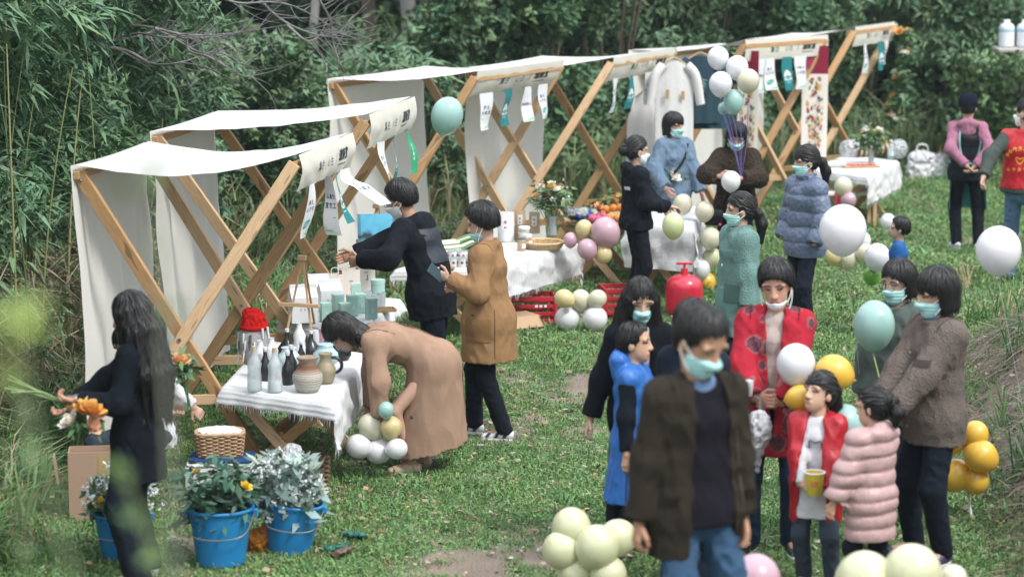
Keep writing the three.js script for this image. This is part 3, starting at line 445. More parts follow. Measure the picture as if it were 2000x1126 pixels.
// naive surface nets; coarse blocks far from the surface are skipped
function skin(f, lo, hi, cell, paint) {
  const nx = Math.ceil((hi.x - lo.x) / cell) + 1, ny = Math.ceil((hi.y - lo.y) / cell) + 1, nz = Math.ceil((hi.z - lo.z) / cell) + 1, D = new Float32Array(nx * ny * nz).fill(1), B = 4, sk = B * cell * 1.25 + 0.02;
  for (let k0 = 0; k0 < nz; k0 += B) for (let j0 = 0; j0 < ny; j0 += B) for (let i0 = 0; i0 < nx; i0 += B) {
    const c = f(lo.x + (i0 + 1.5) * cell, lo.y + (j0 + 1.5) * cell, lo.z + (k0 + 1.5) * cell), far = Math.abs(c) > sk;
    for (let k = k0; k < Math.min(nz, k0 + B); k++) for (let j = j0; j < Math.min(ny, j0 + B); j++) for (let i = i0; i < Math.min(nx, i0 + B); i++) D[(k * ny + j) * nx + i] = far ? c : f(lo.x + i * cell, lo.y + j * cell, lo.z + k * cell);
  }
  const P = [], id = new Int32Array(nx * ny * nz).fill(-1), ix = [], E = [[0, 1], [2, 3], [4, 5], [6, 7], [0, 2], [1, 3], [4, 6], [5, 7], [0, 4], [1, 5], [2, 6], [3, 7]], o = [0, 1, nx, nx + 1, nx * ny, nx * ny + 1, nx * ny + nx, nx * ny + nx + 1];
  for (let k = 0; k < nz - 1; k++) for (let j = 0; j < ny - 1; j++) for (let i = 0; i < nx - 1; i++) {
    const q = (k * ny + j) * nx + i; let m = 0; for (let c = 0; c < 8; c++) if (D[q + o[c]] < 0) m |= 1 << c; if (m === 0 || m === 255) continue;
    let sx = 0, sy = 0, sz = 0, n = 0; for (const [a, b] of E) { const da = D[q + o[a]], db = D[q + o[b]]; if ((da < 0) === (db < 0)) continue; const t = da / (da - db); sx += (a & 1) + ((b & 1) - (a & 1)) * t; sy += ((a >> 1) & 1) + (((b >> 1) & 1) - ((a >> 1) & 1)) * t; sz += (a >> 2) + ((b >> 2) - (a >> 2)) * t; n++; }
    id[q] = P.length / 3; P.push(lo.x + (i + sx / n) * cell, lo.y + (j + sy / n) * cell, lo.z + (k + sz / n) * cell);
  }
  for (let k = 1; k < nz - 1; k++) for (let j = 1; j < ny - 1; j++) for (let i = 1; i < nx - 1; i++) {
    const q = (k * ny + j) * nx + i, d0 = D[q] < 0;
    const quad = (s, a, b) => { if (d0 === (D[q + s] < 0)) return; const v = [id[q - a - b], id[q - b], id[q], id[q - a]]; if (v.includes(-1)) return; if (d0) ix.push(v[0], v[1], v[2], v[0], v[2], v[3]); else ix.push(v[0], v[2], v[1], v[0], v[3], v[2]); };
    quad(1, nx, nx * ny); quad(nx, nx * ny, 1); quad(nx * ny, 1, nx);
  }
  const N = new Float32Array(P.length), uv = new Float32Array(P.length / 3 * 2), e = cell * 0.6, C = paint ? new Float32Array(P.length) : null;
  for (let i = 0; i < P.length; i += 3) {
    const x = P[i], y = P[i + 1], z = P[i + 2], gx = f(x + e, y, z) - f(x - e, y, z), gy = f(x, y + e, z) - f(x, y - e, z), gz = f(x, y, z + e) - f(x, y, z - e), l = Math.hypot(gx, gy, gz) || 1; N[i] = gx / l; N[i + 1] = gy / l; N[i + 2] = gz / l; uv[i / 3 * 2] = Math.abs(Math.atan2(x, z)) * 0.17; uv[i / 3 * 2 + 1] = y;
    if (C) { const c = paint(x, y, z); C[i] = c[0]; C[i + 1] = c[1]; C[i + 2] = c[2]; }
  }
  const g = new THREE.BufferGeometry(); g.setAttribute('position', new THREE.Float32BufferAttribute(P, 3)); g.setAttribute('normal', new THREE.BufferAttribute(N, 3)); g.setAttribute('uv', new THREE.BufferAttribute(uv, 2)); if (C) g.setAttribute('color', new THREE.BufferAttribute(C, 3)); g.setIndex(ix); return g;
}
const around = (pts, pad) => { const b = new THREE.Box3().setFromPoints(pts); b.expandByScalar(pad); return [b.min, b.max]; };
function bend(a, c, l1, l2, pole) { // where the elbow or knee lies
  const d = c.clone().sub(a), D = Math.min(d.length(), (l1 + l2) * 0.999), u = d.clone().normalize(), t = (l1 * l1 - l2 * l2 + D * D) / (2 * D), h = Math.sqrt(Math.max(0, l1 * l1 - t * t)), w = pole.clone().addScaledVector(u, -pole.dot(u)).normalize();
  return [a.clone().addScaledVector(u, t).addScaledVector(w, h), a.clone().addScaledVector(u, D)];
}
const skinMat = phys([1, 1, 1], 0.5, { vertexColors: true, specularIntensity: 0.5, sheen: 0.15, sheenRoughness: 0.6 });
const hairMats = {}; const hairMat = (c) => hairMats[c] ??= std(c, 0.52, { bumpMap: dataTex(128, (u, v) => 0.5 + 0.5 * noise3(u * 60, v * 2, 4), false, 6), bumpScale: 0.004 });
const maskMat = phys([0.36, 0.66, 0.66], 0.8, { bumpMap: dataTex(64, (u, v) => 0.5 + 0.5 * Math.sin(v * 2 * Math.PI * 4), false, 12), bumpScale: 0.002 }), maskWhite = phys([0.74, 0.78, 0.8], 0.8), loopMat = std([0.8, 0.8, 0.8], 0.8);
const fabrics = {};
function fabric(c0, kind = 'cotton') {
  const c = new THREE.Color(c0).multiplyScalar(0.78);
  return fabrics[c0 + kind] ??= kind === 'wool' ? phys(c, 0.95, { specularIntensity: 0.25, bumpMap: woolBump, bumpScale: 0.004, sheen: 0.04, sheenRoughness: 0.7 }) : kind === 'fleece' ? phys(c, 1, { specularIntensity: 0.25, bumpMap: fleeceBump, bumpScale: 0.012, sheen: 0.05, sheenRoughness: 0.8 }) : kind === 'nylon' ? phys(c, 0.42, { specularIntensity: 0.7, bumpMap: foldBump, bumpScale: 0.004 }) : kind === 'denim' ? phys(c, 0.85, { specularIntensity: 0.35, bumpMap: weaveBump, bumpScale: 0.002 }) : phys(c, 0.88, { specularIntensity: 0.3, bumpMap: foldBump, bumpScale: 0.005 });
}
const painted = {}; const paintMat = (kind) => painted[kind] ??= (() => { const m = fabric('#ffffff', kind).clone(); m.vertexColors = true; return m; })();

const strandMat = std('#151415', 0.42, { side: THREE.DoubleSide });
// thin locks laid over a head of hair: they run down from the crown, or back to the tie
function strandsOn(geo, F, n, len, seed, crown, tie) {
  const r = rng(seed), P = geo.attributes.position, out = [], N = [], ix = [], e = 0.003, S = 5, q = V(), grad = (p) => V(F(p.x + e, p.y, p.z) - F(p.x - e, p.y, p.z), F(p.x, p.y + e, p.z) - F(p.x, p.y - e, p.z), F(p.x, p.y, p.z + e) - F(p.x, p.y, p.z - e)).normalize();
  for (let i = 0; i < n; i++) {
    const p = V().fromBufferAttribute(P, Math.floor(r() * P.count)), L = len * (0.5 + r()), w = 0.0022 + r() * 0.003, lift = r() * r() * 0.011, wob = (r() - 0.5) * 0.5, tiltN = (r() - 0.5) * 1.1, b0 = out.length / 3; let m = 0;
    for (let s = 0; s <= S; s++) {
      const nn = grad(p), f = F(p.x, p.y, p.z); p.addScaledVector(nn, -f + 0.001 + lift * Math.sin(Math.PI * (0.15 + 0.7 * s / S)) + (s === S ? 0.005 * r() : 0));
      const g = tie && p.y > tie.y - 0.02 && p.distanceTo(tie) > 0.05 ? tie.clone().sub(p).normalize() : V(0, -1, 0); if (!tie && nn.y > 0.55) g.add(p.clone().sub(crown).setY(0).normalize().multiplyScalar(1.2));
      const d = g.addScaledVector(nn, -g.dot(nn)).normalize(), side = d.clone().cross(nn).normalize(); d.addScaledVector(side, wob).normalize(); const ww = w * (s === S ? 0.2 : 1);
      if (nn.y < -0.55 && s) { if (m) { const l = len * (0.06 + r() * 0.2), x = out.length - 6, mx = (out[x] + out[x + 3]) / 2, my = (out[x + 1] + out[x + 4]) / 2 - l, mz = (out[x + 2] + out[x + 5]) / 2; out.push(mx - 0.0004, my, mz, mx + 0.0004, my, mz); N.push(...N.slice(-6)); const a = b0 + (m - 1) * 2; ix.push(a, a + 1, a + 3, a, a + 3, a + 2); } break; }
      out.push(p.x - side.x * ww, p.y - side.y * ww, p.z - side.z * ww, p.x + side.x * ww, p.y + side.y * ww, p.z + side.z * ww); { const a = nn.clone().addScaledVector(side, -0.9 + tiltN).normalize(), b = nn.clone().addScaledVector(side, 0.9 + tiltN).normalize(); N.push(a.x, a.y, a.z, b.x, b.y, b.z); } if (m) { const a = b0 + (m - 1) * 2; ix.push(a, a + 1, a + 3, a, a + 3, a + 2); } m++;
      p.addScaledVector(d, L / S);
    }
  }
  const g = new THREE.BufferGeometry(); g.setAttribute('position', new THREE.Float32BufferAttribute(out, 3)); g.setAttribute('normal', new THREE.Float32BufferAttribute(N, 3)); g.setIndex(ix); return g;
}
/* A person standing at the origin of its group, facing +z, left hand at +x. Lengths are for a height of 1.7 and scale with it.
   o: pos, yaw, H, lean, twist, headYaw, headPitch, headRoll, child (head scale), arms {l, r: [hand xyz, elbow pole]}, feet, build, hair, mask, top, bottom, shoes, skinTone */
function person(o) {
  const k = o.H / (o.child ? 1.7 : 1.765), hs = k * (o.headS ?? o.child ?? 1.12), g = thing('person', o.label, 'person', o.pos, R(o.yaw), o.group);
  const pr = rng(Math.round(o.pos.x * 977 + o.pos.z * 331)); o.headRoll ??= (pr() - 0.5) * 11; o.hip ??= [(pr() - 0.5) * 0.07, 0.9, 0]; o.feet ??= { l: [0.1 + pr() * 0.04, (pr() - 0.4) * 0.16, 10 + pr() * 14], r: [-0.1 - pr() * 0.04, (pr() - 0.6) * 0.16, -10 - pr() * 14] };
  const W = (o.build ?? 1), lean = R(o.lean ?? 0), tw = R(o.twist ?? 0), X = V(Math.cos(tw), 0, -Math.sin(tw));
  const up = (l) => V(Math.sin(l) * Math.sin(tw), Math.cos(l), Math.sin(l) * Math.cos(tw));
  const hip = V(...(o.hip ?? [0, 0.9, 0])).multiplyScalar(k), waist = hip.clone().addScaledVector(up(lean * 0.7), 0.2 * k), chest = waist.clone().addScaledVector(up(lean), 0.2 * k), neck = chest.clone().addScaledVector(up(lean * 1.1), 0.145 * k), u2 = up(lean * 1.1);
  const nk = up(lean * 1.1 * 0.6 + R(o.headPitch ?? 0) * 0.45), headC = neck.clone().addScaledVector(nk, 0.062 * k + 0.105 * hs);
  const HM = new THREE.Matrix4().makeRotationFromEuler(new THREE.Euler(R(o.headPitch ?? 0), R(o.headYaw ?? 0) + tw, R(o.headRoll ?? 0), 'YXZ')), hp = (x, y, z) => V(x * hs, y * hs, z * hs).applyMatrix4(HM).add(headC);
  const sh = {}, el = {}, wr = {}, hd = {}, hj = {}, kn = {}, an = {};
  for (const [n, s] of [['l', 1], ['r', -1]]) {
    sh[n] = neck.clone().addScaledVector(u2, -0.052 * k).addScaledVector(X, s * 0.15 * k * W);
    const a = o.arms?.[n] ?? [[s * 0.25, 0.78, 0.03], [s * 0.3, 0, -1]], tgt = V(...a[0]).multiplyScalar(k);
    [el[n], wr[n]] = bend(sh[n], tgt, 0.285 * k, 0.25 * k, V(...a[1])); hd[n] = { dir: V(...(a[2] ?? wr[n].clone().sub(el[n]).toArray())).normalize(), palm: V(...(a[3] ?? [-s, 0, 0.1])), curl: a[4] ?? 0.45 };
    hj[n] = hip.clone().addScaledVector(X, s * 0.085 * k); const f = o.feet?.[n] ?? [s * 0.09, s * 0.04, s * 8], ank = V(f[0], f[3] ?? 0.075, f[1]).multiplyScalar(k);
    [kn[n], an[n]] = bend(hj[n], ank, 0.43 * k, 0.42 * k, V(s * 0.15 + Math.sin(R(f[2])) * 0.5, 0, 1)); an[n].yaw = R(f[2]);
  }
  const J = { hip, waist, chest, neck, headC, sh, el, wr, hj, kn, an, X, u2, k, hs, hp, HM, g, up: V(0, 1, 0) };
  // --- the body: head, trunk, limbs, hands, one mesh ---
  const tone = o.tone ?? [0.46, 0.305, 0.23];
  const headF = union([ell(hp(0, 0.03, -0.012), [0.074 * hs, 0.092 * hs, 0.094 * hs], HM), ell(hp(0, -0.045, 0.022), [0.058 * hs, 0.068 * hs, 0.064 * hs], HM), cone(hp(0, -0.09, 0.055), hp(0, -0.085, 0.06), 0.022 * hs)], 0.03 * hs);
  const faceF = (x, y, z) => headF(x, y, z);
  const feat = [cone(hp(0, 0.01, 0.082), hp(0, -0.028, 0.098), 0.009 * hs, 0.013 * hs), cone(hp(-0.012, -0.032, 0.09), hp(0.012, -0.032, 0.09), 0.009 * hs), cone(hp(-0.018, -0.062, 0.076), hp(0.018, -0.062, 0.076), 0.009 * hs), cone(hp(-0.05, 0.026, 0.068), hp(0.05, 0.026, 0.068), 0.012 * hs), ell(hp(0.074, -0.012, -0.012), [0.012 * hs, 0.03 * hs, 0.02 * hs], HM), ell(hp(-0.074, -0.012, -0.012), [0.012 * hs, 0.03 * hs, 0.02 * hs], HM), cone(neck.clone().addScaledVector(u2, -0.05 * k), hp(0, -0.05, -0.015), 0.052 * k, 0.05 * hs)];
  const eyes = [ell(hp(0.032, 0.008, 0.094), [0.018 * hs, 0.01 * hs, 0.006 * hs], HM), ell(hp(-0.032, 0.008, 0.094), [0.018 * hs, 0.01 * hs, 0.006 * hs], HM)];
  const full = union([headF, ...feat], 0.014 * hs), headSolid = (x, y, z) => { let d = full(x, y, z); for (const e of eyes) d = -smin(-d, e(x, y, z), 0.006 * hs); return d; };
  const inv = HM.clone().invert(), paint = (x, y, z) => {
    const q = V(x, y, z).sub(headC).applyMatrix4(inv).divideScalar(hs), n = 1 + noise3(x * 40, y * 40, z * 40) * 0.06, ax = Math.abs(q.x); let c = [tone[0] * n, tone[1] * n, tone[2] * n];
    if (q.z > 0.04) { if (Math.hypot((ax - 0.032) / 0.0175, (q.y - 0.007) / 0.0045) < 1) c = [0.045, 0.032, 0.028]; else if (Math.hypot((ax - 0.033) / 0.024, (q.y - 0.03 + Math.abs(ax - 0.033) * 0.15) / 0.0055) < 1) c = [0.09, 0.06, 0.048]; else if (Math.hypot(q.x / 0.023, (q.y + 0.063) / 0.0085) < 1) c = [tone[0] * 0.85, tone[1] * 0.5, tone[2] * 0.5]; }
    return c;
  };
  const flesh = (x, y, z) => { const n = 1 + noise3(x * 30, y * 30, z * 30) * 0.07; return tone.map((t, i) => t * n * (i ? 0.95 : 1)); };
  const geos = [skin(headSolid, ...around([hp(-0.09, -0.15, -0.11), hp(0.09, 0.13, 0.12), hp(0.09, -0.15, -0.11), hp(-0.09, 0.13, 0.12), hp(0, -0.15, 0.1), neck], 0.03 * k), Math.max(0.0045, 0.0052 * hs), paint)];
  const trunk = union([flat(hip, waist, X, [0.125 * k * W, 0.085 * k], [0.11 * k * W, 0.08 * k]), flat(waist, chest, X, [0.11 * k * W, 0.08 * k], [0.13 * k * W, 0.09 * k]), flat(chest, neck.clone().addScaledVector(u2, -0.06 * k), X, [0.13 * k * W, 0.09 * k], [0.1 * k * W, 0.05 * k]), ...['l', 'r'].flatMap((n) => [cone(neck.clone().addScaledVector(u2, -0.05 * k), sh[n], 0.04 * k), cone(sh[n], el[n], 0.042 * k, 0.034 * k), cone(el[n], wr[n], 0.034 * k, 0.026 * k), cone(hj[n], kn[n], 0.07 * k, 0.046 * k), cone(kn[n], an[n], 0.044 * k, 0.034 * k), cone(an[n], an[n].clone().add(V(Math.sin(an[n].yaw), -0.25, Math.cos(an[n].yaw)).multiplyScalar(0.13 * k)), 0.034 * k, 0.028 * k)])], 0.03 * k);
  geos.push(skin(trunk, ...around([hip, neck, ...Object.values(sh), ...Object.values(el), ...Object.values(wr), ...Object.values(kn), ...Object.values(an)], 0.17 * k), 0.02, flesh));
  for (const n of ['l', 'r']) {
    if (o.hide?.includes(n)) continue;
    const { dir, palm, curl } = hd[n], hsz = k * (o.child ? 1.12 : 1), pn = palm.clone().addScaledVector(dir, -palm.dot(dir)).normalize(), sd = dir.clone().cross(pn).normalize(), thumbSide = n === 'l' ? -1 : 1, w = wr[n], pt = (a, b, c) => w.clone().addScaledVector(dir, a * hsz).addScaledVector(sd, b * hsz).addScaledVector(pn, c * hsz);
    const fs = [flat(pt(0.025, 0, 0), pt(0.082, 0, 0.002), sd, [0.03 * hsz, 0.016 * hsz], [0.042 * hsz, 0.015 * hsz]), cone(pt(-0.04, 0, 0), pt(0.02, 0, 0), 0.025 * k, 0.025 * hsz)];
    [[-0.031, 0.062], [-0.0105, 0.074], [0.0105, 0.079], [0.031, 0.069]].forEach(([b, L], i) => { b *= -thumbSide; if (i === 3) L *= 0.95; const c = curl * 1.5, p0 = pt(0.09, b, 0), d1 = dir.clone().multiplyScalar(Math.cos(c * 0.6)).addScaledVector(pn, Math.sin(c * 0.6)), d2 = dir.clone().multiplyScalar(Math.cos(c * 1.6)).addScaledVector(pn, Math.sin(c * 1.6)), d3 = dir.clone().multiplyScalar(Math.cos(c * 2.3)).addScaledVector(pn, Math.sin(c * 2.3)), p1 = p0.clone().addScaledVector(d1, L * 0.45 * hsz), p2 = p1.clone().addScaledVector(d2, L * 0.33 * hsz), p3 = p2.clone().addScaledVector(d3, L * 0.25 * hsz); fs.push(cone(p0, p1, 0.0095 * hsz, 0.0088 * hsz), cone(p1, p2, 0.0088 * hsz, 0.008 * hsz), cone(p2, p3, 0.008 * hsz, 0.007 * hsz)); });
    const t0 = pt(0.035, 0.03 * thumbSide, 0.006), t1 = pt(0.07, 0.058 * thumbSide, 0.022), t2 = pt(0.1, 0.058 * thumbSide, 0.022 + 0.03 * curl); fs.push(cone(t0, t1, 0.013 * hsz, 0.0105 * hsz), cone(t1, t2, 0.0105 * hsz, 0.0085 * hsz));
    geos.push(skin(union(fs, 0.007), ...around([pt(-0.05, -0.07, -0.03), pt(0.19, 0.07, 0.1), pt(-0.05, 0.07, 0.1), pt(0.19, -0.07, -0.03)], 0.02), 0.0055, flesh));
  }
  const body = mergeGeometries(geos); add('body', body, skinMat, g);
  // --- hair ---
  const h = o.hair ?? { style: 'short' }, cap = (gx = 0) => union([ell(hp(0, 0.042, -0.016), [(0.086 + gx) * hs, (0.098 + gx) * hs, (0.105 + gx) * hs], HM), ell(hp(0, 0.0, -0.045), [(0.082 + gx) * hs, (0.085 + gx) * hs, (0.075 + gx) * hs], HM)], 0.03 * hs);
  const local = (f) => (x, y, z) => { const e = inv.elements, px = x - headC.x, py = y - headC.y, pz = z - headC.z; return f((e[0] * px + e[4] * py + e[8] * pz) / hs, (e[1] * px + e[5] * py + e[9] * pz) / hs, (e[2] * px + e[6] * py + e[10] * pz) / hs); };
  const strands = (f, a = 0.004) => { const lf = local((x, y, z) => { const an = Math.atan2(x, z - 0.01); return noise3(an * 9, y * 5, 2) * 0.6 + noise3(an * 22, y * 9, 6) * 0.4; }); return (x, y, z) => { const d = f(x, y, z); return Math.abs(d) > 0.05 ? d : d - a * hs * lf(x, y, z) * 1.6; }; };
  // the face opening: what lies in front of and below the hairline is removed
  const face = (hl, side, low = -0.3) => local((x, y, z) => { const fr = h.fringe ? h.fringe : hl, ax = Math.abs(x); return hs * Math.max(0.012 - z + Math.max(0, ax - 0.055) * side, y - (fr - ax * ax * (h.fringe ? 2 : 6)) , low - y); });
  let hairF, pts = [hp(-0.12, -0.2, -0.15), hp(0.12, 0.17, 0.13), hp(0.12, -0.2, 0.13), hp(-0.12, 0.17, -0.15)];
  if (h.style === 'short') { const nape = local((x, y, z) => hs * (-0.055 - y + Math.max(0, z + 0.035) * 1.1)); hairF = cut(minus(cap((h.vol ?? 0) - 0.005), face(0.092, 1.7)), nape); }
  else if (h.style === 'bob') { const len = h.len ?? -0.1; hairF = minus(union([cap(0.0), flat(hp(0, 0.03, -0.03), hp(0, len, -0.03), V(1, 0, 0).applyMatrix4(HM), [0.09 * hs, 0.09 * hs], [0.098 * hs, 0.08 * hs])], 0.03 * hs), face(0.07, 0.3)); hairF = cut(hairF, local((x, y, z) => hs * (len - 0.02 - y + noise3(x * 30, z * 30, 1) * 0.008))); }
  else { hairF = minus(cap(-0.003), face(0.07, 0.5)); hairF = cut(hairF, local((x, y, z) => hs * (-0.075 - y + Math.max(0, z + 0.03) * 0.5))); }
  if (h.style === 'pony' || h.style === 'bun') { const b = hp(0, h.hi ?? 0.0, -0.115), add2 = h.style === 'bun' ? [ell(hp(0, (h.hi ?? -0.01), -0.135), [0.045 * hs, 0.042 * hs, 0.04 * hs], HM)] : [cone(b, hp(0, (h.hi ?? 0) - 0.01, -0.14), 0.03 * hs, 0.034 * hs), cone(hp(0, (h.hi ?? 0) - 0.01, -0.14), hp(h.sw ?? 0.0, (h.hi ?? 0) - 0.09, -0.165), 0.034 * hs, 0.036 * hs), cone(hp(h.sw ?? 0, (h.hi ?? 0) - 0.09, -0.165), hp(h.sw ?? 0, (h.hi ?? 0) - (h.len ?? 0.18), -0.15), 0.036 * hs, 0.014 * hs)]; hairF = union([hairF, ...add2], 0.018 * hs); pts.push(hp(0, 0, -0.22), hp(0, (h.hi ?? 0) - (h.len ?? 0.18) - 0.03, -0.2)); }
  if (h.style === 'long') { const L = [], rr = rng(3 + Math.round(o.H * 100)), D = h.down ?? 0.4, nb = 11; for (let i = 0; i < nb; i++) { const a = -2.35 + 4.7 * i / (nb - 1), side = Math.sin(a), back = -Math.cos(a); const p0 = hp(side * 0.08, 0.02, back * 0.085 - 0.015), p1 = hp(side * 0.095, -0.1, back * 0.08 - 0.03), e = (rr() - 0.5) * 0.03, p2 = p1.clone().add(V(side * 0.03 * k, -D * 0.5 * k, (h.swing ?? 0) * 0.5 - 0.065 * k * clamp(-back + 0.4, 0, 1))), p3 = p2.clone().add(V(e - side * 0.02 * k, -D * (0.42 + 0.2 * rr()) * k, (h.swing ?? 0) * 0.5)); L.push(cone(p0, p1, 0.026 * hs, 0.03 * hs), cone(p1, p2, 0.03 * hs, 0.03 * hs), cone(p2, p3, 0.03 * hs, 0.012 * hs)); pts.push(p2, p3); } const locks = union(L, 0.022 * hs); hairF = union([hairF, (x, y, z) => { const d = locks(x, y, z); return Math.abs(d) > 0.04 ? d : d - 0.006 * noise3(x * 26, y * 7 + Math.sin(y * 26) * 0.4, z * 26); }], 0.02 * hs); }
  const hairG = skin(strands(hairF, h.rough ?? 0.005), ...around(pts, 0.03 * hs), h.style === 'long' ? 0.0075 : 0.0058);
  const hairO = add('hair', hairG, hairMat(h.color ?? '#14161b'), g), tie = h.style === 'pony' || h.style === 'bun' ? hp(0, h.hi ?? 0, -0.12) : null; add('hair_strands', strandsOn(hairG, hairF, h.style === 'long' ? 1900 : 1100, (h.style === 'long' ? 0.16 : h.style === 'short' ? 0.05 : 0.09) * hs, Math.round(o.H * 1000 + o.yaw), hp(0, 0.13, -0.03), tie), strandMat, hairO).userData.kind = 'stuff'; if (h.tie) add('hair_tie', new THREE.TorusGeometry(0.026 * hs, 0.008 * hs, 6, 12).applyMatrix4(HM).translate(...hp(0, h.hi ?? 0, -0.122).toArray()), std(h.tie, 0.6), hairO);
  // --- mask ---
  if (o.mask) {
    const m = o.mask, lo = m.low ?? 0, reg = local((x, y, z) => hs * Math.max(y - (-0.016 + lo - Math.abs(x) * 0.25), -0.112 + lo * 0.7 - y, Math.abs(x) - 0.068, 0.012 - z));
    const mf = (x, y, z) => Math.max(union([headF, feat[0], feat[1]], 0.03 * hs)(x, y, z) - 0.008 * hs, reg(x, y, z));
    const mo = add('face_mask', skin(mf, ...around([hp(-0.09, -0.13 + lo, 0), hp(0.09, 0.02 + lo, 0.13), hp(-0.09, -0.13 + lo, 0.13), hp(0.09, 0.02 + lo, 0)], 0.01), 0.0048 * hs / k ** 0.5), m.white ? maskWhite : maskMat, g);
    for (const s of [-1, 1]) for (const e of [[-0.03, 0.008], [-0.085, -0.03]]) add('ear_loop', tube([hp(s * 0.062, e[0] + lo, 0.05), hp(s * 0.079, (e[0] + e[1]) / 2 + lo * 0.6, 0.02), hp(s * 0.083, e[1], -0.02)], 0.0025 * hs, 8, 5), loopMat, mo);
  }
  if (o.glasses) for (const s of [-1, 1]) { add('glasses', [new THREE.TorusGeometry(0.023 * hs, 0.0018, 6, 20).translate(0, 0, 0).applyMatrix4(HM).translate(...hp(s * 0.032, 0.004, 0.1).toArray()), tube([hp(s * 0.055, 0.008, 0.096), hp(s * 0.078, 0.006, 0.04), hp(s * 0.084, 0.0, -0.015)], 0.0018, 8, 5)], std([0.1, 0.1, 0.11], 0.3, { metalness: 0.6 }), g); }
  // --- trousers ---
  const b = o.bottom; if (b) {
    const t = b.t ?? 0.012, tk = t, legs = ['l', 'r'].map((n) => cut(union([cone(hj[n], kn[n], 0.072 * k * (b.wide ?? 1) + tk, 0.058 * k * (b.wide ?? 1) + tk), cone(kn[n], an[n], 0.058 * k * (b.wide ?? 1) + tk, (b.ankle ?? 0.048) * k + tk)], 0.03 * k), plane(an[n].clone().add(V(0, (b.cuff ?? -0.02) * k, 0)), V(0, -1, 0))));
    const pf = union([flat(hip.clone().addScaledVector(up(lean * 0.7), -0.03 * k), waist.clone().addScaledVector(up(lean * 0.7), -0.05 * k), X, [0.138 * k * W + tk, 0.095 * k + tk], [0.122 * k * W + tk, 0.086 * k + tk]), ...legs], 0.03 * k);
    add(b.name ?? 'trousers', skin(folds(pf, b.fold ?? 0.006, 10, 8, o.H * 31), ...around([waist, hip, ...Object.values(hj), ...Object.values(kn), ...Object.values(an)], 0.19 * k), b.cell ?? 0.0125, b.paint), b.paint ? paintMat(b.kind ?? 'denim') : fabric(b.color, b.kind), g);
  }
  // --- shoes ---
  if (o.shoes) for (const n of ['l', 'r']) {
    const y = an[n].yaw, f = V(Math.sin(y), 0, Math.cos(y)), s = V(f.z, 0, -f.x), a = an[n].clone(), base = a.y - 0.075 * k, p = (u, h2, v = 0) => V(a.x, base, a.z).addScaledVector(f, u * k).addScaledVector(s, v * k).add(V(0, h2 * k, 0));
    const up2 = cut(union([cone(p(-0.03, 0.05), p(0.02, 0.06), 0.043 * k, 0.04 * k), flat(p(0.02, 0.04), p(0.15, 0.028), s, [0.04 * k, 0.045 * k], [0.042 * k, 0.03 * k])], 0.03 * k), plane(p(0, 0.02), V(0, -1, 0)), plane(p(0, 0.1), V(0, 1, 0)));
    const so = cut(flat(p(-0.03, 0.012), p(0.15, 0.012), s, [0.043 * k, 0.03], [0.047 * k, 0.03]), plane(p(0, 0.026), V(0, 1, 0)), plane(p(0, 0.0), V(0, -1, 0)));
    const bb = around([p(-0.03, 0), p(0.2, 0.1), p(0.1, 0, 0.05), p(0.1, 0, -0.05)], 0.05 * k), shoe = add('shoe', skin(up2, ...bb, 0.008, o.shoes.paint && ((x, yy, z) => { const q = V(x, yy, z).sub(p(0, 0)), u = q.dot(f) / k; return o.shoes.paint(u, q.y / k); })), o.shoes.paint ? paintMat('nylon') : fabric(o.shoes.color, 'nylon'), g);
    add('sole', skin(so, ...bb, 0.008), fabric(o.shoes.sole ?? '#d9dadb'), shoe);
  }
  // --- upper garments, inner first ---
  for (const c of o.top ?? []) {
    const t = (c.t ?? 0.02) * k, sl = c.sleeve ?? 1, parts = [flat(waist, chest, X, [0.128 * k * W + t, 0.092 * k + t], [0.143 * k * W + t, 0.1 * k + t]), flat(chest, neck.clone().addScaledVector(u2, -0.06 * k), X, [0.141 * k * W + t, 0.098 * k + t], [0.1 * k * W + t * 0.6, 0.055 * k + t * 0.6])];
    for (const n of ['l', 'r']) {
      parts.push(cone(neck.clone().addScaledVector(u2, -0.035 * k), sh[n], 0.042 * k + t * 0.4, 0.046 * k + t * 0.85));
      if (sl > 0) { const e = wr[n].clone().lerp(el[n], 1 - Math.min(1, sl * 2 - 1)).addScaledVector(wr[n].clone().sub(el[n]).normalize(), -0.005 * k), ra = c.arm ?? 1, mid = cone(sh[n], el[n], 0.048 * k * ra + t * 0.85, 0.041 * k * ra + t * 0.85); parts.push(mid); if (sl > 0.5) { const fd = e.clone().sub(el[n]).normalize(); parts.push(cut(cone(el[n], e, 0.041 * k * ra + t * 0.85, (c.cuffR ?? 0.036) * k * ra + t * 0.8), plane(e, fd))); } }
    }
    const hemY = c.hem * k; // height of the lower edge (or length below the waist along the body if leaning)
    const sk = c.skirt, dn = c.down ? V(...c.down).normalize() : V(0, -1, 0).lerp(u2.clone().negate(), 0.25 * Math.sign(Math.abs(lean))).normalize(), L = c.down ? c.drop * k : (waist.y - hemY) / -dn.y, base0 = c.down ? hip : waist, low = base0.clone().addScaledVector(dn, L + 0.12 * k), hs1 = c.hipw ?? [0.166, 0.12];
    const hipP = c.down ? hip.clone() : waist.clone().addScaledVector(dn, 0.2 * k); parts.push(flat(waist, hipP, X, [0.13 * k * W + t, 0.093 * k + t], [hs1[0] * k * W + t, hs1[1] * k + t])); if (L > 0.18 * k) parts.push(flat(hipP, low, X, [hs1[0] * k * W + t, hs1[1] * k + t], sk ? [sk[0] * k + t, sk[1] * k + t] : [hs1[0] * k * W + t, hs1[1] * k + t]));
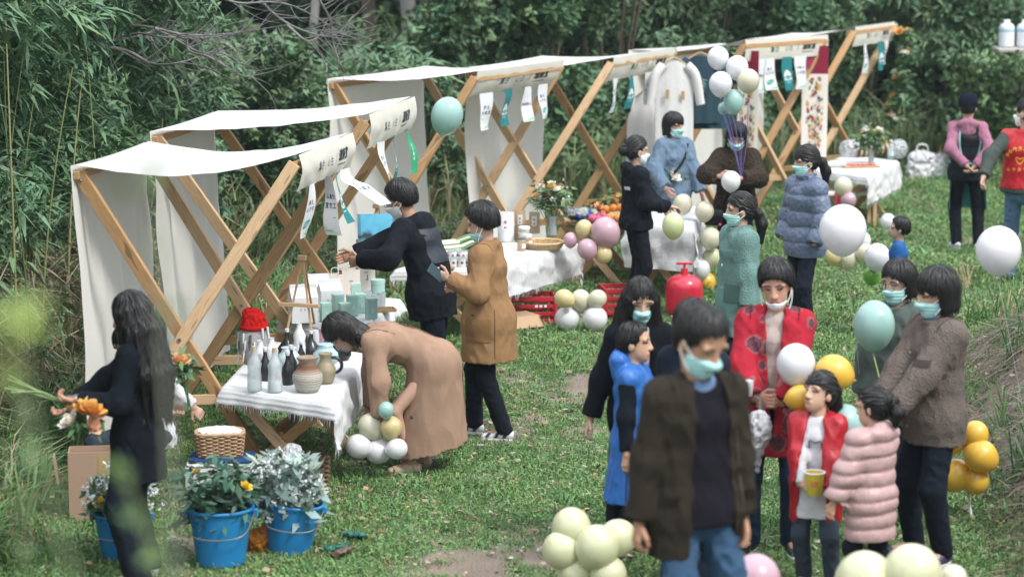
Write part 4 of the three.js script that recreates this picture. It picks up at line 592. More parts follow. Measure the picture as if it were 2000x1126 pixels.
    if (c.lapel) for (const s of [-1, 1]) { const q = (x, y, z) => neck.clone().addScaledVector(X, s * x * k).addScaledVector(u2, y * k).add(V(Math.sin(tw) * z * k, 0, Math.cos(tw) * z * k)); parts.push(cone(q(0.03, 0.022, -0.075), q(0.078, 0.008, -0.01), 0.024 * k), cone(q(0.078, 0.008, -0.01), q(0.07, -0.035, 0.075), 0.022 * k, 0.02 * k), cone(q(0.07, -0.035, 0.075), q(0.1, -0.075, 0.095), 0.02 * k, 0.014 * k)); }
    let f = union(parts, (c.soft ?? 0.055) * k); const hemPt = base0.clone().addScaledVector(dn, L), hn = c.hemN ? V(...c.hemN).normalize() : dn; const hemP = plane(hemPt, hn); const upto = V(...hemPt.toArray());
    const below = f; f = (x, y, z) => { const d = below(x, y, z), hpd = hemP(x, y, z); // sleeves that hang below the hem are kept
      if (hpd < d) return d; let a = 1e9; for (const n of ['l', 'r']) { if (sl > 0.5) a = Math.min(a, armF[n](x, y, z)); } return Math.min(Math.max(d, hpd), a); };
    const armF = {}; for (const n of ['l', 'r']) { const e = wr[n], fd = e.clone().sub(el[n]).normalize(), ra = c.arm ?? 1; armF[n] = cut(cone(el[n], e, 0.041 * k * ra + t * 0.85, (c.cuffR ?? 0.036) * k * ra + t * 0.8), plane(e.clone().addScaledVector(fd, -0.005), fd)); }
    if (c.collar) { const cp = neck.clone().addScaledVector(u2, -0.035 * k), cq = neck.clone().addScaledVector(nk, c.collar * k), col = flat(cp, cq, X, [0.075 * k + t * 0.5, 0.072 * k + t * 0.5], [0.066 * k + t * 0.6, 0.07 * k + t * 0.6]), hole = cone(cp, cq.clone().addScaledVector(nk, 0.08 * k), 0.05 * k, 0.056 * k), top = plane(cq, nk), f0 = f; f = (x, y, z) => Math.max(smin(f0(x, y, z), Math.max(col(x, y, z), top(x, y, z)), 0.02 * k), -Math.max(hole(x, y, z), -plane(cp, nk)(x, y, z))); }
    if (c.hood) { const hb = neck.clone().addScaledVector(u2, (c.hoodUp ?? 0) * k).addScaledVector(V(-Math.sin(tw), 0, -Math.cos(tw)), 0.1 * k); f = union([f, flat(hb.clone().addScaledVector(u2, -0.09 * k), hb.clone().addScaledVector(u2, 0.015 * k), X, [0.09 * k * c.hood, 0.05 * k * c.hood], [0.105 * k * c.hood, 0.058 * k * c.hood]), cone(hb.clone().addScaledVector(X, 0.09 * k), neck.clone().addScaledVector(X, 0.075 * k).add(V(0, -0.03 * k, 0.05 * k)), 0.035 * k, 0.026 * k), cone(hb.clone().addScaledVector(X, -0.09 * k), neck.clone().addScaledVector(X, -0.075 * k).add(V(0, -0.03 * k, 0.05 * k)), 0.035 * k, 0.026 * k)], 0.03 * k); }
    if (c.quilt) { const f1 = f, n = c.quilt, ax = u2; f = (x, y, z) => { const d = f1(x, y, z); if (Math.abs(d) > 0.06) return d; let best = 1e9, s = 0; const dt = Math.abs((x - chest.x) * X.x + (z - chest.z) * X.z); const s0 = (y - hip.y) * n; // on sleeves the quilting runs along the arm
      const ph = s0 + 0.15 * noise3(x * 3, y * 3, z * 3), w = Math.abs(Math.sin(ph * Math.PI)); return d - 0.017 * (Math.sqrt(w) - 0.55); }; }
    if (c.frontOnly) f = cut(f, plane(waist, V(0, 0, -1)));
    const ff = c.open ? (() => { const f2 = f, [w0, w1] = c.open, z0 = waist.z, y1 = neck.y, y0 = hemPt.y, cxx = c.openX ?? 0; return (x, y, z) => { const d = f2(x, y, z), q = (x - waist.x) * X.x + (z - waist.z) * X.z, fz = (z - waist.z) * X.x - (x - waist.x) * X.z, wd = mix(w1, w0, clamp((y - y0) / (y1 - y0), 0, 1)) * k; return Math.max(d, -Math.max(Math.abs(q - cxx * k) - wd, 0.015 * k - fz - (y > chest.y ? (y - chest.y) * 0.3 : 0))); }; })() : f;
    const fin = folds(ff, c.fold ?? 0.0055, c.fx ?? 9, c.fy ?? 5, o.H * 17 + (c.seed ?? 0));
    const box2 = around([neck, hemPt.clone().add(V(0, 0, 0)), low, waist, ...Object.values(sh), ...(sl > 0 ? Object.values(el) : []), ...(sl > 0.5 ? Object.values(wr) : [])], 0.2 * k + t + (sk ? Math.max(...sk) * k - 0.1 : 0));
    const mesh = add(c.name ?? 'jacket', skin(fin, ...box2, c.cell ?? 0.0115, c.paint && ((x, y, z) => c.paint(x, y, z, J))), c.paint ? paintMat(c.kind ?? 'cotton') : fabric(c.color, c.kind), g);
    c.extra?.(mesh, J, fin);
    J.last = fin;
  }
  o.extra?.(g, J);
  return { g, J, toWorld: (v) => v.clone().applyEuler(g.rotation).add(g.position), toLocal: (v) => v.clone().sub(g.position).applyEuler(new THREE.Euler(0, -g.rotation.y, 0)) };
}
// a point on a garment's outside, sought from inside along a direction
function surfaceOf(f, from, d) { let t = 0; const u = d.clone().normalize(); for (let i = 0; i < 80; i++) { const p = from.clone().addScaledVector(u, t), v = f(p.x, p.y, p.z); if (v > -0.001) break; t += Math.max(0.002, -v * 0.7); } return from.clone().addScaledVector(u, t); }
// where a person stands whose head top is seen at a pixel
const standAt = (px, py, H, gy = 0) => { const p = at(px, py, H + gy); return V(p.x, 0, p.z); };
const onGround = (v) => V(v.x, ground(v.x, v.z), v.z);
// ---------- the people of the market ----------
const people = {};
// hands: { l, r: [pixel x, pixel y, distance towards the eye from the body, elbow pole, hand direction, palm, curl] } surveyed into the person's own axes
function folk(key, o) {
  if (o.foot) o.pos = onGround(at(o.foot[0], o.foot[1], 0)); else o.pos = onGround(standAt(o.head[0], o.head[1], o.H, o.gy));
  const k = o.H / (o.child ? 1.7 : 1.765); o.arms ??= {};
  for (const n of ['l', 'r']) if (o.hands?.[n]) { const [px, py, dz, ...rest] = o.hands[n], w = atZ(px, py, o.pos.z + dz).sub(o.pos).applyAxisAngle(V(0, 1, 0), -R(o.yaw)).divideScalar(k); o.arms[n] = [w.toArray(), rest[0] ?? [n === 'l' ? 0.6 : -0.6, -0.6, -0.7], ...rest.slice(1)]; }
  return people[key] = person(o);
}
const NIGHT = '#18202b', INK = '#141a22', HAIR = '#15171c';
// studs, seams, pockets laid on a garment
const button = (mesh, f, from, d, r = 0.011, c = [0.06, 0.05, 0.045]) => { const p = surfaceOf(f, from, d); add('button', new THREE.SphereGeometry(r, 10, 6).scale(1, 1, 0.5).applyQuaternion(new THREE.Quaternion().setFromUnitVectors(V(0, 0, 1), d.clone().normalize())).translate(p.x, p.y, p.z), std(c, 0.4), mesh); };
function strap(name, mesh, f, pts, dirs, r, color) { add(name, tube(pts.map((p, i) => surfaceOf(f, p, dirs[i]).addScaledVector(dirs[i].clone().normalize(), r * 0.4)), r, 30, 6), fabric(color), mesh); }
function pocket(mesh, f, c, d, w, h, color, kind) { const X = V(0, 1, 0).cross(d).normalize(); const g = sheet((u, v) => { const p = c.clone().addScaledVector(X, (u - 0.5) * w).add(V(0, (0.5 - v) * h, 0)); return surfaceOf(f, p, d).addScaledVector(d.clone().normalize(), 0.007); }, 8, 8); add('pocket', g, fabric(color, kind), mesh); }

// narrow raised seams, zips and cuffs
function seam(name, mesh, f, from, dirs, r, color, kind) { add(name, tube(from.map((p, i) => surfaceOf(f, p, dirs[i]).addScaledVector(dirs[i].clone().normalize(), r * 0.3)), r, 28, 5), fabric(color, kind), mesh); }
function cuffs(mesh, J, color, kind, R0 = 0.05) { for (const n of ['l', 'r']) { const d = J.wr[n].clone().sub(J.el[n]).normalize(); add('cuff', new THREE.CylinderGeometry(R0 * J.k, (R0 + 0.003) * J.k, 0.035 * J.k, 18, 1, true).applyQuaternion(new THREE.Quaternion().setFromUnitVectors(V(0, 1, 0), d)).translate(...J.wr[n].clone().addScaledVector(d, -0.015 * J.k).toArray()), fabric(color, kind), mesh); } }
const column = (k, x, y0, y1, n = 8, z = 0) => Array.from({ length: n }, (_, i) => V(x, mix(y0, y1, i / (n - 1)), z).multiplyScalar(k)), rep = (v, n = 8) => Array.from({ length: n }, () => v);
const sleeveSeam = (m, J, f, color) => { for (const [n, s] of [['l', 1], ['r', -1]]) { const c = J.sh[n].clone().addScaledVector(J.X, -s * 0.02 * J.k), pts = [], ds = []; for (let i = 0; i < 9; i++) { const a = -1.2 + 2.4 * i / 8; pts.push(c); ds.push(V(s * 0.12, Math.cos(a), Math.sin(a))); } seam('shoulder_seam', m, f, pts, ds, 0.0035, color); } };
folk('florist', { label: 'person with long wavy dark hair in a black coat holding cut roses', head: [258, 570], H: 1.62, yaw: -98, build: 0.9, headPitch: 18, hair: { style: 'long', down: 0.52, color: '#1a1718', fringe: 0.03 }, tone: [0.42, 0.25, 0.17],
  hands: { l: [152, 783, 0.16, [0.4, -1, -0.4], null, [0, 0.3, -1], 0.7], r: [140, 792, -0.08, [-0.4, -1, -0.4], null, [0, 0.3, 1], 0.7] },
  top: [{ name: 'coat', color: INK, kind: 'wool', hem: 0.64, skirt: [0.2, 0.15], t: 0.028, collar: 0.02 }], bottom: { color: NIGHT, wide: 1.25, ankle: 0.07 }, shoes: { color: '#cfd0cf' } });
folk('helper', { label: 'person in a white ruffled blouse half hidden behind the black coated florist', foot: [288, 985], H: 1.55, yaw: -35, build: 0.85, hip: [0, 0.5, -0.1], lean: 20, headPitch: 25, hair: { style: 'bob', len: -0.12 },
  feet: { l: [0.12, 0.28, 10], r: [-0.12, 0.24, -10] }, hands: { l: [372, 792, 0.25, [1, -0.5, 0]], r: [330, 800, 0.3] },
  top: [{ name: 'blouse', color: '#dfe2e6', hem: 0.42, t: 0.022, fold: 0.007, fx: 14, fy: 8, arm: 1.02 }], bottom: { color: '#39424c' }, shoes: { color: '#2a2c30' } });
folk('hooded', { label: 'person in a black hooded jacket leaning over the gift table, seen from behind', foot: [880, 808], H: 1.76, yaw: -112, build: 1.12, hip: [0, 0.9, 0.12], lean: 23, headPitch: 22, headYaw: 8, hair: { style: 'short', vol: 0.004 }, tone: [0.4, 0.24, 0.16], mask: { white: true }, glasses: true,
  feet: { l: [0.12, -0.06, 14], r: [-0.1, 0.06, -10] }, hands: { l: [706, 506, 0.1, [1, -0.7, -0.1], [-0.2, -0.3, 1]], r: [690, 498, -0.2, [-1, -0.5, -0.2], [0.2, -0.3, 1]] },
  top: [{ name: 'hooded_jacket', color: INK, hem: 0.72, t: 0.04, hood: 1.15, kind: 'cotton', fold: 0.009, fx: 6, fy: 5, extra: (m, J, f) => pocket(m, f, J.chest.clone().add(V(0, -0.02, 0)), V(0.1, 0, -1), 0.26, 0.24, '#232b37', 'nylon') }], bottom: { color: NIGHT, wide: 1.15 }, shoes: { color: '#222a2c', sole: '#7fae94' } });
const stripes = (u, h) => (Math.sin(u * 95 + h * 60) > 0.15 && h > 0.03 && u > -0.05 ? [0.03, 0.035, 0.045] : [0.75, 0.76, 0.77]);
folk('camel', { label: 'person with short black hair in a knee length camel coat holding a phone', foot: [955, 852], H: 1.65, yaw: -102, build: 1.05, lean: 3, headPitch: 20, hair: { style: 'short', vol: 0.012, rough: 0.007 }, mask: { low: -0.03 }, feet: { l: [0.09, -0.14, 0], r: [-0.09, 0.13, 0] },
  hands: { l: [880, 545, 0.12, [0.35, -0.6, -1], [0.1, 0.35, 1], [-1, 0.4, 0.2], 0.6], r: [905, 560, -0.2, [-0.3, -0.6, -1]] },
  top: [{ lapel: 1, name: 'coat', color: '#9a7855', kind: 'wool', hem: 0.6, skirt: [0.225, 0.185], hipw: [0.19, 0.16], t: 0.034, collar: 0.03, arm: 1.05, fold: 0.006, extra: (m, J, f) => {
    for (const y of [0.9, 0.96]) button(m, f, V(0, y * J.k, 0.03), V(1, 0, 0.25), 0.013); button(m, f, J.wr.l.clone().lerp(J.el.l, 0.2), V(1, -0.3, 0), 0.01);
    pocket(m, f, V(0, 0.85 * J.k, 0.02), V(1, 0, 0.1), 0.19, 0.16, '#93714e', 'wool'); cuffs(m, J, '#8d6c4b', 'wool', 0.056); sleeveSeam(m, J, f, '#7f5f3f'); seam('side_seam', m, f, column(J.k, 0, 1.0, 0.64, 8, -0.02), rep(V(1, 0, -0.35)), 0.003, '#7f5f3f', 'wool'); } }], bottom: { color: INK, wide: 0.95 }, shoes: { paint: stripes, color: '#fff' } });
folk('bending', { label: 'person in a tan draped coat bending down beside the bottle table', foot: [812, 918], H: 1.6, yaw: -86, build: 0.95, hip: [0, 0.79, -0.14], lean: 74, headPitch: 62, hair: { style: 'bob', len: -0.14, color: '#2a1d1b' }, feet: { l: [0.1, 0.03, 0], r: [-0.1, -0.05, 0] },
  hands: { l: [742, 812, 0.2, [1, 0.2, -0.4], [0, -1, 0.2]], r: [725, 806, -0.15, [-1, 0.2, -0.2], [0, -1, 0.2]] },
  top: [{ name: 'draped_coat', color: '#a88a76', kind: 'wool', down: [0, -1, 0.04], drop: 0.62, hemN: [0, -0.96, -0.22], skirt: [0.21, 0.25], hipw: [0.172, 0.15], hem: 0.2, t: 0.034, arm: 1.04, fold: 0.008, fx: 7, fy: 2.2, extra: (m, J, f) => { button(m, f, V(0.1, 0.4, 0.0), V(1, 0, 0.6), 0.013); seam('back_seam', m, f, [J.chest, J.waist, J.waist.clone().lerp(J.hip, 0.6), J.hip, J.hip, J.hip, J.hip.clone().add(V(0, -0.12, 0)), J.hip.clone().add(V(0, -0.3, 0))], [V(0, 1, -0.2), V(0, 1, -0.3), V(0, 1, -0.5), V(0, 1, -1), V(0, 0.4, -1), V(0, 0, -1), V(0, 0, -1), V(0, 0, -1)], 0.004, '#8b6b57', 'wool'); cuffs(m, J, '#a17d68', 'wool', 0.058); sleeveSeam(m, J, f, '#94735f'); } }], shoes: { color: '#cdb59d', sole: '#b9a28c' } });
folk('bun', { label: 'person with a low hair bun in a black hooded top reaching to the balloon table', head: [1243, 270], H: 1.58, yaw: 102, headYaw: 8, headPitch: 6, hair: { style: 'bun', tie: '#d9a0a8' }, mask: { white: true },
  hands: { r: [1306, 403, 0.1, [-0.4, -1, -0.3], null, [0, -1, 0]], l: [1296, 408, -0.25, [0.4, -1, -0.3]] },
  top: [{ name: 'hooded_top', color: INK, hem: 0.84, t: 0.035, hood: 0.95, fold: 0.009, extra: (m, J, f) => { const g = sheet((u, v) => surfaceOf(f, V(-0.02, 1.13 + (0.5 - v) * 0.03, -0.03 - (u - 0.5) * 0.1), V(-1, 0, -0.9)).add(V(-0.004, 0, -0.004)), 8, 3); add('printed_lettering', g, std([0.5, 0.54, 0.6], 0.8, { side: THREE.DoubleSide }), m); } }], bottom: { color: INK, wide: 1.15 }, shoes: { color: '#22262c' } });
folk('denim', { label: 'person in a pale denim jacket standing behind the white table', head: [1317, 220], H: 1.6, yaw: 26, headYaw: 18, headPitch: 6, build: 0.95, hair: { style: 'bob', len: -0.07, fringe: 0.035 }, mask: {},
  hands: { r: [1300, 366, 0.3, [-1, -0.6, -0.2]], l: [1378, 398, 0.1] },
  top: [{ lapel: 1, name: 'denim_jacket', color: '#6c8298', kind: 'denim', hem: 0.76, t: 0.04, collar: 0.035, arm: 1.09, fold: 0.009, extra: (m, J, f) => { strap('bag_strap', m, f, [V(0.1, 1.36, 0), V(0.03, 1.25, 0), V(-0.06, 1.12, 0), V(-0.14, 1.0, 0)].map((p) => p.multiplyScalar(J.k)), [V(0.2, 0.7, 1), V(0, 0, 1), V(-0.1, 0, 1), V(-1, 0, 1)], 0.012, '#20242b'); for (let i = 0; i < 5; i++) button(m, f, V(0.02, (0.8 + i * 0.11) * J.k, 0), V(0.08, 0, 1), 0.008); pocket(m, f, V(-0.08, 1.2, 0), V(-0.1, 0, 1), 0.1, 0.11, '#758ca3', 'denim'); pocket(m, f, V(0.1, 1.2, 0), V(0.1, 0, 1), 0.1, 0.11, '#758ca3', 'denim'); } }], bottom: { color: '#2a3038' }, shoes: { color: '#333' } });
folk('fleece', { label: 'person in a fuzzy brown jacket tying a white balloon', head: [1440, 241], H: 1.6, yaw: -6, headPitch: 30, hair: { style: 'bob', len: -0.17 }, mask: {},
  hands: { r: [1404, 344, 0.34, [-1, -0.5, -0.3], [0.6, 0, 0.5], [0.5, 0, -1], 0.8], l: [1448, 348, 0.34, [1, -0.5, -0.3], [-0.6, 0, 0.5], [-0.5, 0, -1], 0.8] },
  top: [{ name: 'fuzzy_jacket', color: '#40372f', kind: 'fleece', hem: 0.76, t: 0.055, collar: 0.03, arm: 1.11, fold: 0.01, fx: 16, fy: 14 }], bottom: { color: INK }, shoes: { color: '#222' } });
folk('puffer', { label: 'person in a blue grey quilted jacket with hands in pockets', foot: [1572, 660], H: 1.64, yaw: -58, headYaw: -18, headPitch: 8, hair: { style: 'pony', len: 0.2, hi: -0.02, fringe: 0.028 }, mask: {}, hide: 'lr',
  arms: { l: [[0.235, 0.9, 0.1], [0.8, 0, -1]], r: [[-0.235, 0.9, 0.1], [-0.8, 0, -1]] },
  top: [{ name: 'quilted_jacket', color: '#64718a', kind: 'nylon', hem: 0.76, t: 0.042, quilt: 7.5, collar: 0.06, arm: 1.14, fold: 0.004, fx: 14, fy: 14 }], bottom: { color: NIGHT }, shoes: { color: '#c9cdd4' } });
folk('mint', { label: 'person in a pale mint coat with a low ponytail', head: [1447, 380], H: 1.58, yaw: -72, headYaw: -10, headPitch: 4, build: 1.05, hair: { style: 'pony', len: 0.22, hi: -0.03, color: '#1e1a1b' }, mask: {},
  top: [{ lapel: 1, name: 'mint_coat', color: '#7a9d98', kind: 'fleece', hem: 0.6, skirt: [0.21, 0.17], t: 0.045, collar: 0.04, arm: 1.09, extra: (m, J, f) => { pocket(m, f, V(0.05, 0.86, 0.05), V(0.8, 0, 0.7), 0.14, 0.13, '#73968f', 'fleece'); button(m, f, V(0, 1.05, 0), V(-0.1, 0, 1), 0.013, [0.5, 0.7, 0.68]); } }], bottom: { color: NIGHT }, shoes: { color: '#333' } });
folk('farboy', { label: 'small child with short hair in a blue top out on the grass', head: [1757, 438], H: 1.0, child: 1.35, yaw: -100, hair: { style: 'short' }, top: [{ name: 'blue_top', color: '#2b62a3', hem: 0.72, t: 0.03 }], bottom: { color: '#333c48' }, shoes: { color: '#444' } });
folk('capped', { label: 'person in a dark cap and pink hooded top with a black apron, seen from behind', foot: [1888, 490], H: 1.64, yaw: 172, headYaw: -10, hair: { style: 'short', vol: -0.004 }, hide: '', build: 1.02,
  hands: { l: [1887, 322, 0.2, [1, 0, -0.35]], r: [1906, 322, 0.2, [-1, 0, -0.35]] },
  top: [{ name: 'pink_hoodie', color: '#a9738a', hem: 0.84, t: 0.02, hood: 0.9 }, { name: 'black_vest', color: '#1d232b', hem: 0.8, t: 0.034, sleeve: 0, extra: (m, J, f) => { const dn = V(0, 0, -1); for (const s of [-1, 1]) strap('apron_strap', m, f, [V(s * 0.1, 1.37, 0), V(s * 0.12, 1.27, 0), V(s * 0.11, 1.16, 0), V(s * 0.06, 1.02, 0)].map((p) => p.multiplyScalar(J.k)), [V(0, 0.8, -0.6), dn, dn, dn], 0.012, '#9fd0cf'); strap('apron_tie', m, f, [V(-0.17, 1.0, 0), V(-0.08, 1.0, 0), V(0.08, 1.0, 0), V(0.17, 1.0, 0)].map((p) => p.multiplyScalar(J.k)), [V(-1, 0, -0.2), dn, dn, V(1, 0, -0.2)], 0.011, '#8fc9cc'); pocket(m, f, V(0, 1.17, 0), dn, 0.15, 0.11, '#10151b', 'nylon'); } }], bottom: { color: INK }, shoes: { color: '#d0d2d4' },
  extra: (g, J) => { add('apron', sheet((u, v) => { const a = (u - 0.5) * 3.4; return V(Math.sin(a) * (0.185 + 0.03 * v), 0.98 - v * 0.52, Math.cos(a) * (0.15 + 0.03 * v) + Math.sin(u * 19) * 0.008 * v).multiplyScalar(J.k); }, 24, 10), std([0.05, 0.28, 0.27], 0.85, { side: THREE.DoubleSide }), g); add('knit_cap', skin(cut(ell(J.hp(0, 0.05, -0.012), [0.1 * J.hs, 0.106 * J.hs, 0.116 * J.hs], J.HM), (x, y, z) => J.headC.y - 0.01 - (z - J.headC.z) * 0.25 - y), ...around([J.hp(-0.12, -0.05, -0.13), J.hp(0.12, 0.17, 0.13)], 0.03), 0.007), fabric('#1a2230', 'fleece'), g); } });
const vestTex = canvasTex(512, 384, (x, w, h) => { x.clearRect(0, 0, w, h); ['新', '时', '代', '方', '心', '住', '工'].forEach((c, i) => { const a = -1.05 + i * 0.35; glyph(x, c, 256 + Math.sin(a) * 190, 250 - Math.cos(a) * 170, 52, 7, '#e9a93a'); }); x.strokeStyle = '#e9a93a'; x.lineWidth = 12; x.beginPath(); x.moveTo(256, 210); x.bezierCurveTo(180, 150, 200, 240, 256, 268); x.bezierCurveTo(312, 240, 332, 150, 256, 210); x.stroke(); ['山', '中', '方', '节', '心'].forEach((c, i) => glyph(x, c, 110 + i * 72, 334, 46, 6, '#e9a93a')); });
folk('vest', { label: 'person in a red printed vest and jeans, seen from behind', foot: [1990, 556], H: 1.8, yaw: 158, headYaw: 62, build: 1.1, hair: { style: 'short' }, mask: { white: true },
  hands: { l: [1922, 344, 0.25, [1, 0, -0.5]], r: [2050, 350, 0.1] },
  top: [{ name: 'grey_jacket', color: '#47524d', hem: 0.88, t: 0.025, collar: 0.02 }, { name: 'red_vest', color: '#c2202b', kind: 'nylon', hem: 0.92, t: 0.045, sleeve: 0, collar: 0.02, extra: (m, J, f) => { const g = sheet((u, v) => surfaceOf(f, V((0.5 - u) * 0.38, 1.22 + (0.5 - v) * 0.3, 0.0).multiplyScalar(J.k), V(0, 0, -1)).add(V(0, 0, -0.006)), 20, 16); const uv = g.attributes.uv; for (let i = 0; i < uv.count; i++) uv.setY(i, 1 - uv.getY(i)); add('printed_lettering', g, std([1, 1, 1], 0.7, { map: vestTex, alphaTest: 0.5, side: THREE.DoubleSide }), m); } }], bottom: { color: '#5c7a9a', kind: 'denim' }, shoes: { color: '#2b3036' } });
folk('cardigan', { label: 'person with long black hair and a mask in a black cardigan, eyes lowered', head: [1240, 545], H: 1.6, yaw: 4, headYaw: 4, headPitch: 18, build: 0.95, hair: { style: 'long', down: 0.3 }, mask: {},
  hands: { r: [1136, 868, 0.05, [-0.5, 0, -1]], l: [1330, 850, 0] }, top: [{ name: 'shirt', color: '#d5d3e0', hem: 0.85, t: 0.014, collar: 0.0 }, { name: 'cardigan', color: '#14181f', kind: 'wool', hem: 0.78, t: 0.03, open: [0.05, 0.05] }], bottom: { color: NIGHT }, shoes: { color: '#333' } });
folk('blueboy', { label: 'boy in a bright blue hooded vest looking sideways', head: [1240, 656], H: 1.3, child: 1.22, yaw: 68, headYaw: 8, hair: { style: 'short' }, tone: [0.5, 0.31, 0.21],
  top: [{ name: 'dark_sweater', color: '#161b24', hem: 0.8, t: 0.02 }, { name: 'blue_vest', color: '#3570bd', hem: 0.46, skirt: [0.235, 0.2], t: 0.045, sleeve: 0, hood: 1.5, hoodUp: 0.05, kind: 'nylon', extra: (m, J, f) => { seam('zip', m, f, column(J.k, 0, 1.25, 0.5), rep(V(0, 0, 1)), 0.006, '#c9ccd2', 'nylon'); seam('side_seam', m, f, column(J.k, 0, 1.05, 0.5), rep(V(-1, 0, 0.1)), 0.004, '#244f8d', 'nylon'); pocket(m, f, V(-0.02, 0.55, 0.03), V(-1, 0, 0.5), 0.09, 0.09, '#c86a58', 'nylon'); } }], bottom: { color: NIGHT }, shoes: { color: '#333' } });
folk('behind', { label: 'dark haired person in navy half hidden behind the person in the brown jacket', head: [1362, 592], H: 1.6, yaw: 150, hair: { style: 'bob', len: -0.1 }, top: [{ name: 'navy_top', color: '#1c2433', hem: 0.8, t: 0.03 }], bottom: { color: NIGHT }, shoes: { color: '#222' } });
folk('brown', { label: 'person in a dark brown jacket and jeans walking towards the front', head: [1372, 596], H: 1.7, gy: 0.41, headS: 1.16, yaw: 24, headYaw: 16, headPitch: 30, build: 1.06, hair: { style: 'short', vol: 0.002 }, mask: {}, tone: [0.4, 0.23, 0.15],
  hands: { r: [1236, 1080, 0.1, [-0.6, 0, -1]], l: [1462, 1110, 0] },
  top: [{ name: 'blue_shirt', color: '#6f8ab0', hem: 0.9, t: 0.008, collar: 0.03 }, { name: 'dark_sweater', color: '#1e1c25', kind: 'wool', hem: 0.84, t: 0.02 }, { lapel: 1, name: 'brown_jacket', color: '#332e27', kind: 'wool', hem: 0.7, t: 0.036, soft: 0.038, open: [0.07, 0.12], openX: 0.02, collar: 0.035, fold: 0.008, extra: (m, J, f) => { cuffs(m, J, '#2b2620', 'wool', 0.057); sleeveSeam(m, J, f, '#25201b'); for (const s of [-1, 1]) { add('zip', tube(Array.from({ length: 8 }, (_, i) => { const t = i / 7, y = mix(1.3, 0.86, t); return surfaceOf(f, V((0.02 + s * mix(0.095, 0.135, t)) * J.k, y * J.k, 0.0), V(0, 0, 1)); }), 0.005, 24, 5), std([0.1, 0.09, 0.07], 0.35, { metalness: 0.5 }), m); pocket(m, f, V(s * 0.13, 0.93, 0.0), V(s * 0.45, 0, 1), 0.12, 0.035, '#2b2620', 'wool'); } } }], bottom: { color: '#3b5876', kind: 'denim', fold: 0.01 }, shoes: { color: '#222' } });
const floral = (x, y, z) => { // dark round blossoms with paler rims on red
  const G = 0.115; let best = 9, h = 0; const cx = Math.floor(x / G), cy = Math.floor(y / G), cz = Math.floor(z / G);
  for (let i = -1; i < 2; i++) for (let j = -1; j < 2; j++) for (let l = -1; l < 2; l++) { const q = (a) => { const v = Math.sin((cx + i) * 127.1 + (cy + j) * 311.7 + (cz + l) * 74.7 + a * 53.3) * 43758.5; return v - Math.floor(v); }; const d = Math.hypot(x - (cx + i + q(1)) * G, y - (cy + j + q(2)) * G, z - (cz + l + q(3)) * G) / (0.034 + 0.026 * q(4)); if (d < best) { best = d; h = q(5); } }
  const b = noise3(x * 60, y * 60, z * 60); if (best < 0.85) { const m = 0.5 + 0.5 * Math.sin(best * 14 + b * 2); return h < 0.72 ? [0.08 + 0.09 * m, 0.03 + 0.035 * m, 0.05 + 0.035 * m] : [0.25 + 0.12 * m, 0.03, 0.05]; } if (best < 1.02) return [0.3, 0.12, 0.12]; return [0.42 + 0.05 * b, 0.022, 0.04]; };
folk('floral', { label: 'person in a red flowered jacket with the mask pulled under the chin', foot: [1500, 1082], H: 1.7, yaw: -10, headYaw: -4, headPitch: 16, hair: { style: 'short', vol: 0.012, fringe: 0.045 }, mask: { white: true, low: -0.05 }, tone: [0.47, 0.26, 0.19],
  hands: { r: [1478, 778, 0.3, [-1, -0.5, -0.2], [0.6, 0, 0.5], [0.3, 0, -1], 0.7], l: [1520, 786, 0.3, [1, -0.5, -0.2], [-0.7, 0.1, 0.5], [-0.3, 0, -1], 0.7] },
  top: [{ name: 'knit_shirt', color: '#b9aaa4', hem: 0.9, t: 0.01, collar: 0.0 }, { lapel: 1, name: 'flowered_jacket', paint: floral, hem: 0.62, hipw: [0.18, 0.135], t: 0.035, open: [0.055, 0.0], collar: 0.02, arm: 1.04, fold: 0.007, extra: (m, J, f) => { sleeveSeam(m, J, f, '#7c1a22'); seam('placket', m, f, column(J.k, 0.015, 1.2, 0.7), rep(V(0, 0, 1)), 0.005, '#8a1c26'); for (let i = 0; i < 5; i++) button(m, f, V(0.0, (0.75 + i * 0.1) * J.k, 0), V(0, 0, 1), 0.009, [0.12, 0.02, 0.03]); } }], bottom: { color: '#22324a', kind: 'denim', wide: 1.05 }, shoes: { color: '#1d2025' } });
folk('redgirl', { label: 'little girl in an open red jacket holding a yellow cup', head: [1603, 757], H: 1.12, child: 1.28, headS: 1.38, yaw: -22, headYaw: -28, headPitch: -12, hair: { style: 'pony', len: 0.16, hi: 0.03, fringe: 0.04, color: '#1d1a1b' }, tone: [0.52, 0.33, 0.24],
  hands: { r: [1566, 982, 0.2, [-1, -0.6, -0.2], [0.5, 0.1, 0.5]], l: [1608, 985, 0.2, [1, -0.6, -0.2], [-0.5, 0.1, 0.5]] },
  top: [{ name: 'white_dress', color: '#d9d8de', hem: 0.62, t: 0.014, skirt: [0.21, 0.16], collar: 0.0, extra: (m, J, f) => { for (const s of [-1, 1]) add('bow', tube([surfaceOf(f, V(0, 0.83, 0), V(0, 0, 1)), surfaceOf(f, V(s * 0.03, 0.845, 0), V(0, 0, 1)).add(V(0, 0, 0.012)), surfaceOf(f, V(s * 0.035, 0.8, 0), V(0, 0, 1)).add(V(0, 0, 0.004))], 0.004, 10, 5), fabric('#6d7c9a'), m); } }, { name: 'red_jacket', color: '#b01e2b', kind: 'nylon', hem: 0.58, t: 0.05, open: [0.07, 0.13], arm: 1.09, fold: 0.008, hood: 0.8 }], bottom: { color: '#424c5a', kind: 'denim' }, shoes: { color: '#444' } });
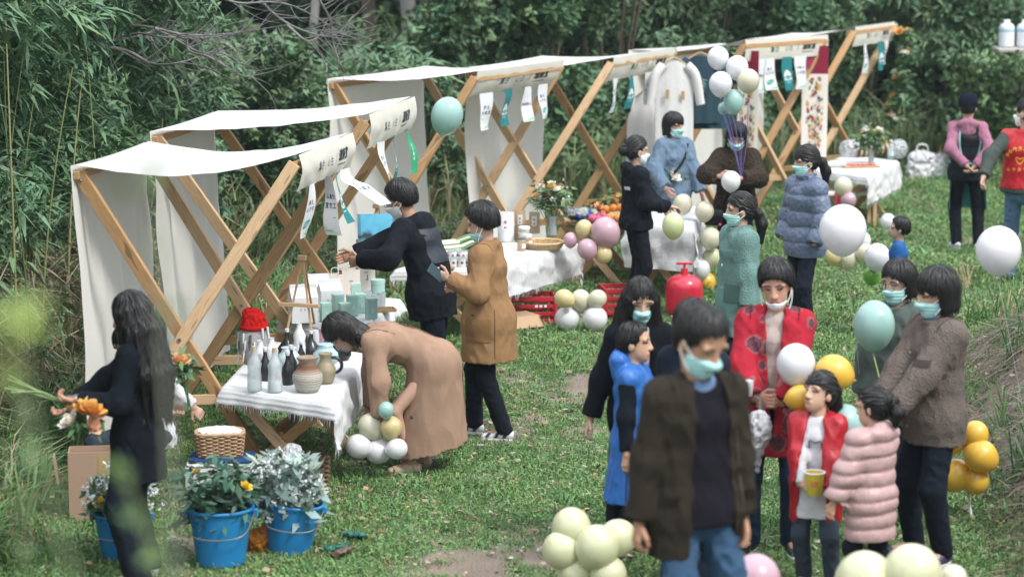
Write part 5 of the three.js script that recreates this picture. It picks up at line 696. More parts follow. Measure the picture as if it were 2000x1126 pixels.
folk('pinkgirl', { label: 'little girl in a pink quilted jacket with her back turned', head: [1708, 797], H: 1.1, child: 1.28, yaw: -140, headYaw: 20, headPitch: 6, hair: { style: 'pony', len: 0.16, hi: 0.05 }, tone: [0.5, 0.31, 0.22],
  hands: { l: [1618, 1008, 0.1, [0.6, -0.8, -0.2]], r: [1622, 995, -0.15, [-0.6, -0.8, -0.2]] },
  top: [{ name: 'pink_quilted_jacket', color: '#c2a0a0', kind: 'nylon', hem: 0.56, t: 0.06, quilt: 13, hood: 1.35, arm: 1.14, fold: 0.003 }], bottom: { color: NIGHT }, shoes: { color: '#444' } });
folk('greysweater', { label: 'person with a black bob in a taupe wool jacket and dark trousers', foot: [1812, 1098], H: 1.68, headS: 1.17, yaw: -66, headYaw: -8, headPitch: 14, build: 0.98, hair: { style: 'bob', len: -0.07, color: '#11151b', fringe: 0.035 }, mask: {},
  hands: { l: [1742, 806, 0.28, [0.8, -0.6, -0.6], [0, 0.1, 1], [-1, 0, 0]], r: [1712, 800, 0.1, [-0.6, -0.6, -0.4]] },
  top: [{ name: 'blue_shirt', color: '#46586f', hem: 0.9, t: 0.012, collar: 0.05 }, { lapel: 1, name: 'taupe_jacket', color: '#746a64', kind: 'fleece', hem: 0.74, t: 0.045, collar: 0.035, arm: 1.09, fold: 0.006, extra: (m, J, f) => { cuffs(m, J, '#6a605a', 'fleece', 0.058); sleeveSeam(m, J, f, '#5d544e'); pocket(m, f, V(0.09, 1.2, 0), V(0.5, 0, 1), 0.11, 0.035, '#6b625c', 'fleece'); for (let i = 0; i < 5; i++) button(m, f, V(0, (0.84 + i * 0.11) * J.k, 0), V(0, 0, 1), 0.01, [0.2, 0.17, 0.15]); } }], bottom: { color: NIGHT, wide: 1.1 }, shoes: { color: '#4a3d63' } });
folk('glasses', { label: 'person in glasses and a grey green jacket behind the taupe jacket wearer', head: [1757, 504], H: 1.62, yaw: -34, headYaw: -12, headPitch: 10, hair: { style: 'bob', len: -0.06, color: '#1f1a1c' }, mask: {}, glasses: true,
  top: [{ lapel: 1, name: 'grey_green_jacket', color: '#59645f', hem: 0.7, t: 0.04, collar: 0.03 }], bottom: { color: '#2b3440' }, shoes: { color: '#333' } });
// ---------- tables ----------
const clothBump = dataTex(128, (u, v) => 0.5 + 0.35 * Math.sin(v * 2 * Math.PI * 10) + 0.25 * tile(u, v, 40), false, 3);
const clothM = phys([0.6, 0.61, 0.625], 0.95, { side: THREE.DoubleSide, bumpMap: clothBump, bumpScale: 0.004, transmission: 0.12, thickness: 0 }), fringeM = std([0.62, 0.62, 0.63], 0.95, { side: THREE.DoubleSide });
const plainClothM = clothM.clone(); plainClothM.bumpMap = foldBump; plainClothM.bumpScale = 0.006;
const TH = 0.62;
function table(label, clothLabel, A, B, C, o = {}) { // A near-left, B near-right, C far-right corner of the top
  const h = o.h ?? TH, D = A.clone().add(C).sub(B), c = A.clone().add(C).multiplyScalar(0.5).setY(0), t = thing('trestle_table', label, 'table', onGround(c), 0, 'trestle tables of the stalls'), gy = t.position.y, L = (p) => p.clone().sub(c).setY(h - gy);
  const a = L(A), b = L(B), d = L(D), e = L(C), U = b.clone().sub(a), Vv = d.clone().sub(a), W = U.length(), Dp = Vv.length(), u = U.clone().normalize(), v = Vv.clone().normalize(), q = (x, y, z) => a.clone().addScaledVector(u, x * W).addScaledVector(v, z * Dp).setY(y);
  const n = Math.max(3, Math.round(W / 0.14)); for (let i = 0; i < n; i++) add('plank', timber(q(0.02 + 0.96 * (i + 0.5) / n, h - gy - 0.022, 0.02), q(0.02 + 0.96 * (i + 0.5) / n, h - gy - 0.022, 0.98), W / n - 0.008, 0.025, V(0, 1, 0)), pine[i % 2], t);
  for (const z of [0.1, 0.88]) { add('leg', timber(q(0.06, h - gy - 0.04, z), q(0.86, 0, z), 0.07, 0.035, v), pine[1], t); add('leg', timber(q(0.94, h - gy - 0.04, z + 0.03), q(0.14, 0, z + 0.03), 0.07, 0.035, v), pine[0], t); }
  add('stretcher', timber(q(0.5, (h - gy) * 0.5, 0.12), q(0.5, (h - gy) * 0.5, 0.92), 0.06, 0.03), pine[2], t);
  if (o.bare) return { t };
  const ov = o.over ?? [0.12, 0.3, 0.1, 0.1]; // overhang at the near, right, far and left edges
  const nu = 44, nv = 44, U0 = -ov[3], U1 = W + ov[1], V0 = -ov[0], V1 = Dp + ov[2];
  const fn = (s, r) => {
    const x = mix(U0, U1, s), z = mix(V0, V1, r), ex = x < 0 ? -x : x > W ? x - W : 0, ez = z < 0 ? -z : z > Dp ? z - Dp : 0, p = a.clone().addScaledVector(u, clamp(x, 0, W)).addScaledVector(v, clamp(z, 0, Dp));
    const down = Math.hypot(ex, ez), sx = x < 0 ? -1 : 1, sz = z < 0 ? -1 : 1, k = Math.min(1, down / 0.05), wav = (noise2(x * 4 + W * 9, z * 4) * 0.035 + noise2(x * 10, z * 10 + 3) * 0.012) * Math.min(1, down / 0.15);
    p.y = h - gy + 0.004 - down * 0.985 + noise2(x * 6, z * 6) * 0.002; const out = 0.016 * k + Math.max(wav, -0.008) + 0.01 * Math.min(1, down / 0.1); p.addScaledVector(u, ex ? sx * out : 0).addScaledVector(v, ez ? sz * out : 0); return p;
  };
  const cl = thing('tablecloth', clothLabel, 'tablecloth', t.position, 0, 'white fringed tablecloths'); add('cloth', sheet(fn, nu, nv, U1 - U0, V1 - V0), o.plain ? plainClothM : clothM, cl);
  const fr = [], rr = rng(Math.round(W * 1000)); // fringe of twisted threads
  const edge = (f, N) => { for (let i = 0; i < N; i++) { const p = f((i + rr() * 0.5) / N), p2 = f((i + 0.55) / N), l = 0.035 + rr() * 0.03; const dx = p2.clone().sub(p), e2 = V((rr() - 0.5) * 0.02, -l, (rr() - 0.5) * 0.02); fr.push([p, p.clone().add(dx.multiplyScalar(0.8)), p.clone().add(e2)]); } };
  edge((s) => fn(s, 0), Math.round(W * 70)); edge((r) => fn(1, r), Math.round(Dp * 70));
  const fp = fr.flatMap(([x, y, z]) => [...x.toArray(), ...y.toArray(), ...z.toArray()]), fg = new THREE.BufferGeometry(); fg.setAttribute('position', new THREE.Float32BufferAttribute(fp, 3)); fg.computeVertexNormals();
  if (!o.plain) add('fringe', fg, fringeM, cl).userData.kind = 'stuff';
  return { t, cl };
}
const T1 = table('trestle table of bottles under the nearest stall', 'white fringed cloth under the glass and black bottles', at(432, 757, TH), at(648, 789, TH), at(714, 690, TH), { over: [0.1, 0.3, 0.06, 0.05] });
const T2 = table('trestle table of tins and cartons under the second stall', 'white fringed cloth under the mint tins', at(548, 624, TH), at(706, 643, TH), at(782, 584, TH), { over: [0.1, 0.1, 0.05, 0.05] });
const c3 = at(1128, 474, TH), f3 = S3.bn.clone().multiplyScalar(1.75);
const T3 = table('trestle table of jars and flowers behind the camel coat shopper', 'white fringed cloth under the honey jars', c3.clone().sub(f3).addScaledVector(S3.dir, -0.75), c3.clone().sub(f3), c3, { over: [0.1, 0.3, 0.28, 0.05] });
const T4 = table('plain trestle table of fruit behind the pink balloons', '', at(1098, 432, TH), at(1226, 440, TH), at(1246, 408, TH), { bare: true });
const T5 = table('table with a smooth white cloth between the hooded and denim figures', 'smooth white cloth hanging low beside the red gas tank', at(1224, 436, TH + 0.08), at(1352, 444, TH + 0.08), at(1372, 404, TH + 0.08), { h: TH + 0.08, over: [0.42, 0.42, 0.05, 0.05], plain: true });
const T6 = table('far trestle table of food under the last stall', 'white fringed cloth on the far food table', at(1588, 330, TH + 0.05), at(1694, 344, TH + 0.05), at(1755, 314, TH + 0.05), { h: TH + 0.05, over: [0.1, 0.32, 0.1, 0.05] });

// ---------- balloons ----------
const balloonG = lathe(Array.from({ length: 25 }, (_, i) => { const a = i / 24 * Math.PI, r = Math.sin(a), y = -Math.cos(a); return [Math.max(0.0001, r * (y < 0 ? 1 - 0.2 * y * y * (1 - 0.3 * r) : 1) * 0.97), y < 0 ? y * 1.16 : y * 1.02]; }), 32), knotG = mergeGeometries([new THREE.ConeGeometry(0.075, 0.1, 10).translate(0, -1.19, 0), new THREE.TorusGeometry(0.05, 0.022, 6, 12).rotateX(Math.PI / 2).translate(0, -1.24, 0)]);
const latex = {}; const balloonM = (c) => latex[c] ??= phys(c, 0.3, { clearcoat: 0.4, clearcoatRoughness: 0.12, transmission: 0.22, thickness: 0 });
const BW = '#e2e2e6', BC = '#d1cdb6', BY = '#e6bb45', BL = '#cfd0ab', BP = '#c39eac', BM = '#9cc3bc', BG = '#74b247', BLY = '#cfc08c';
const stringM = std([0.5, 0.5, 0.5], 0.8);
function balloon(px, py, rpx, z, color, label, group, o = {}) {
  const p = atZ(px, py, z), r = rpx * -z / FOCAL / 1.02, t = thing('balloon', label, 'balloon', p, 0, group);
  if (!o.float && p.y - r * 1.1 < ground(p.x, p.z)) t.position.y = ground(p.x, p.z) + r * 1.05;
  const s = V(r, r * (o.long ?? 1), r), e = new THREE.Euler(...(o.tilt ?? [0, 0, 0])), m = add('skin', balloonG, balloonM(color), t); m.scale.copy(s); m.rotation.copy(e); const kn = add('knot', knotG, balloonM(color), t); kn.scale.copy(s); kn.rotation.copy(e);
  if (o.to) { const a = V(0, -1.24 * s.y, 0).applyEuler(e), b = o.to.clone().sub(t.position); add('string', tube([a, a.clone().lerp(b, 0.5).add(V(0.02, -0.04, 0)), b], o.thick ?? 0.0022, 16, 5), o.sm ?? stringM, t); }
  return t;
}
const set = (group, z, list) => list.forEach(([px, py, r, c, label, o], i) => balloon(px, py, r, z + (i % 3) * 0.05, c, label, group, o));
set('balloons by the bending person', -15.35, [[738, 880, 28, BW, 'white balloon at the front of the cluster under the bottle table', { tilt: [1.2, 0, 0.3] }], [700, 871, 26, BW, 'white balloon at the cluster edge under the bottle table', { tilt: [0.5, 0, 1.2] }], [775, 876, 22, BW, 'white balloon half behind the bending person', { tilt: [0.5, 0, -1.2] }], [724, 832, 27, BC, 'cream balloon on top of the cluster by the bending person', { tilt: [-0.5, 0, 0.6] }], [764, 834, 23, BLY, 'yellowish balloon tucked behind the tan coat'], [754, 800, 17, BM, 'small mint balloon above the cluster by the tan coat']]);
set('balloons at the foot of the fourth stall', -20.6, [[1108, 622, 26, BW, 'white ground balloon of the pair, beside the red crate', { tilt: [1.2, 0, 0.5] }], [1162, 622, 26, BW, 'white ground balloon of the pair, beside the wooden foot', { tilt: [1.2, 0, -0.5] }], [1102, 583, 20, BLY, 'dull yellow balloon resting above the white pair', { tilt: [-0.6, 0, 1] }], [1134, 585, 21, BC, 'middle cream balloon resting above the white pair'], [1167, 583, 19, BC, 'end cream balloon resting above the white pair', { tilt: [0, 0, -1] }]]);
set('pink and yellow balloons on the fruit table frame', -21.2, [[1141, 446, 18, BLY, 'yellow balloon above the pink ones on the fruit table', { float: 1 }], [1183, 452, 30, BP, 'largest pink balloon on the fruit table', { float: 1, tilt: [0, 0, 0.5] }], [1147, 486, 21, BP, 'small pink balloon below the yellow one', { float: 1, tilt: [0, 0, 0.3] }], [1114, 468, 15, BP, 'pale pink balloon half behind the table corner', { float: 1 }], [1178, 496, 19, BLY, 'yellow balloon hanging under the largest pink one', { float: 1, tilt: [3.0, 0, 0] }]]);
set('cream balloons round the white cloth table', -22.6, [[1334, 398, 20, BC, 'cream balloon on the white cloth table', { float: 1 }], [1376, 412, 20, BC, 'cream balloon on top of the column beside the white cloth', { float: 1 }], [1388, 465, 22, BC, 'cream balloon in the middle of the column beside the white cloth', { float: 1 }], [1391, 502, 20, BL, 'greenish balloon low in the column beside the white cloth', { float: 1 }], [1367, 525, 22, BW, 'white balloon on the grass behind the red gas tank'], [1333, 522, 15, BC, 'small cream balloon behind the red gas tank'], [1380, 551, 20, BY, 'golden balloon on the grass beside the red gas tank']]);
balloon(1315, 440, 23, -21.0, '#c6cf9d', 'pale green balloon held down by the person with the bun', undefined, { float: 1, long: 1.12 });
{ const h = people.fleece.toWorld(people.fleece.J.wr.l), col = std([0.16, 0.13, 0.4], 0.5), b = (px, py, r, z, c, l, o = {}) => balloon(px, py, r, z, c, l, 'helium bunch above the fuzzy brown jacket', { float: 1, to: h, thick: 0.003, sm: col, ...o });
  b(1403, 112, 22, -22.5, BW, 'topmost white balloon of the helium bunch'); b(1440, 131, 23, -22.4, BW, 'white balloon next to the topmost one in the helium bunch'); b(1408, 163, 24, -22.25, BW, 'lower white balloon of the helium bunch'); b(1462, 157, 23, -22.3, BC, 'cream balloon of the helium bunch'); b(1433, 198, 21, -22.3, BM, 'mint balloon at the bottom of the helium bunch', { long: 1.15 }); b(1414, 211, 12, -22.6, BM, 'small mint balloon half behind the helium bunch'); }
balloon(1428, 353, 20, -22.15, BW, 'white balloon being tied by the person in the fuzzy brown jacket', undefined, { float: 1 });
set('balloons at the far food table', -25.4, [[1648, 364, 19, BC, 'cream balloon at the far food table', { float: 1 }], [1658, 390, 16, BP, 'pink balloon at the far food table', { float: 1 }], [1735, 432, 16, BW, 'white balloon under the far food table']]);
set('cream balloons on the grass behind the quilted jacket', -22.4, [[1655, 503, 23, BC, 'cream ground balloon behind the big white one'], [1688, 492, 19, BC, 'cream balloon next to the ground cluster, higher'], [1628, 500, 17, BLY, 'yellowish ground balloon behind the quilted jacket'], [1684, 470, 19, BW, 'white balloon on top of the cream ground cluster', { float: 1 }]]);
balloon(1714, 501, 27, -20.6, BW, 'white balloon between the small boy and the ground cluster', undefined, { float: 1 }); balloon(1704, 537, 19, -20.7, BG, 'bright green balloon under the white one by the small boy');
const gl = people.glasses.toWorld(people.glasses.J.wr.r), gs = people.greysweater;
balloon(1647, 447, 49, -14.0, BW, 'large white balloon floating before the far food table', undefined, { float: 1, to: gl, thick: 0.0012 });
balloon(1951, 487, 47, -14.2, BW, 'large white balloon floating at the right edge of the clearing', undefined, { float: 1, to: V(3.15, ground(3.15, -14.2) + 0.02, -14.2), thick: 0.001 });
balloon(873, 225, 33, -19.4, BM, 'mint balloon floating before the third stall curtain', undefined, { float: 1, long: 1.12, tilt: [0.1, 0, -0.25], to: atZ(760, 350, -19.2), thick: 0.0014 });
balloon(1708, 634, 43, -13.75, BM, 'long mint balloon held by the person in the taupe jacket', undefined, { float: 1, long: 1.15, to: gs.toWorld(gs.J.wr.r).add(V(0, 0.05, 0)), thick: 0.004, sm: std([0.42, 0.5, 0.16], 0.6) });
set('balloons before the flowered jacket', -13.1, [[1555, 710, 41, BW, 'white balloon in front of the flowered jacket', { float: 1 }], [1629, 727, 38, BY, 'golden balloon beside the flowered jacket', { float: 1, tilt: [0, 0, 1.2] }], [1563, 777, 28, BY, 'smaller golden balloon under the white one', { float: 1, tilt: [0, 0, -1.4] }]]);
balloon(1652, 832, 39, -12.95, BM, 'mint balloon between the two little girls', undefined, { float: 1, long: 1.15 });
{ const z = -14.3, g = 'golden balloons on a stake by the bank'; set(g, z, [[1862, 853, 32, BY, 'golden stake balloon behind the taupe jacket', { float: 1 }], [1906, 848, 28, BY, 'topmost golden balloon on the stake', { float: 1 }], [1916, 890, 35, BY, 'largest golden balloon on the stake, beside the bank', { float: 1, tilt: [0, 0, 1] }], [1868, 928, 35, BY, 'lower golden balloon on the stake, beside the dark trousers', { float: 1, tilt: [0, 0, -1] }], [1906, 938, 29, BY, 'lowest golden balloon on the stake', { float: 1, tilt: [3, 0, 0] }]]);
  const a = atZ(1886, 930, z - 0.05), b = V(a.x + 0.04, ground(a.x, z) - 0.1, z + 0.1); add('balloon_stake', rod(b, a, 0.008, 0.008, 8), std([0.6, 0.62, 0.65], 0.4), null, { label: 'thin pale stake carrying the golden balloons', category: 'stake' }); }
set('pale balloons at the front edge', -12.6, [[1116, 1030, 42, BL, 'topmost pale yellow balloon at the front edge', { float: 1 }], [1098, 1074, 42, BL, 'pale yellow balloon on the outer side of the front cluster', { tilt: [0.8, 0, 0.6], float: 1 }], [1166, 1068, 48, BL, 'largest pale yellow balloon of the front cluster', { float: 1, tilt: [0.6, 0, -0.3] }], [1206, 1050, 40, BL, 'pale yellow balloon of the front cluster next to the brown jacket', { float: 1, tilt: [0, 0, -1] }], [1124, 1118, 38, BL, 'low pale yellow balloon cut by the front edge', { float: 1 }], [1188, 1122, 40, BL, 'low pale yellow balloon of the front cluster beside the brown jacket', { float: 1 }]]);
set('blurred balloons nearest the front', -10.7, [[1476, 1132, 54, BP, 'pink balloon nearest the front edge', { float: 1 }], [1690, 1138, 66, BL, 'lime balloon nearest the front, beside the pink quilted jacket', { float: 1 }], [1782, 1122, 64, BL, 'largest lime balloon nearest the front edge', { float: 1 }], [1862, 1132, 32, BC, 'small pale balloon beside the lime ones', { float: 1 }]]);

// ---------- goods ----------
const put = (px, py, h = TH + 0.006) => at(px, py, h);
const glassM = phys([0.72, 0.77, 0.78], 0.12, { transmission: 0.62, thickness: 0, ior: 1.45 }), jarGlass = phys([0.93, 0.98, 0.96], 0.08, { transmission: 0.85, thickness: 0 });
const profile = { tall: [[0.0001, 0], [0.044, 0], [0.048, 0.01], [0.045, 0.08], [0.04, 0.13], [0.046, 0.17], [0.03, 0.205], [0.02, 0.225], [0.018, 0.255], [0.022, 0.26]], flask: [[0.0001, 0], [0.036, 0], [0.04, 0.01], [0.042, 0.07], [0.036, 0.11], [0.018, 0.15], [0.013, 0.17], [0.013, 0.195], [0.017, 0.2], [0.0001, 0.2]], urn: [[0.0001, 0], [0.055, 0], [0.07, 0.02], [0.088, 0.07], [0.086, 0.1], [0.06, 0.135], [0.05, 0.15], [0.05, 0.175], [0.064, 0.195], [0.06, 0.2], [0.0001, 0.19]], bowl: [[0.0001, 0], [0.035, 0], [0.06, 0.02], [0.078, 0.055], [0.074, 0.085], [0.05, 0.11], [0.043, 0.125], [0.052, 0.14], [0.0001, 0.135]], gourd: [[0.0001, 0], [0.05, 0], [0.07, 0.03], [0.068, 0.07], [0.04, 0.11], [0.018, 0.14], [0.014, 0.18], [0.018, 0.186], [0.0001, 0.186]] };
const lg = Object.fromEntries(Object.entries(profile).map(([k, p]) => [k, lathe(p.map(([r, y]) => [r, y]), 28)]));
const blackGlaze = std([0.014, 0.017, 0.02], 0.28), porcelain = std([0.66, 0.68, 0.7], 0.35), paleBlue = std([0.42, 0.6, 0.66], 0.3), corkM = std([0.5, 0.38, 0.25], 0.9);
function ware(name, kind, m, px, py, s, label, group, lid) {
  const t = thing(name, label, name.includes('bottle') ? 'bottle' : 'jar', put(px, py), 0, group), b = add('vessel', lg[kind], m, t); b.scale.setScalar(s); const top = profile[kind].reduce((a, [, y]) => Math.max(a, y), 0) * s;
  if (lid) add('stopper', new THREE.CylinderGeometry(0.016 * s, 0.014 * s, 0.03 * s, 12).translate(0, top + 0.006, 0), lid, t);
  return t;
}
const liquid = phys([0.9, 0.95, 0.95], 0.05, { transmission: 0.9, thickness: 0 });
for (const [px, py, l] of [[497, 762, 'clear glass bottle on the cloth edge, nearer the wooden beam'], [537, 765, 'clear glass bottle with a milky fill on the cloth edge']]) { const t = ware('glass_bottle', 'tall', glassM, px, py, 1.02, l, 'clear glass bottles', corkM); add('fill', lathe([[0.0001, 0.006], [0.041, 0.008], [0.043, 0.02], [0.041, px > 520 ? 0.075 : 0.04], [0.0001, px > 520 ? 0.076 : 0.041]], 20), px > 520 ? porcelain : liquid, t); }
ware('porcelain_bottle', 'tall', porcelain, 509, 737, 0.95, 'white porcelain bottle behind the first glass bottle', 'white bottles'); ware('porcelain_bottle', 'tall', porcelain, 531, 731, 0.95, 'white porcelain bottle behind the milky glass bottle', 'white bottles'); ware('porcelain_bottle', 'tall', porcelain, 585, 700, 0.95, 'white porcelain bottle at the back by the easel', 'white bottles');
[[562, 750, 1.0, 'flask', 'black bottle between the glass bottles and the stoneware jar'], [569, 738, 1.0, 'flask', 'black bottle behind the front black one'], [518, 742, 1, 'flask', 'black bottle peeking out behind the glass bottles'], [561, 697, 0.95, 'gourd', 'squat black bottle in the back row near the lace jar'], [608, 698, 0.9, 'gourd', 'squat black bottle in the back row by the easel foot'], [665, 702, 1.05, 'gourd', 'largest squat black bottle by the tan coat'], [645, 690, 0.9, 'gourd', 'squat black bottle at the back beside the pink tube'], [588, 716, 0.8, 'flask', 'small black bottle behind the stoneware jar']].forEach(([px, py, s, k, l]) => ware('black_bottle', k, blackGlaze, px, py, s, l, 'black glazed bottles', porcelain));
{ const t = thing('stoneware_jar', 'grey brown stoneware jar on the front of the bottle table', 'jar', put(601, 764)), c = (y) => (y > 0.105 ? [0.28, 0.2, 0.14] : [0.36, 0.34, 0.29]); const g = lg.urn.clone(), p = g.attributes.position, col = []; for (let i = 0; i < p.count; i++) { const y = p.getY(i), q = y > 0.128 && y < 0.17 ? [0.19, 0.09, 0.05] : c(y); col.push(...q); } g.setAttribute('color', new THREE.Float32BufferAttribute(col, 3)); add('vessel', g, std([1, 1, 1], 0.55, { vertexColors: true, bumpMap: clothBump, bumpScale: 0.003 }), t).scale.setScalar(1.12); }
{ const t = thing('brown_jug', 'olive brown jug with a dark handle behind the stoneware jar', 'jug', put(636, 748)); add('vessel', lg.urn, std([0.27, 0.23, 0.15], 0.5), t).scale.set(0.75, 1.0, 0.75); add('handle', new THREE.TorusGeometry(0.05, 0.011, 8, 20, 3.4).rotateZ(-1.5).translate(0.055, 0.12, 0), blackGlaze, t); }
ware('blue_jar', 'bowl', paleBlue, 636, 716, 1.12, 'pale blue glazed jar beside the tan coat'); ware('blue_jar', 'bowl', std([0.52, 0.64, 0.68], 0.3), 564, 718, 1.0, 'white and blue jar in the middle of the bottle table');
{ // a white crocheted head form with the red knitted hat on it
  const t = thing('display_head', 'white lace covered stand carrying the red hat', 'stand', put(497, 708)), r = rng(4); add('form', lathe([[0.0001, 0], [0.07, 0], [0.085, 0.04], [0.108, 0.13], [0.105, 0.2], [0.07, 0.25], [0.0001, 0.27]], 26), std([0.7, 0.7, 0.71], 0.9, { bumpMap: fleeceBump, bumpScale: 0.03 }), t);
  for (let i = 0; i < 26; i++) { const a = r() * 6.28, y = 0.03 + r() * 0.2; add('lace_tassel', rod(V(Math.cos(a) * 0.107, y + 0.03, Math.sin(a) * 0.107), V(Math.cos(a) * 0.115, y - 0.04, Math.sin(a) * 0.115), 0.009, 0.004, 5), i % 4 ? porcelain : std([0.1, 0.1, 0.11], 0.9), t); }
  const b = put(497, 708), hat = thing('red_hat', 'bright red knitted hat on the lace stand', 'hat', [b.x, b.y + 0.235, b.z]); add('crown', skin(folds(union([ell(V(0, 0.055, 0), [0.078, 0.075, 0.078]), ell(V(0, 0.02, 0), [0.088, 0.03, 0.088]), ell(V(-0.02, 0.11, 0), [0.055, 0.03, 0.05])], 0.02), 0.01, 18, 16), V(-0.12, -0.03, -0.12), V(0.12, 0.17, 0.12), 0.007), fabric('#c4201f', 'wool'), hat); add('brim', new THREE.TorusGeometry(0.084, 0.017, 10, 28).rotateX(Math.PI / 2).translate(0, 0.012, 0), fabric('#c4201f', 'wool'), hat); }
add('pink_tube', [new THREE.CylinderGeometry(0.028, 0.028, 0.15, 18).translate(0, 0.075, 0), new THREE.CylinderGeometry(0.029, 0.029, 0.02, 18).translate(0, 0.16, 0)], std([0.62, 0.36, 0.43], 0.5), null, { label: 'pink cylindrical tube at the back of the bottle table', category: 'tube' }).position.copy(put(631, 688));
add('white_canister', [new THREE.CylinderGeometry(0.03, 0.03, 0.14, 18).translate(0, 0.07, 0), new THREE.CylinderGeometry(0.026, 0.026, 0.015, 18).translate(0, 0.148, 0)], porcelain, null, { label: 'white canister beside the pink tube', category: 'canister' }).position.copy(put(617, 688));
for (const [px, py, l] of [[541, 742, 'small red paper tag on the black bottles by the lace stand'], [552, 700, 'small red paper tag at the back of the bottle table']]) add('paper_tag', new THREE.ConeGeometry(0.022, 0.06, 4).translate(0, 0.03, 0), std([0.5, 0.02, 0.03], 0.7), null, { label: l, category: 'tag' }).position.copy(put(px, py));
{ // bead garland along the cloth edge
  const t = thing('bead_string', 'string of pale beads hanging down the bottle table cloth', 'beads', put(700, 692)), g = new THREE.SphereGeometry(0.011, 8, 6); const o = put(700, 692); for (let i = 0; i < 38; i++) { const y = 0.03 - i * 0.0175; add('bead', g, i % 2 ? porcelain : std([0.5, 0.5, 0.5], 0.4), t).position.set(0.07 + Math.sin(i * 0.3) * 0.01, y, 0.1); } }
// easels
function easel(label, px, py, H, z) { const b = atZ(px, py, z), t = thing('wooden_easel', label, 'easel', [b.x, b.y, b.z], -0.3); const P = (x, y, zz) => V(x, y, zz); add('leg', timber(P(-0.08, 0, 0.08), P(0.01, H, 0), 0.014, 0.012), pine[1], t); add('leg', timber(P(0.1, 0, 0.08), P(0.01, H, 0.0), 0.014, 0.012), pine[1], t); add('leg', timber(P(0.02, 0, -0.18), P(0.01, H, -0.02), 0.014, 0.012), pine[2], t); add('ledge', timber(P(-0.14, H * 0.35, 0.07), P(0.16, H * 0.35, 0.07), 0.025, 0.03), pine[1], t); add('clip', box(0.06, 0.035, 0.03, 0.01, H, 0.01, 0.004), pine[1], t); return t; }
easel('small wooden easel between the bottle and tin tables', 590, 640, 0.5, -16.75);
easel('wooden easel holding the blue painted canvas', 735, 505, 0.42, -18.9);
{ const tex = dataTex(256, (u, v) => { const n = tile(u, v, 4, 3) * 0.12, b = Math.exp(-Math.pow((v - 0.34 + n) / 0.1, 2)), w = Math.exp(-Math.pow((v - 0.15 + n * 0.5) / 0.08, 2)), t = 0.4 + 0.5 * v + n; const c = [0.02 + 0.1 * t, 0.16 + 0.34 * t, 0.3 + 0.42 * t]; const k = 1 - 0.93 * b; return [c[0] * k + w * 0.35, c[1] * k + w * 0.3, c[2] * k + w * 0.2].map((x) => Math.pow(clamp(x * (u < 0.08 || u > 0.94 ? 0.55 : 1), 0, 1), 1 / 2.2)); }, true);
  const b = atZ(735, 487, -18.72), t = thing('painted_canvas', 'blue abstract painted canvas on the easel before the hooded jacket', 'painting', b, 0.12), g = box(0.29, 0.28, 0.018); g.rotateX(-0.25).translate(0, 0.14, 0); add('canvas', g, std([1, 1, 1], 0.6, { map: tex }), t); }
// gable cartons, tins, bags
const card = std([0.74, 0.75, 0.77], 0.6), mintM = std([0.33, 0.52, 0.47], 0.45), mintLid = std([0.36, 0.56, 0.51], 0.4), inkM = std([0.12, 0.12, 0.13], 0.8);
[[592, 628, 0.2, 'largest white gable top carton at the tin table edge', 0.3], [618, 602, 0.19, 'white gable top carton behind the largest one', 0.25], [644, 606, 0.17, 'white gable top carton beside the red gift bag', 0.35]].forEach(([px, py, w, l, a]) => {
  const t = thing('gable_carton', l, 'carton', put(px, py), a, 'white cartons'), h = w * 0.95, d = w * 0.7; add('body', box(w, h, d, 0, h / 2, 0, 0.004), card, t);
  const s = new THREE.Shape(); s.moveTo(-d / 2, 0); s.lineTo(d / 2, 0); s.lineTo(0.006, w * 0.32); s.lineTo(0.006, w * 0.46); s.lineTo(-0.006, w * 0.46); s.lineTo(-0.006, w * 0.32); s.closePath(); add('gable', new THREE.ExtrudeGeometry(s, { depth: w, bevelEnabled: false }).rotateY(Math.PI / 2).translate(-w / 2, h, 0), card, t);
  add('printed_mark', [0, 1, 2].map((i) => box(0.012, 0.02, 0.002, -0.03 + i * 0.03, h * 0.55, d / 2 + 0.002)), std([0.5, 0.5, 0.53], 0.8), t);
});
[[636, 628, 'mint tin at the front corner beside the cartons'], [673, 632, 'mint tin in the middle of the front row'], [660, 611, 'mint tin behind the gap of the front row'], [688, 616, 'mint tin second from the clear glasses'], [704, 610, 'taller looking mint tin before the glass jars'], [725, 622, 'mint tin at the end of the front row'], [693, 588, 'mint tin at the back beside the gift bags']].forEach(([px, py, l], i) => { const t = thing('tea_tin', l, 'tin', put(px, py), 0.35 + (i % 3) * 0.06, 'mint tins'), h = 0.12 + (i % 2) * 0.012; add('body', box(0.078, h, 0.062, 0, h / 2, 0, 0.004), mintM, t); add('lid', box(0.081, 0.028, 0.065, 0, h + 0.012, 0, 0.004), mintLid, t); add('printed_mark', box(0.02, 0.035, 0.002, 0, h * 0.5, 0.033), std([0.45, 0.6, 0.56], 0.6), t); });
{ const t = thing('round_tin', 'round mint tin at the back of the tin table', 'tin', put(738, 585)); add('body', new THREE.CylinderGeometry(0.055, 0.055, 0.13, 24).translate(0, 0.065, 0), mintM, t); add('lid', new THREE.CylinderGeometry(0.057, 0.057, 0.03, 24).translate(0, 0.145, 0), mintLid, t); }
[[718, 596, 'clear drinking glass behind the mint tins'], [733, 603, 'clear drinking glass nearer the black jacket'], [745, 598, 'clear drinking glass at the tray edge']].forEach(([px, py, l]) => add('drinking_glass', lathe([[0.0001, 0.004], [0.03, 0.004], [0.034, 0.11], [0.032, 0.11], [0.028, 0.008], [0.0001, 0.008]], 20), glassM, null, { label: l, category: 'glass', group: 'drinking glasses' }).position.copy(put(px, py)));
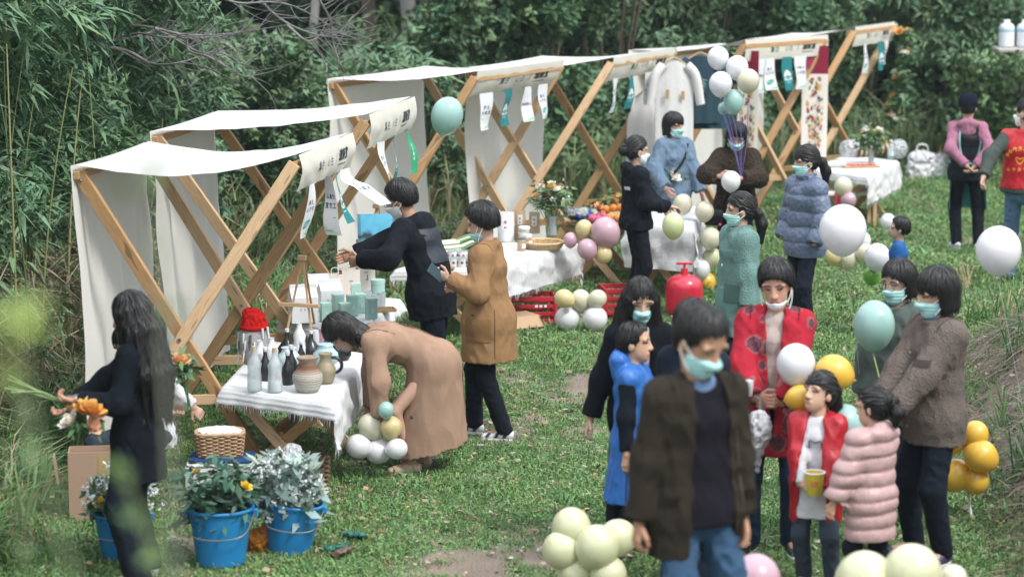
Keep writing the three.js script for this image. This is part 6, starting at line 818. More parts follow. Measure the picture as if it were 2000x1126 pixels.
{ const t = thing('wooden_tray', 'small dark wooden tray with glasses on the tin table', 'tray', put(745, 607), 0.3); add('base', box(0.19, 0.012, 0.12, 0, 0.006, 0, 0.003), std([0.1, 0.075, 0.055], 0.5), t); for (const s of [-1, 1]) { add('rim', box(0.19, 0.022, 0.008, 0, 0.011, s * 0.064, 0.002), pine[2], t); add('rim', box(0.008, 0.022, 0.12, s * 0.1, 0.011, 0, 0.002), pine[2], t); } }
[[650, 598, 0.5, 'red sided gift bag nearest the white cartons'], [682, 588, 0.45, 'red sided gift bag in front of the leaning person'], [712, 570, 0.4, 'pale paper gift bag at the back of the tin table']].forEach(([px, py, a, l], i) => { const t = thing('gift_bag', l, 'bag', put(px, py), a, 'paper gift bags'), w = 0.15, h = 0.25, d = 0.08, f = std([0.62, 0.58, 0.52], 0.75); add('front', [box(w, h, 0.004, 0, h / 2, d / 2), box(w, h, 0.004, 0, h / 2, -d / 2)], f, t); for (const s of [-1, 1]) add('gusset', box(0.004, h, d - 0.006, s * (w / 2 - 0.002), h / 2, 0), i < 2 ? std([0.5, 0.09, 0.07], 0.7) : f, t); add('handle', tube([V(-0.03, h - 0.01, d / 2 + 0.004), V(-0.025, h + 0.05, d / 2), V(0.025, h + 0.05, d / 2), V(0.03, h - 0.01, d / 2 + 0.004)], 0.003, 16, 5), card, t); const mk = add('printed_mark', [box(0.03, 0.006, 0.002, 0, h * 0.66, d / 2 + 0.004), box(0.006, 0.04, 0.002, 0.01, h * 0.5, d / 2 + 0.004), box(0.025, 0.005, 0.002, 0.005, h * 0.42, d / 2 + 0.004)], inkM, t); });
// ---------- flowers ----------
function bloomGeo(seed, layers = 3) {
  const gs = [], r = rng(seed);
  for (let L = 0; L < layers; L++) { const n = 4 + L, R0 = 0.3 + 0.32 * L; for (let i = 0; i < n; i++) { const a = (i + L * 0.5 + r() * 0.3) / n * 6.283, open = 0.15 + 0.42 * L; const g = sheet((u, v) => { const w = Math.sin(Math.PI * (0.12 + 0.8 * v)) * 0.62 * (0.7 + 0.3 * L / 2), x = (u - 0.5) * 2 * w, y = v * (1.05 - 0.14 * L), out = R0 * 0.35 + Math.sin(v * 1.6) * R0 * 0.5 + open * v * v * 0.55 - x * x * 0.35; return V(Math.cos(a) * out - Math.sin(a) * x, y, Math.sin(a) * out + Math.cos(a) * x); }, 4, 5); gs.push(g); } }
  const g = mergeGeometries(gs); g.translate(0, -0.35, 0); return g;
}
const roseG = [bloomGeo(1), bloomGeo(2), bloomGeo(3, 2)], petal = {}; const petalM = (c) => petal[c] ??= phys(c, 0.6, { side: THREE.DoubleSide, transmission: 0.15, thickness: 0 });
const stemMat = std([0.09, 0.17, 0.06], 0.6), leafG = [leafClump(6, 0.1, 0.045, 201, 1, 0.4), leafClump(10, 0.06, 0.03, 202, 1.2, 0.3)];
// blooms and leaves of one bunch about a centre, in the parent's axes; names: bloom, stem, foliage
function bunch(t, c, R0, n, cols, o = {}) {
  const r = rng(o.seed ?? 5), base = o.base ?? V(c.x, c.y - R0 * 2, c.z), st = [];
  for (let i = 0; i < n; i++) { const d = V(r() * 2 - 1, r() * 1.3 - 0.25, r() * 2 - 1).normalize().multiplyScalar(R0 * (0.65 + 0.4 * r())), p = c.clone().add(d), m = add('bloom', roseG[i % 3], petalM(cols[i % cols.length]), t), s = (o.size ?? 0.035) * (0.75 + 0.5 * r()); m.scale.setScalar(s); m.position.copy(p); m.quaternion.setFromUnitVectors(V(0, 1, 0), d.clone().add(V(0, R0 * 0.8, 0)).normalize()); st.push(tube([p, p.clone().lerp(base, 0.5).add(V(0, 0.01, 0)), base.clone().add(V((r() - 0.5) * 0.03, 0, (r() - 0.5) * 0.03))], 0.0035, 8, 5)); }
  if (st.length) add('stems', st, stemMat, t).userData.kind = 'stuff';
  const pl = []; for (let i = 0; i < (o.leaves ?? 40); i++) { const d = V(r() * 2 - 1, r() * 1.7 - 0.9, r() * 2 - 1).normalize().multiplyScalar(R0 * (0.4 + 0.75 * r())); pl.push([c.x + d.x, c.y + d.y, c.z + d.z, (o.ls ?? 0.8) * (0.7 + 0.6 * r()), tint(o.green ?? [0.07, 0.15, 0.055], r, 0.4, 0.15)]); }
  scatter('foliage', leafG[o.lk ?? 0], leafMat(), pl, t, 7 + (o.seed ?? 0), 1.5);
  if (o.spray) { const sp = []; for (let i = 0; i < o.spray; i++) { const d = V(r() * 2 - 1, r() * 1.4 - 0.3, r() * 2 - 1).normalize().multiplyScalar(R0 * (0.7 + 0.6 * r())); sp.push([c.x + d.x, c.y + d.y, c.z + d.z, 0.6 + 0.7 * r(), tint(o.sprayC ?? [0.7, 0.72, 0.74], r, 0.15, 0.03)]); } scatter('blossom', leafClump(9, 0.02, 0.014, 203, 1.3, 0.2), leafMat(), sp, t, 8, 1.5); }
}
const vaseG = lathe([[0.0001, 0.003], [0.035, 0.003], [0.038, 0.02], [0.03, 0.12], [0.04, 0.17], [0.038, 0.17], [0.027, 0.12], [0.034, 0.02], [0.0001, 0.008]], 22);
function vase(px, py, h, label, cols, R0, n, seed, s = 1, rise = 0.3) { const t = thing('flower_vase', label, 'flowers', put(px, py, h), 0, 'vases of flowers'); add('vase', vaseG, glassM, t).scale.setScalar(s); bunch(t, V(0, rise * s, 0), R0, n, cols, { seed, base: V(0, 0.03, 0), leaves: 55, size: 0.042, spray: 20 }); return t; }
vase(1079, 462, TH + 0.006, 'glass vase of yellow and white roses beside the honey jars', ['#e0b25a', '#e6e2d2', '#e4c183', '#e8e4d8'], 0.16, 11, 3, 1.15, 0.3);
vase(1297, 396, TH + 0.09, 'glass vase of white and peach roses on the white cloth table', ['#e9e5da', '#e2c08c', '#e7e3d6'], 0.14, 9, 6, 1, 0.26);
vase(1702, 318, TH + 0.06, 'vase of cream and yellow flowers on the far food table', ['#e7dfc4', '#e2c45c', '#e8e4d8'], 0.15, 9, 9, 1, 0.27);
{ const o = S6.edge(1).add(V(0.06, 0.08, 0.02)), t = thing('flower_garland', 'garland of yellow and white flowers hanging at the last stall corner', 'garland', o); [[0.05, 0.0, 0.12], [0.12, -0.28, 0.13], [0.06, -0.55, 0.14], [0, -0.85, 0.12], [-0.05, -1.1, 0.09]].forEach(([x, y, R0], i) => bunch(t, V(x, y, 0), R0, 6 - (i > 2 ? 2 : 0), ['#dfb14e', '#e6e4da', '#e3e1d6', '#d9a55a'], { seed: 20 + i, leaves: 34, size: 0.045, base: V(x * 0.5, y - 0.1, 0) })); }
// the cut roses in the florist's hands, with scissors
{ const f = people.florist, w = f.toWorld(f.J.wr.l).lerp(f.toWorld(f.J.wr.r), 0.5), t = thing('rose_bouquet', 'bunch of orange and pink roses held by the person in the black coat', 'bouquet', w); const c = V(0.07, -0.05, 0.17); bunch(t, c, 0.1, 11, ['#dc9a45', '#e0a77c', '#e6c0a6', '#d9a34e', '#e6dcd2'], { seed: 31, leaves: 8, size: 0.058, base: V(-0.1, 0.03, 0.05) }); const st = []; const r = rng(8); for (let i = 0; i < 7; i++) st.push(tube([V(-0.06, 0.02, 0.06), V(-0.17, 0.05 + r() * 0.04, 0.06), V(-0.3 - r() * 0.1, 0.07 + r() * 0.12, 0.04 + r() * 0.1)], 0.005, 8, 5)); add('cut_stems', st, std([0.2, 0.3, 0.12], 0.6), t).userData.kind = 'stuff';
  const s = thing('scissors', 'black handled scissors in the hand of the black coated florist', 'scissors', w.clone().add(V(0.0, 0.045, 0.03)), 0.5); for (const k of [-1, 1]) { add('handle', new THREE.TorusGeometry(0.02, 0.006, 6, 14).rotateX(1.2).translate(0.03, 0, k * 0.022), inkM, s); add('blade', timber(V(0.015, 0, k * 0.01), V(-0.09, 0.004, -k * 0.006), 0.012, 0.003), std([0.5, 0.5, 0.52], 0.3, { metalness: 0.9 }), s); } }
{ const p = atZ(352, 712, -14.0), t = thing('rose_bouquet', 'small bunch of pink and peach roses behind the wooden beam', 'bouquet', p); bunch(t, V(0, 0, 0), 0.06, 5, ['#e0b7a4', '#dfae72', '#e8c9b8'], { seed: 33, leaves: 14, size: 0.042, base: V(0.05, -0.28, 0) }); }
// ---------- goods on the farther tables ----------
const honey = std([0.5, 0.2, 0.02], 0.2);
[[1018, 489, 'honey jar with a dark lid at the cloth edge'], [1031, 483, 'honey jar with a pale lid behind its neighbour']].forEach(([px, py, l], i) => { const t = thing('honey_jar', l, 'jar', put(px, py), 0, 'honey jars'); add('honey', new THREE.CylinderGeometry(0.036, 0.036, 0.075, 20).translate(0, 0.042, 0), honey, t); add('glass', lathe([[0.0001, 0.001], [0.039, 0.001], [0.04, 0.085], [0.034, 0.1]], 20), jarGlass, t); add('lid', new THREE.CylinderGeometry(0.036, 0.036, 0.02, 20).translate(0, 0.108, 0), i ? card : inkM, t); add('paper_label', new THREE.CylinderGeometry(0.0405, 0.0405, 0.04, 12, 1, true, 0.2, 1.2).translate(0, 0.045, 0), std([0.7, 0.69, 0.64], 0.8, { side: THREE.DoubleSide }), t); });
{ const t = thing('clear_canister', 'clear plastic canister behind the honey jars', 'canister', put(1024, 472)); add('pot', new THREE.CylinderGeometry(0.05, 0.05, 0.12, 20).translate(0, 0.06, 0), jarGlass, t); add('lid', new THREE.CylinderGeometry(0.053, 0.053, 0.02, 20).translate(0, 0.13, 0), card, t); }
const wicker = (c) => std(c, 0.8), wick = [wicker([0.42, 0.27, 0.16]), wicker([0.5, 0.36, 0.2]), wicker([0.16, 0.1, 0.055])];
// a woven basket: stakes and rows of weave that go in and out
function weave(t, rx, rz, h, flare, m, rows, stakes, sq = 4) {
  const P = (a, y) => { const k = 1 + flare * y / h, c = Math.cos(a), s = Math.sin(a), q = Math.pow(Math.pow(Math.abs(c), sq) + Math.pow(Math.abs(s), sq), -1 / sq); return V(c * q * rx * k, y, s * q * rz * k); }, gs = [];
  for (let i = 0; i < stakes; i++) { const a = i / stakes * 6.283; gs.push(tube([P(a, 0.005), P(a, h * 0.5), P(a, h)], 0.0055, 6, 5)); }
  add('stakes', gs, m, t).userData.kind = 'stuff';
  const ws = []; for (let j = 0; j < rows; j++) { const y = 0.01 + (h - 0.02) * j / (rows - 1), pts = []; for (let i = 0; i < stakes * 2; i++) { const a = i / (stakes * 2) * 6.283, p = P(a, y), o = (i + j * 2) % 4 < 2 ? 0.006 : -0.005; p.x *= 1 + o / rx; p.z *= 1 + o / rz; pts.push(p); } ws.push(new THREE.TubeGeometry(new THREE.CatmullRomCurve3(pts, true), stakes * 4, h / rows * 0.5, 5, true)); }
  add('weave', ws, m, t).userData.kind = 'stuff';
  const rim = []; for (let i = 0; i < 40; i++) rim.push(P(i / 40 * 6.283, h)); add('rim', new THREE.TubeGeometry(new THREE.CatmullRomCurve3(rim, true), 80, 0.011, 7, true), m, t);
  const bs = []; for (let i = 0; i < 30; i++) { const a = i / 30 * 6.283, p = P(a, 0.008); bs.push(new THREE.Vector2(p.x, -p.z)); } add('base', new THREE.ExtrudeGeometry(new THREE.Shape(bs), { depth: 0.01, bevelEnabled: false }).rotateX(-Math.PI / 2), m, t);
}
{ const t = thing('bamboo_tray', 'round woven bamboo tray in front of the rose vase', 'tray', put(1062, 484)); weave(t, 0.15, 0.15, 0.055, 0.18, wick[1], 6, 22, 2); }
const pouchM = [std([0.66, 0.66, 0.66], 0.5), std([0.45, 0.33, 0.2], 0.8)];
[[988, 470, 0.27, 0.15, 0, 'tall white stand up pouch beside the camel coat'], [962, 462, 0.25, 0.14, 0, 'white pouch half behind the camel coat'], [1016, 452, 0.2, 0.1, 1, 'brown paper pouch with a printed strip, nearer the white pouch'], [1044, 455, 0.2, 0.1, 1, 'brown paper pouch with a printed strip beside the rose vase']].forEach(([px, py, h, w, k, l]) => {
  const t = thing('food_pouch', l, 'pouch', put(px, py), -0.15, 'food pouches'); const shell = (s) => sheet((u, v) => V((u - 0.5) * w, v * h, s * 0.045 * (1 - v) * Math.sin(Math.PI * clamp(u * 0.96 + 0.02, 0, 1)) + 0.0005 * s), 10, 10); add('pouch', [shell(1), shell(-1)], pouchM[k], t);
  add('printed_label', [sheet((u, v) => V((u - 0.5) * w * 0.5, h * (0.35 + 0.45 * v), 0.045 * (0.65 - 0.45 * v) * Math.sin(Math.PI * (0.25 + 0.5 * u)) + 0.004), 6, 6)], k ? std([0.66, 0.64, 0.62], 0.7, { side: THREE.DoubleSide }) : std([0.72, 0.7, 0.7], 0.7, { side: THREE.DoubleSide }), t); add('printed_mark', [0, 1].map((i) => box(w * 0.14, w * 0.16, 0.003, 0, h * (0.45 + 0.2 * i), 0.028 - i * 0.004)), std(k ? [0.2, 0.12, 0.14] : [0.35, 0.14, 0.18], 0.7), t);
});
{ const t = thing('leek_bundle', 'bundle of leeks with white stems between the two shoppers', 'leeks', put(884, 492), 0.4), r = rng(61), a = std([0.62, 0.66, 0.5], 0.6), b = std([0.12, 0.24, 0.1], 0.6); for (let i = 0; i < 14; i++) { const y = 0.02 + Math.floor(i / 5) * 0.03, z = (i % 5 - 2) * 0.04 + (r() - 0.5) * 0.02; add('stalk', taperTube([V(-0.2 + r() * 0.05, y, z), V(-0.05, y + 0.005, z), V(0.06, y + 0.01, z)], 0.016, 0.014, 8, 8), a, t); add('leaf', taperTube([V(0.05, y + 0.01, z), V(0.17, y + 0.03 + r() * 0.03, z + (r() - 0.5) * 0.06), V(0.3, y + r() * 0.07, z + (r() - 0.5) * 0.14)], 0.015, 0.006, 8, 6), i % 3 ? b : a, t); } }
{ const r = rng(63), words = ['nearest the phone', 'behind the front one', 'beside the leeks', 'farthest back by the curtain', 'on top of the others']; for (let i = 0; i < 5; i++) { const t = thing('packaged_bean_pot', 'patterned round food pot ' + words[i], 'pot', put(884 + (i % 3) * 18, 520 - Math.floor(i / 3) * 14), r(), 'patterned food pots'); add('pot', new THREE.CylinderGeometry(0.045, 0.04, 0.07, 18).translate(0, 0.035, 0), std([0.62, 0.6, 0.6], 0.5), t); for (let k = 0; k < 6; k++) add('printed_spot', new THREE.SphereGeometry(0.012, 8, 6).scale(1, 1, 0.4).translate(0, 0.038, 0.043).rotateY(k * 1.047), std([0.12, 0.07, 0.1], 0.6), t); add('lid', new THREE.CylinderGeometry(0.047, 0.047, 0.012, 18).translate(0, 0.076, 0), jarGlass, t); } add('bread_roll', skin(folds(ell(V(0, 0.03, 0), [0.06, 0.033, 0.045]), 0.006, 20, 20), V(-0.08, -0.02, -0.07), V(0.08, 0.08, 0.07), 0.008), std([0.36, 0.2, 0.1], 0.8), null, { label: 'brown bread roll at the cloth edge behind the phone', category: 'bread' }).position.copy(put(874, 530)); }
// fruit
{ const orangeM = std([0.62, 0.22, 0.03], 0.45, { bumpMap: woolBump, bumpScale: 0.002 }), yel = std([0.62, 0.42, 0.08], 0.5), pinkM = std([0.5, 0.08, 0.17], 0.5), og = new THREE.SphereGeometry(0.042, 18, 14), r = rng(66);
  const spots = [[1190, 432, 0], [1206, 434, 0], [1218, 430, 0], [1198, 424, 0.05], [1212, 424, 0.055], [1183, 424, 0.04], [1221, 420, 0.05]]; const w = ['nearest the large pink balloon', 'in the middle of the front row', 'at the end of the front row', 'on top of the middle', 'on top beside the hooded figure', 'behind the front row', 'farthest back by the hooded figure'];
  spots.forEach(([px, py, dy], i) => { const p = put(px, py, TH + 0.01); const t = thing('orange', 'orange fruit on the fruit table ' + w[i], 'orange', [p.x, p.y + 0.04 + dy, p.z], 0, 'oranges'); add('peel', og, orangeM, t).scale.set(1, 0.94, 1); add('stalk', new THREE.CylinderGeometry(0.004, 0.005, 0.008, 6).translate(0, 0.042, 0), stemMat, t); });
  const f = [[1164, 424, '#d8a03a', 'yellow flowers at the end of the fruit table'], [1190, 408, '#dd9a58', 'apricot flowers behind the oranges'], [1210, 406, '#d7a83c', 'golden flowers behind the oranges by the hooded figure']]; f.forEach(([px, py, c, l], i) => { const t = thing('cut_flowers', l, 'flowers', put(px, py, TH + 0.01), 0, 'cut flowers on the fruit table'); bunch(t, V(0, 0.08, 0), 0.07, 7, [c, '#e0b080'], { seed: 70 + i, leaves: 10, size: 0.032, base: V(0, 0, 0) }); });
  for (let i = 0; i < 3; i++) { const t = thing('dragon_fruit', 'pink scaly fruit ' + ['beside the blue snack bag', 'in front of the yellow flowers', 'next to the oranges'][i], 'fruit', put(1158 + i * 10, 428 - i * 3, TH + 0.045), i, 'pink fruit'); add('flesh', new THREE.SphereGeometry(0.04, 14, 10).scale(1.2, 0.9, 0.9), pinkM, t); for (let k = 0; k < 9; k++) { const a = r() * 6.28, e = r() * 1.4; const s = new THREE.ConeGeometry(0.012, 0.035, 4); s.translate(0, 0.045, 0).rotateZ(e).rotateY(a); add('scale', s, pinkM, t); } }
  const t = thing('snack_bag', 'blue snack bag lying on the fruit table', 'bag', put(1138, 428, TH + 0.02), 0.2); add('bag', skin(folds(ell(V(0, 0.05, 0), [0.15, 0.06, 0.1]), 0.02, 12, 14), V(-0.2, -0.03, -0.14), V(0.2, 0.14, 0.14), 0.012, (x, y, z) => (noise3(x * 14, y * 14, z * 14) > 0.35 ? [0.45, 0.45, 0.2] : noise3(x * 9 + 5, y * 9, z * 9) > 0.1 ? [0.3, 0.33, 0.4] : [0.02, 0.06, 0.3])), paintMat('nylon'), t); }
// far food table
{ const h = TH + 0.056; const t = thing('carving_board', 'wooden board of sliced pink meat on the far food table', 'board', put(1680, 326, h), 0.2); add('board', box(0.42, 0.02, 0.2, 0, 0.01, 0, 0.006), pine[0], t); const r = rng(81); for (let i = 0; i < 16; i++) add('slice', new THREE.SphereGeometry(0.035, 10, 6).scale(1, 0.35, 0.8).rotateY(r() * 3).translate(-0.15 + r() * 0.3, 0.03, (r() - 0.5) * 0.12), std([0.42 + r() * 0.15, 0.16, 0.14], 0.5), t);
  [[1690, 306, 'wrapped sliced loaf beside the embroidered banner'], [1722, 303, 'wrapped sliced loaf next to the water bottle']].forEach(([px, py, l]) => { const b = thing('sliced_loaf', l, 'bread', put(px, py, h), 0.3, 'sliced loaves'); for (let i = 0; i < 7; i++) add('slice', new THREE.CylinderGeometry(0.065, 0.065, 0.02, 18).rotateZ(Math.PI / 2).translate(-0.1 + i * 0.032, 0.066, 0), std(i % 2 ? [0.55, 0.42, 0.26] : [0.1, 0.055, 0.03], 0.8), b); });
  const w = thing('water_bottle', 'clear plastic water bottle on the far food table', 'bottle', put(1740, 312, h)); add('bottle', lathe([[0.0001, 0], [0.034, 0], [0.035, 0.15], [0.02, 0.19], [0.014, 0.2], [0.014, 0.215]], 18), jarGlass, w); add('cap', new THREE.CylinderGeometry(0.016, 0.016, 0.02, 14).translate(0, 0.225, 0), card, w); add('band', new THREE.CylinderGeometry(0.0356, 0.0356, 0.06, 18, 1, true).translate(0, 0.08, 0), std([0.5, 0.6, 0.66], 0.5, { side: THREE.DoubleSide }), w);
  [[1662, 306, 0.13, 'crumpled clear bag of food behind the embroidered banner'], [1755, 306, 0.13, 'crumpled clear bag at the far end of the food table'], [1705, 296, 0.1, 'clear bag behind the sliced loaves']].forEach(([px, py, s, l], i) => { const b = thing('plastic_bag', l, 'bag', put(px, py, h), i, 'clear plastic bags'); add('film', skin(folds(ell(V(0, s * 0.7, 0), [s, s * 0.8, s * 0.7]), 0.03, 14, 14, i * 9), V(-0.2, -0.03, -0.17), V(0.2, 0.27, 0.17), 0.014), phys([0.85, 0.87, 0.9], 0.25, { transmission: 0.7, thickness: 0 }), b); });
  const bx = thing('clear_box', 'clear plastic food box under the embroidered banner', 'box', put(1630, 326, h), 0.15); add('tub', box(0.28, 0.08, 0.16, 0, 0.042, 0, 0.01), jarGlass, bx); add('filling', box(0.25, 0.05, 0.13, 0, 0.032, 0, 0.01), std([0.55, 0.5, 0.46], 0.8), bx); }
{ const b = at(1640, 372, 0.45), t = thing('low_bench', 'low cloth covered bench by the cream balloon at the far table', 'bench', [b.x, 0, b.z], 0.15); add('seat', box(0.85, 0.05, 0.3, 0, 0.43, 0, 0.015), std([0.66, 0.62, 0.6], 0.9), t); for (const s of [-1, 1]) for (const q of [-1, 1]) add('leg', box(0.04, 0.405, 0.04, s * 0.38, 0.2, q * 0.11), pine[1], t); add('hanging_cloth', sheet((u, v) => V(-0.1 + u * 0.12, 0.455 - v * 0.2, 0.162 + Math.sin(u * 9) * 0.008), 8, 6), std([0.5, 0.05, 0.09], 0.9, { side: THREE.DoubleSide }), t); }
// ---------- hanging clothes and embroidered banners of the fifth stall ----------
const tieDye = canvasTex(128, 512, (x, w, h) => { x.fillStyle = '#d9d7d8'; x.fillRect(0, 0, w, h); const r = rng(4); for (let i = 0; i < 70; i++) { const a = r() * w, b = h * (0.42 + 0.3 * r()); const g = x.createLinearGradient(0, b, 0, h); g.addColorStop(0, 'rgba(70,140,190,0)'); g.addColorStop(1, 'rgba(25,105,160,0.75)'); x.fillStyle = g; x.fillRect(a, b, 3 + r() * 7, h - b); } });
function garment(name, label, px, py, z, w, h, mat, o = {}) {
  const p = atZ(px, py, z), t = thing(name, label, 'clothes', p, o.turn ?? 0.25, 'clothes hung in the fifth stall');
  const shape = (v) => mix(o.top ?? 0.62, 1, sstep(0, 0.25, v)) * mix(1, o.flare ?? 1, v), sh = (s) => sheet((u, v) => V((u - 0.5) * w * shape(v), -v * h - 0.06 * Math.pow(Math.abs(u - 0.5) * 2, 2) * (1 - v), s * (0.035 + 0.03 * v) * Math.sin(Math.PI * clamp(u, 0.01, 0.99)) + Math.sin(u * 20 + s) * 0.012 * v), 18, 18);
  const g = [sh(1), sh(-1)]; for (const q of g) { const uv = q.attributes.uv; for (let i = 0; i < uv.count; i++) uv.setY(i, 1 - uv.getY(i)); } add('body', g, mat, t);
  if (o.sleeve) for (const s of [-1, 1]) add('sleeve', taperTube([V(s * w * 0.3, -0.05, 0), V(s * w * 0.5, -0.14, 0.02), V(s * w * (0.55 + o.sleeve * 0.12), -0.16 - o.sleeve * 0.3, 0.03)], 0.055, 0.045, 10, 10), o.sm ?? mat, t);
  add('hanger', tube([V(-w * 0.32, -0.05, 0), V(0, 0.03, 0), V(w * 0.32, -0.05, 0)], 0.007, 12, 5), pine[1], t); add('hook', tube([V(0, 0.03, 0), V(0, 0.07, 0), V(0.02, 0.1, 0), V(0, 0.12, 0)], 0.003, 10, 5), screwM, t);
  if (o.tags) for (const [a, b] of o.tags) add('price_tag', box(0.035, 0.09, 0.004, a, b, 0.075), std([0.36, 0.22, 0.1], 0.8), t);
  if (o.mark) add('printed_mark', sheet((u, v) => V((u - 0.5) * 0.14, -0.22 - v * 0.2, 0.068 * Math.sin(Math.PI * (0.5 + (u - 0.5) * 0.3)) + 0.008), 6, 6), std([1, 1, 1], 0.8, { map: canvasTex(64, 96, (x, cw, ch) => { x.fillStyle = '#143038'; x.fillRect(0, 0, cw, ch); x.strokeStyle = '#7fa7a8'; x.lineWidth = 3; for (let i = 0; i < 9; i++) { x.beginPath(); x.arc(20 + (i * 17) % 30, 14 + i * 8, 6 + i % 4, 0, 4); x.stroke(); } }), side: THREE.DoubleSide }), t);
}
const cotton = std([0.58, 0.575, 0.565], 0.9, { side: THREE.DoubleSide, bumpMap: foldBump, bumpScale: 0.006 }), navyC = std([0.012, 0.04, 0.06], 0.9, { side: THREE.DoubleSide, bumpMap: foldBump, bumpScale: 0.006 });
garment('hanging_dress', 'white dress fading to blue at the hem, hung in the fifth stall', 1264, 180, -25.6, 0.42, 1.05, std([1, 1, 1], 0.9, { map: tieDye, side: THREE.DoubleSide }), { flare: 1.15 });
garment('hanging_shirt', 'white long sleeved shirt with brown tags, hung in the fifth stall', 1318, 118, -25.2, 0.42, 1.0, cotton, { sleeve: 1, tags: [[-0.1, -0.34], [0.07, -0.36]] });
garment('hanging_shirt', 'dark teal printed shirt next to the white one', 1368, 108, -25.8, 0.46, 0.72, navyC, { sleeve: 0.4, mark: 1 }); garment('hanging_shirt', 'dark teal printed shirt partly behind its neighbour', 1395, 112, -25.9, 0.44, 0.76, navyC, { sleeve: 0.4, mark: 1 });
const embroidery = canvasTex(256, 768, (x, w, h) => { x.fillStyle = '#7d1230'; x.fillRect(0, 0, w, h * 0.24); x.fillRect(0, h * 0.955, w, h * 0.03); x.fillStyle = '#d9d3cb'; x.fillRect(0, h * 0.24, w, h * 0.715); x.fillRect(0, h * 0.985, w, h * 0.015);
  const r = rng(17), cols = ['#a3242c', '#c89a3c', '#2f5f4c', '#26303c', '#d6b46a', '#8c2030', '#e6e0d4', '#41756a']; for (let i = 0; i < 95; i++) { const t = r(), a = 128 + (r() - 0.5) * (110 + 50 * Math.sin(t * 3.1)), b = h * (0.28 + 0.62 * t); x.fillStyle = cols[Math.floor(r() * cols.length)]; x.beginPath(); x.ellipse(a, b, 6 + r() * 16, 4 + r() * 10, r() * 3, 0, 7); x.fill(); x.strokeStyle = cols[Math.floor(r() * 6)]; x.lineWidth = 3; x.beginPath(); x.arc(a, b, 8 + r() * 14, r() * 6, r() * 6 + 2); x.stroke(); } });
const embM = std([1, 1, 1], 0.85, { map: embroidery, side: THREE.DoubleSide });
for (const [u, w, len, l, px] of [[0.93, 0.3, 1.35, 'embroidered cloth banner with a red top at the fifth stall front corner', 1], [0.12, 0.3, 1.4, 'embroidered cloth banner with a red top at the near end of the fifth stall', 0]]) { const o = S5.edge(u).add(V(0, 0.1, 0)).addScaledVector(S5.dir, -0.05), g = sheet((a, b) => V((a - 0.5) * w * (px ? 1 : 0.75), -b * len, (px ? 0 : 0.1 * (a - 0.5)) + Math.sin(a * 7 + b * 3) * 0.02 * b), 10, 24); const uv = g.attributes.uv; for (let i = 0; i < uv.count; i++) uv.setY(i, 1 - uv.getY(i)); const m = add('embroidered_banner', g, embM, null, { label: l, category: 'banner', group: 'embroidered banners' }); m.position.copy(o); }
{ const a = S5.edge(0.02).add(V(0, 0.06, -0.02)), b = S5.edge(0.98).add(V(0, 0.06, -0.02)), d = b.clone().sub(a); add('red_swag', sheet((u, v) => V(d.x * u, -v * (0.16 + 0.08 * Math.cos(u * 6.28)) + d.y * u, d.z * u).addScaledVector(S5.dir, -0.06 + Math.sin(v * 3) * 0.02), 30, 6), std([0.26, 0.02, 0.06], 0.85, { side: THREE.DoubleSide }), null, { label: 'dark red cloth swag under the fifth stall valance', category: 'cloth' }).position.copy(a); }
// ---------- things on the grass ----------
const tankM = phys([0.5, 0.015, 0.04], 0.35, { clearcoat: 0.4 });
{ const p = at(1336, 618, 0), t = thing('gas_tank', 'red helium gas tank standing on the grass', 'tank', onGround(p)); add('cylinder', lathe([[0.0001, 0.0], [0.12, 0.0], [0.155, 0.03], [0.168, 0.08], [0.168, 0.26], [0.15, 0.32], [0.1, 0.355], [0.055, 0.37], [0.0001, 0.372]], 32), tankM, t); add('valve', [new THREE.CylinderGeometry(0.03, 0.035, 0.06, 14).translate(0, 0.395, 0), new THREE.CylinderGeometry(0.012, 0.012, 0.06, 8).translate(0, 0.44, 0)], tankM, t); add('handle', box(0.15, 0.022, 0.035, 0, 0.47, 0, 0.008), tankM, t); add('foot_ring', new THREE.TorusGeometry(0.125, 0.012, 8, 26).rotateX(Math.PI / 2).translate(0, 0.012, 0), tankM, t); for (let i = 0; i < 5; i++) add('printed_line', new THREE.CylinderGeometry(0.1695, 0.1695, 0.006, 16, 1, true, -0.5 + i * 0.02, 0.95 - i * 0.08).translate(0, 0.14 + i * 0.022, 0), std([0.3, 0.03, 0.04], 0.5, { side: THREE.DoubleSide }), t); }
function crate(px, py, label, a, w = 0.42) { const t = thing('plastic_crate', label, 'crate', onGround(at(px, py, 0)), a, 'red plastic crates'), m = std([0.42, 0.015, 0.03], 0.45), h = 0.25, d = 0.3; add('floor', box(w - 0.02, 0.012, d - 0.02, 0, 0.012, 0), m, t); for (const [sx, sz, lw, ry] of [[0, 1, w, 0], [0, -1, w, 0], [1, 0, d, 1], [-1, 0, d, 1]]) for (let k = 0; k < 4; k++) { const g = box(lw, k === 3 ? 0.04 : 0.032, 0.014, 0, 0.03 + k * 0.066, 0, 0.003); if (ry) g.rotateY(Math.PI / 2); g.translate(sx * w / 2, 0, sz * d / 2); add('slat', g, m, t); } for (const sx of [-1, 1]) for (const sz of [-1, 1]) add('corner_post', box(0.028, h, 0.028, sx * (w / 2), h / 2, sz * (d / 2), 0.005), m, t); add('printed_mark', [0, 1, 2].map((i) => box(0.025, 0.02, 0.003, 0.04 + i * 0.04, 0.165, d / 2 + 0.009)), card, t); return t; }
crate(1035, 628, 'red plastic crate under the honey jar table', 0.1); crate(1216, 612, 'red plastic crate behind the wooden frame foot by the black trousers', 0.15, 0.36);
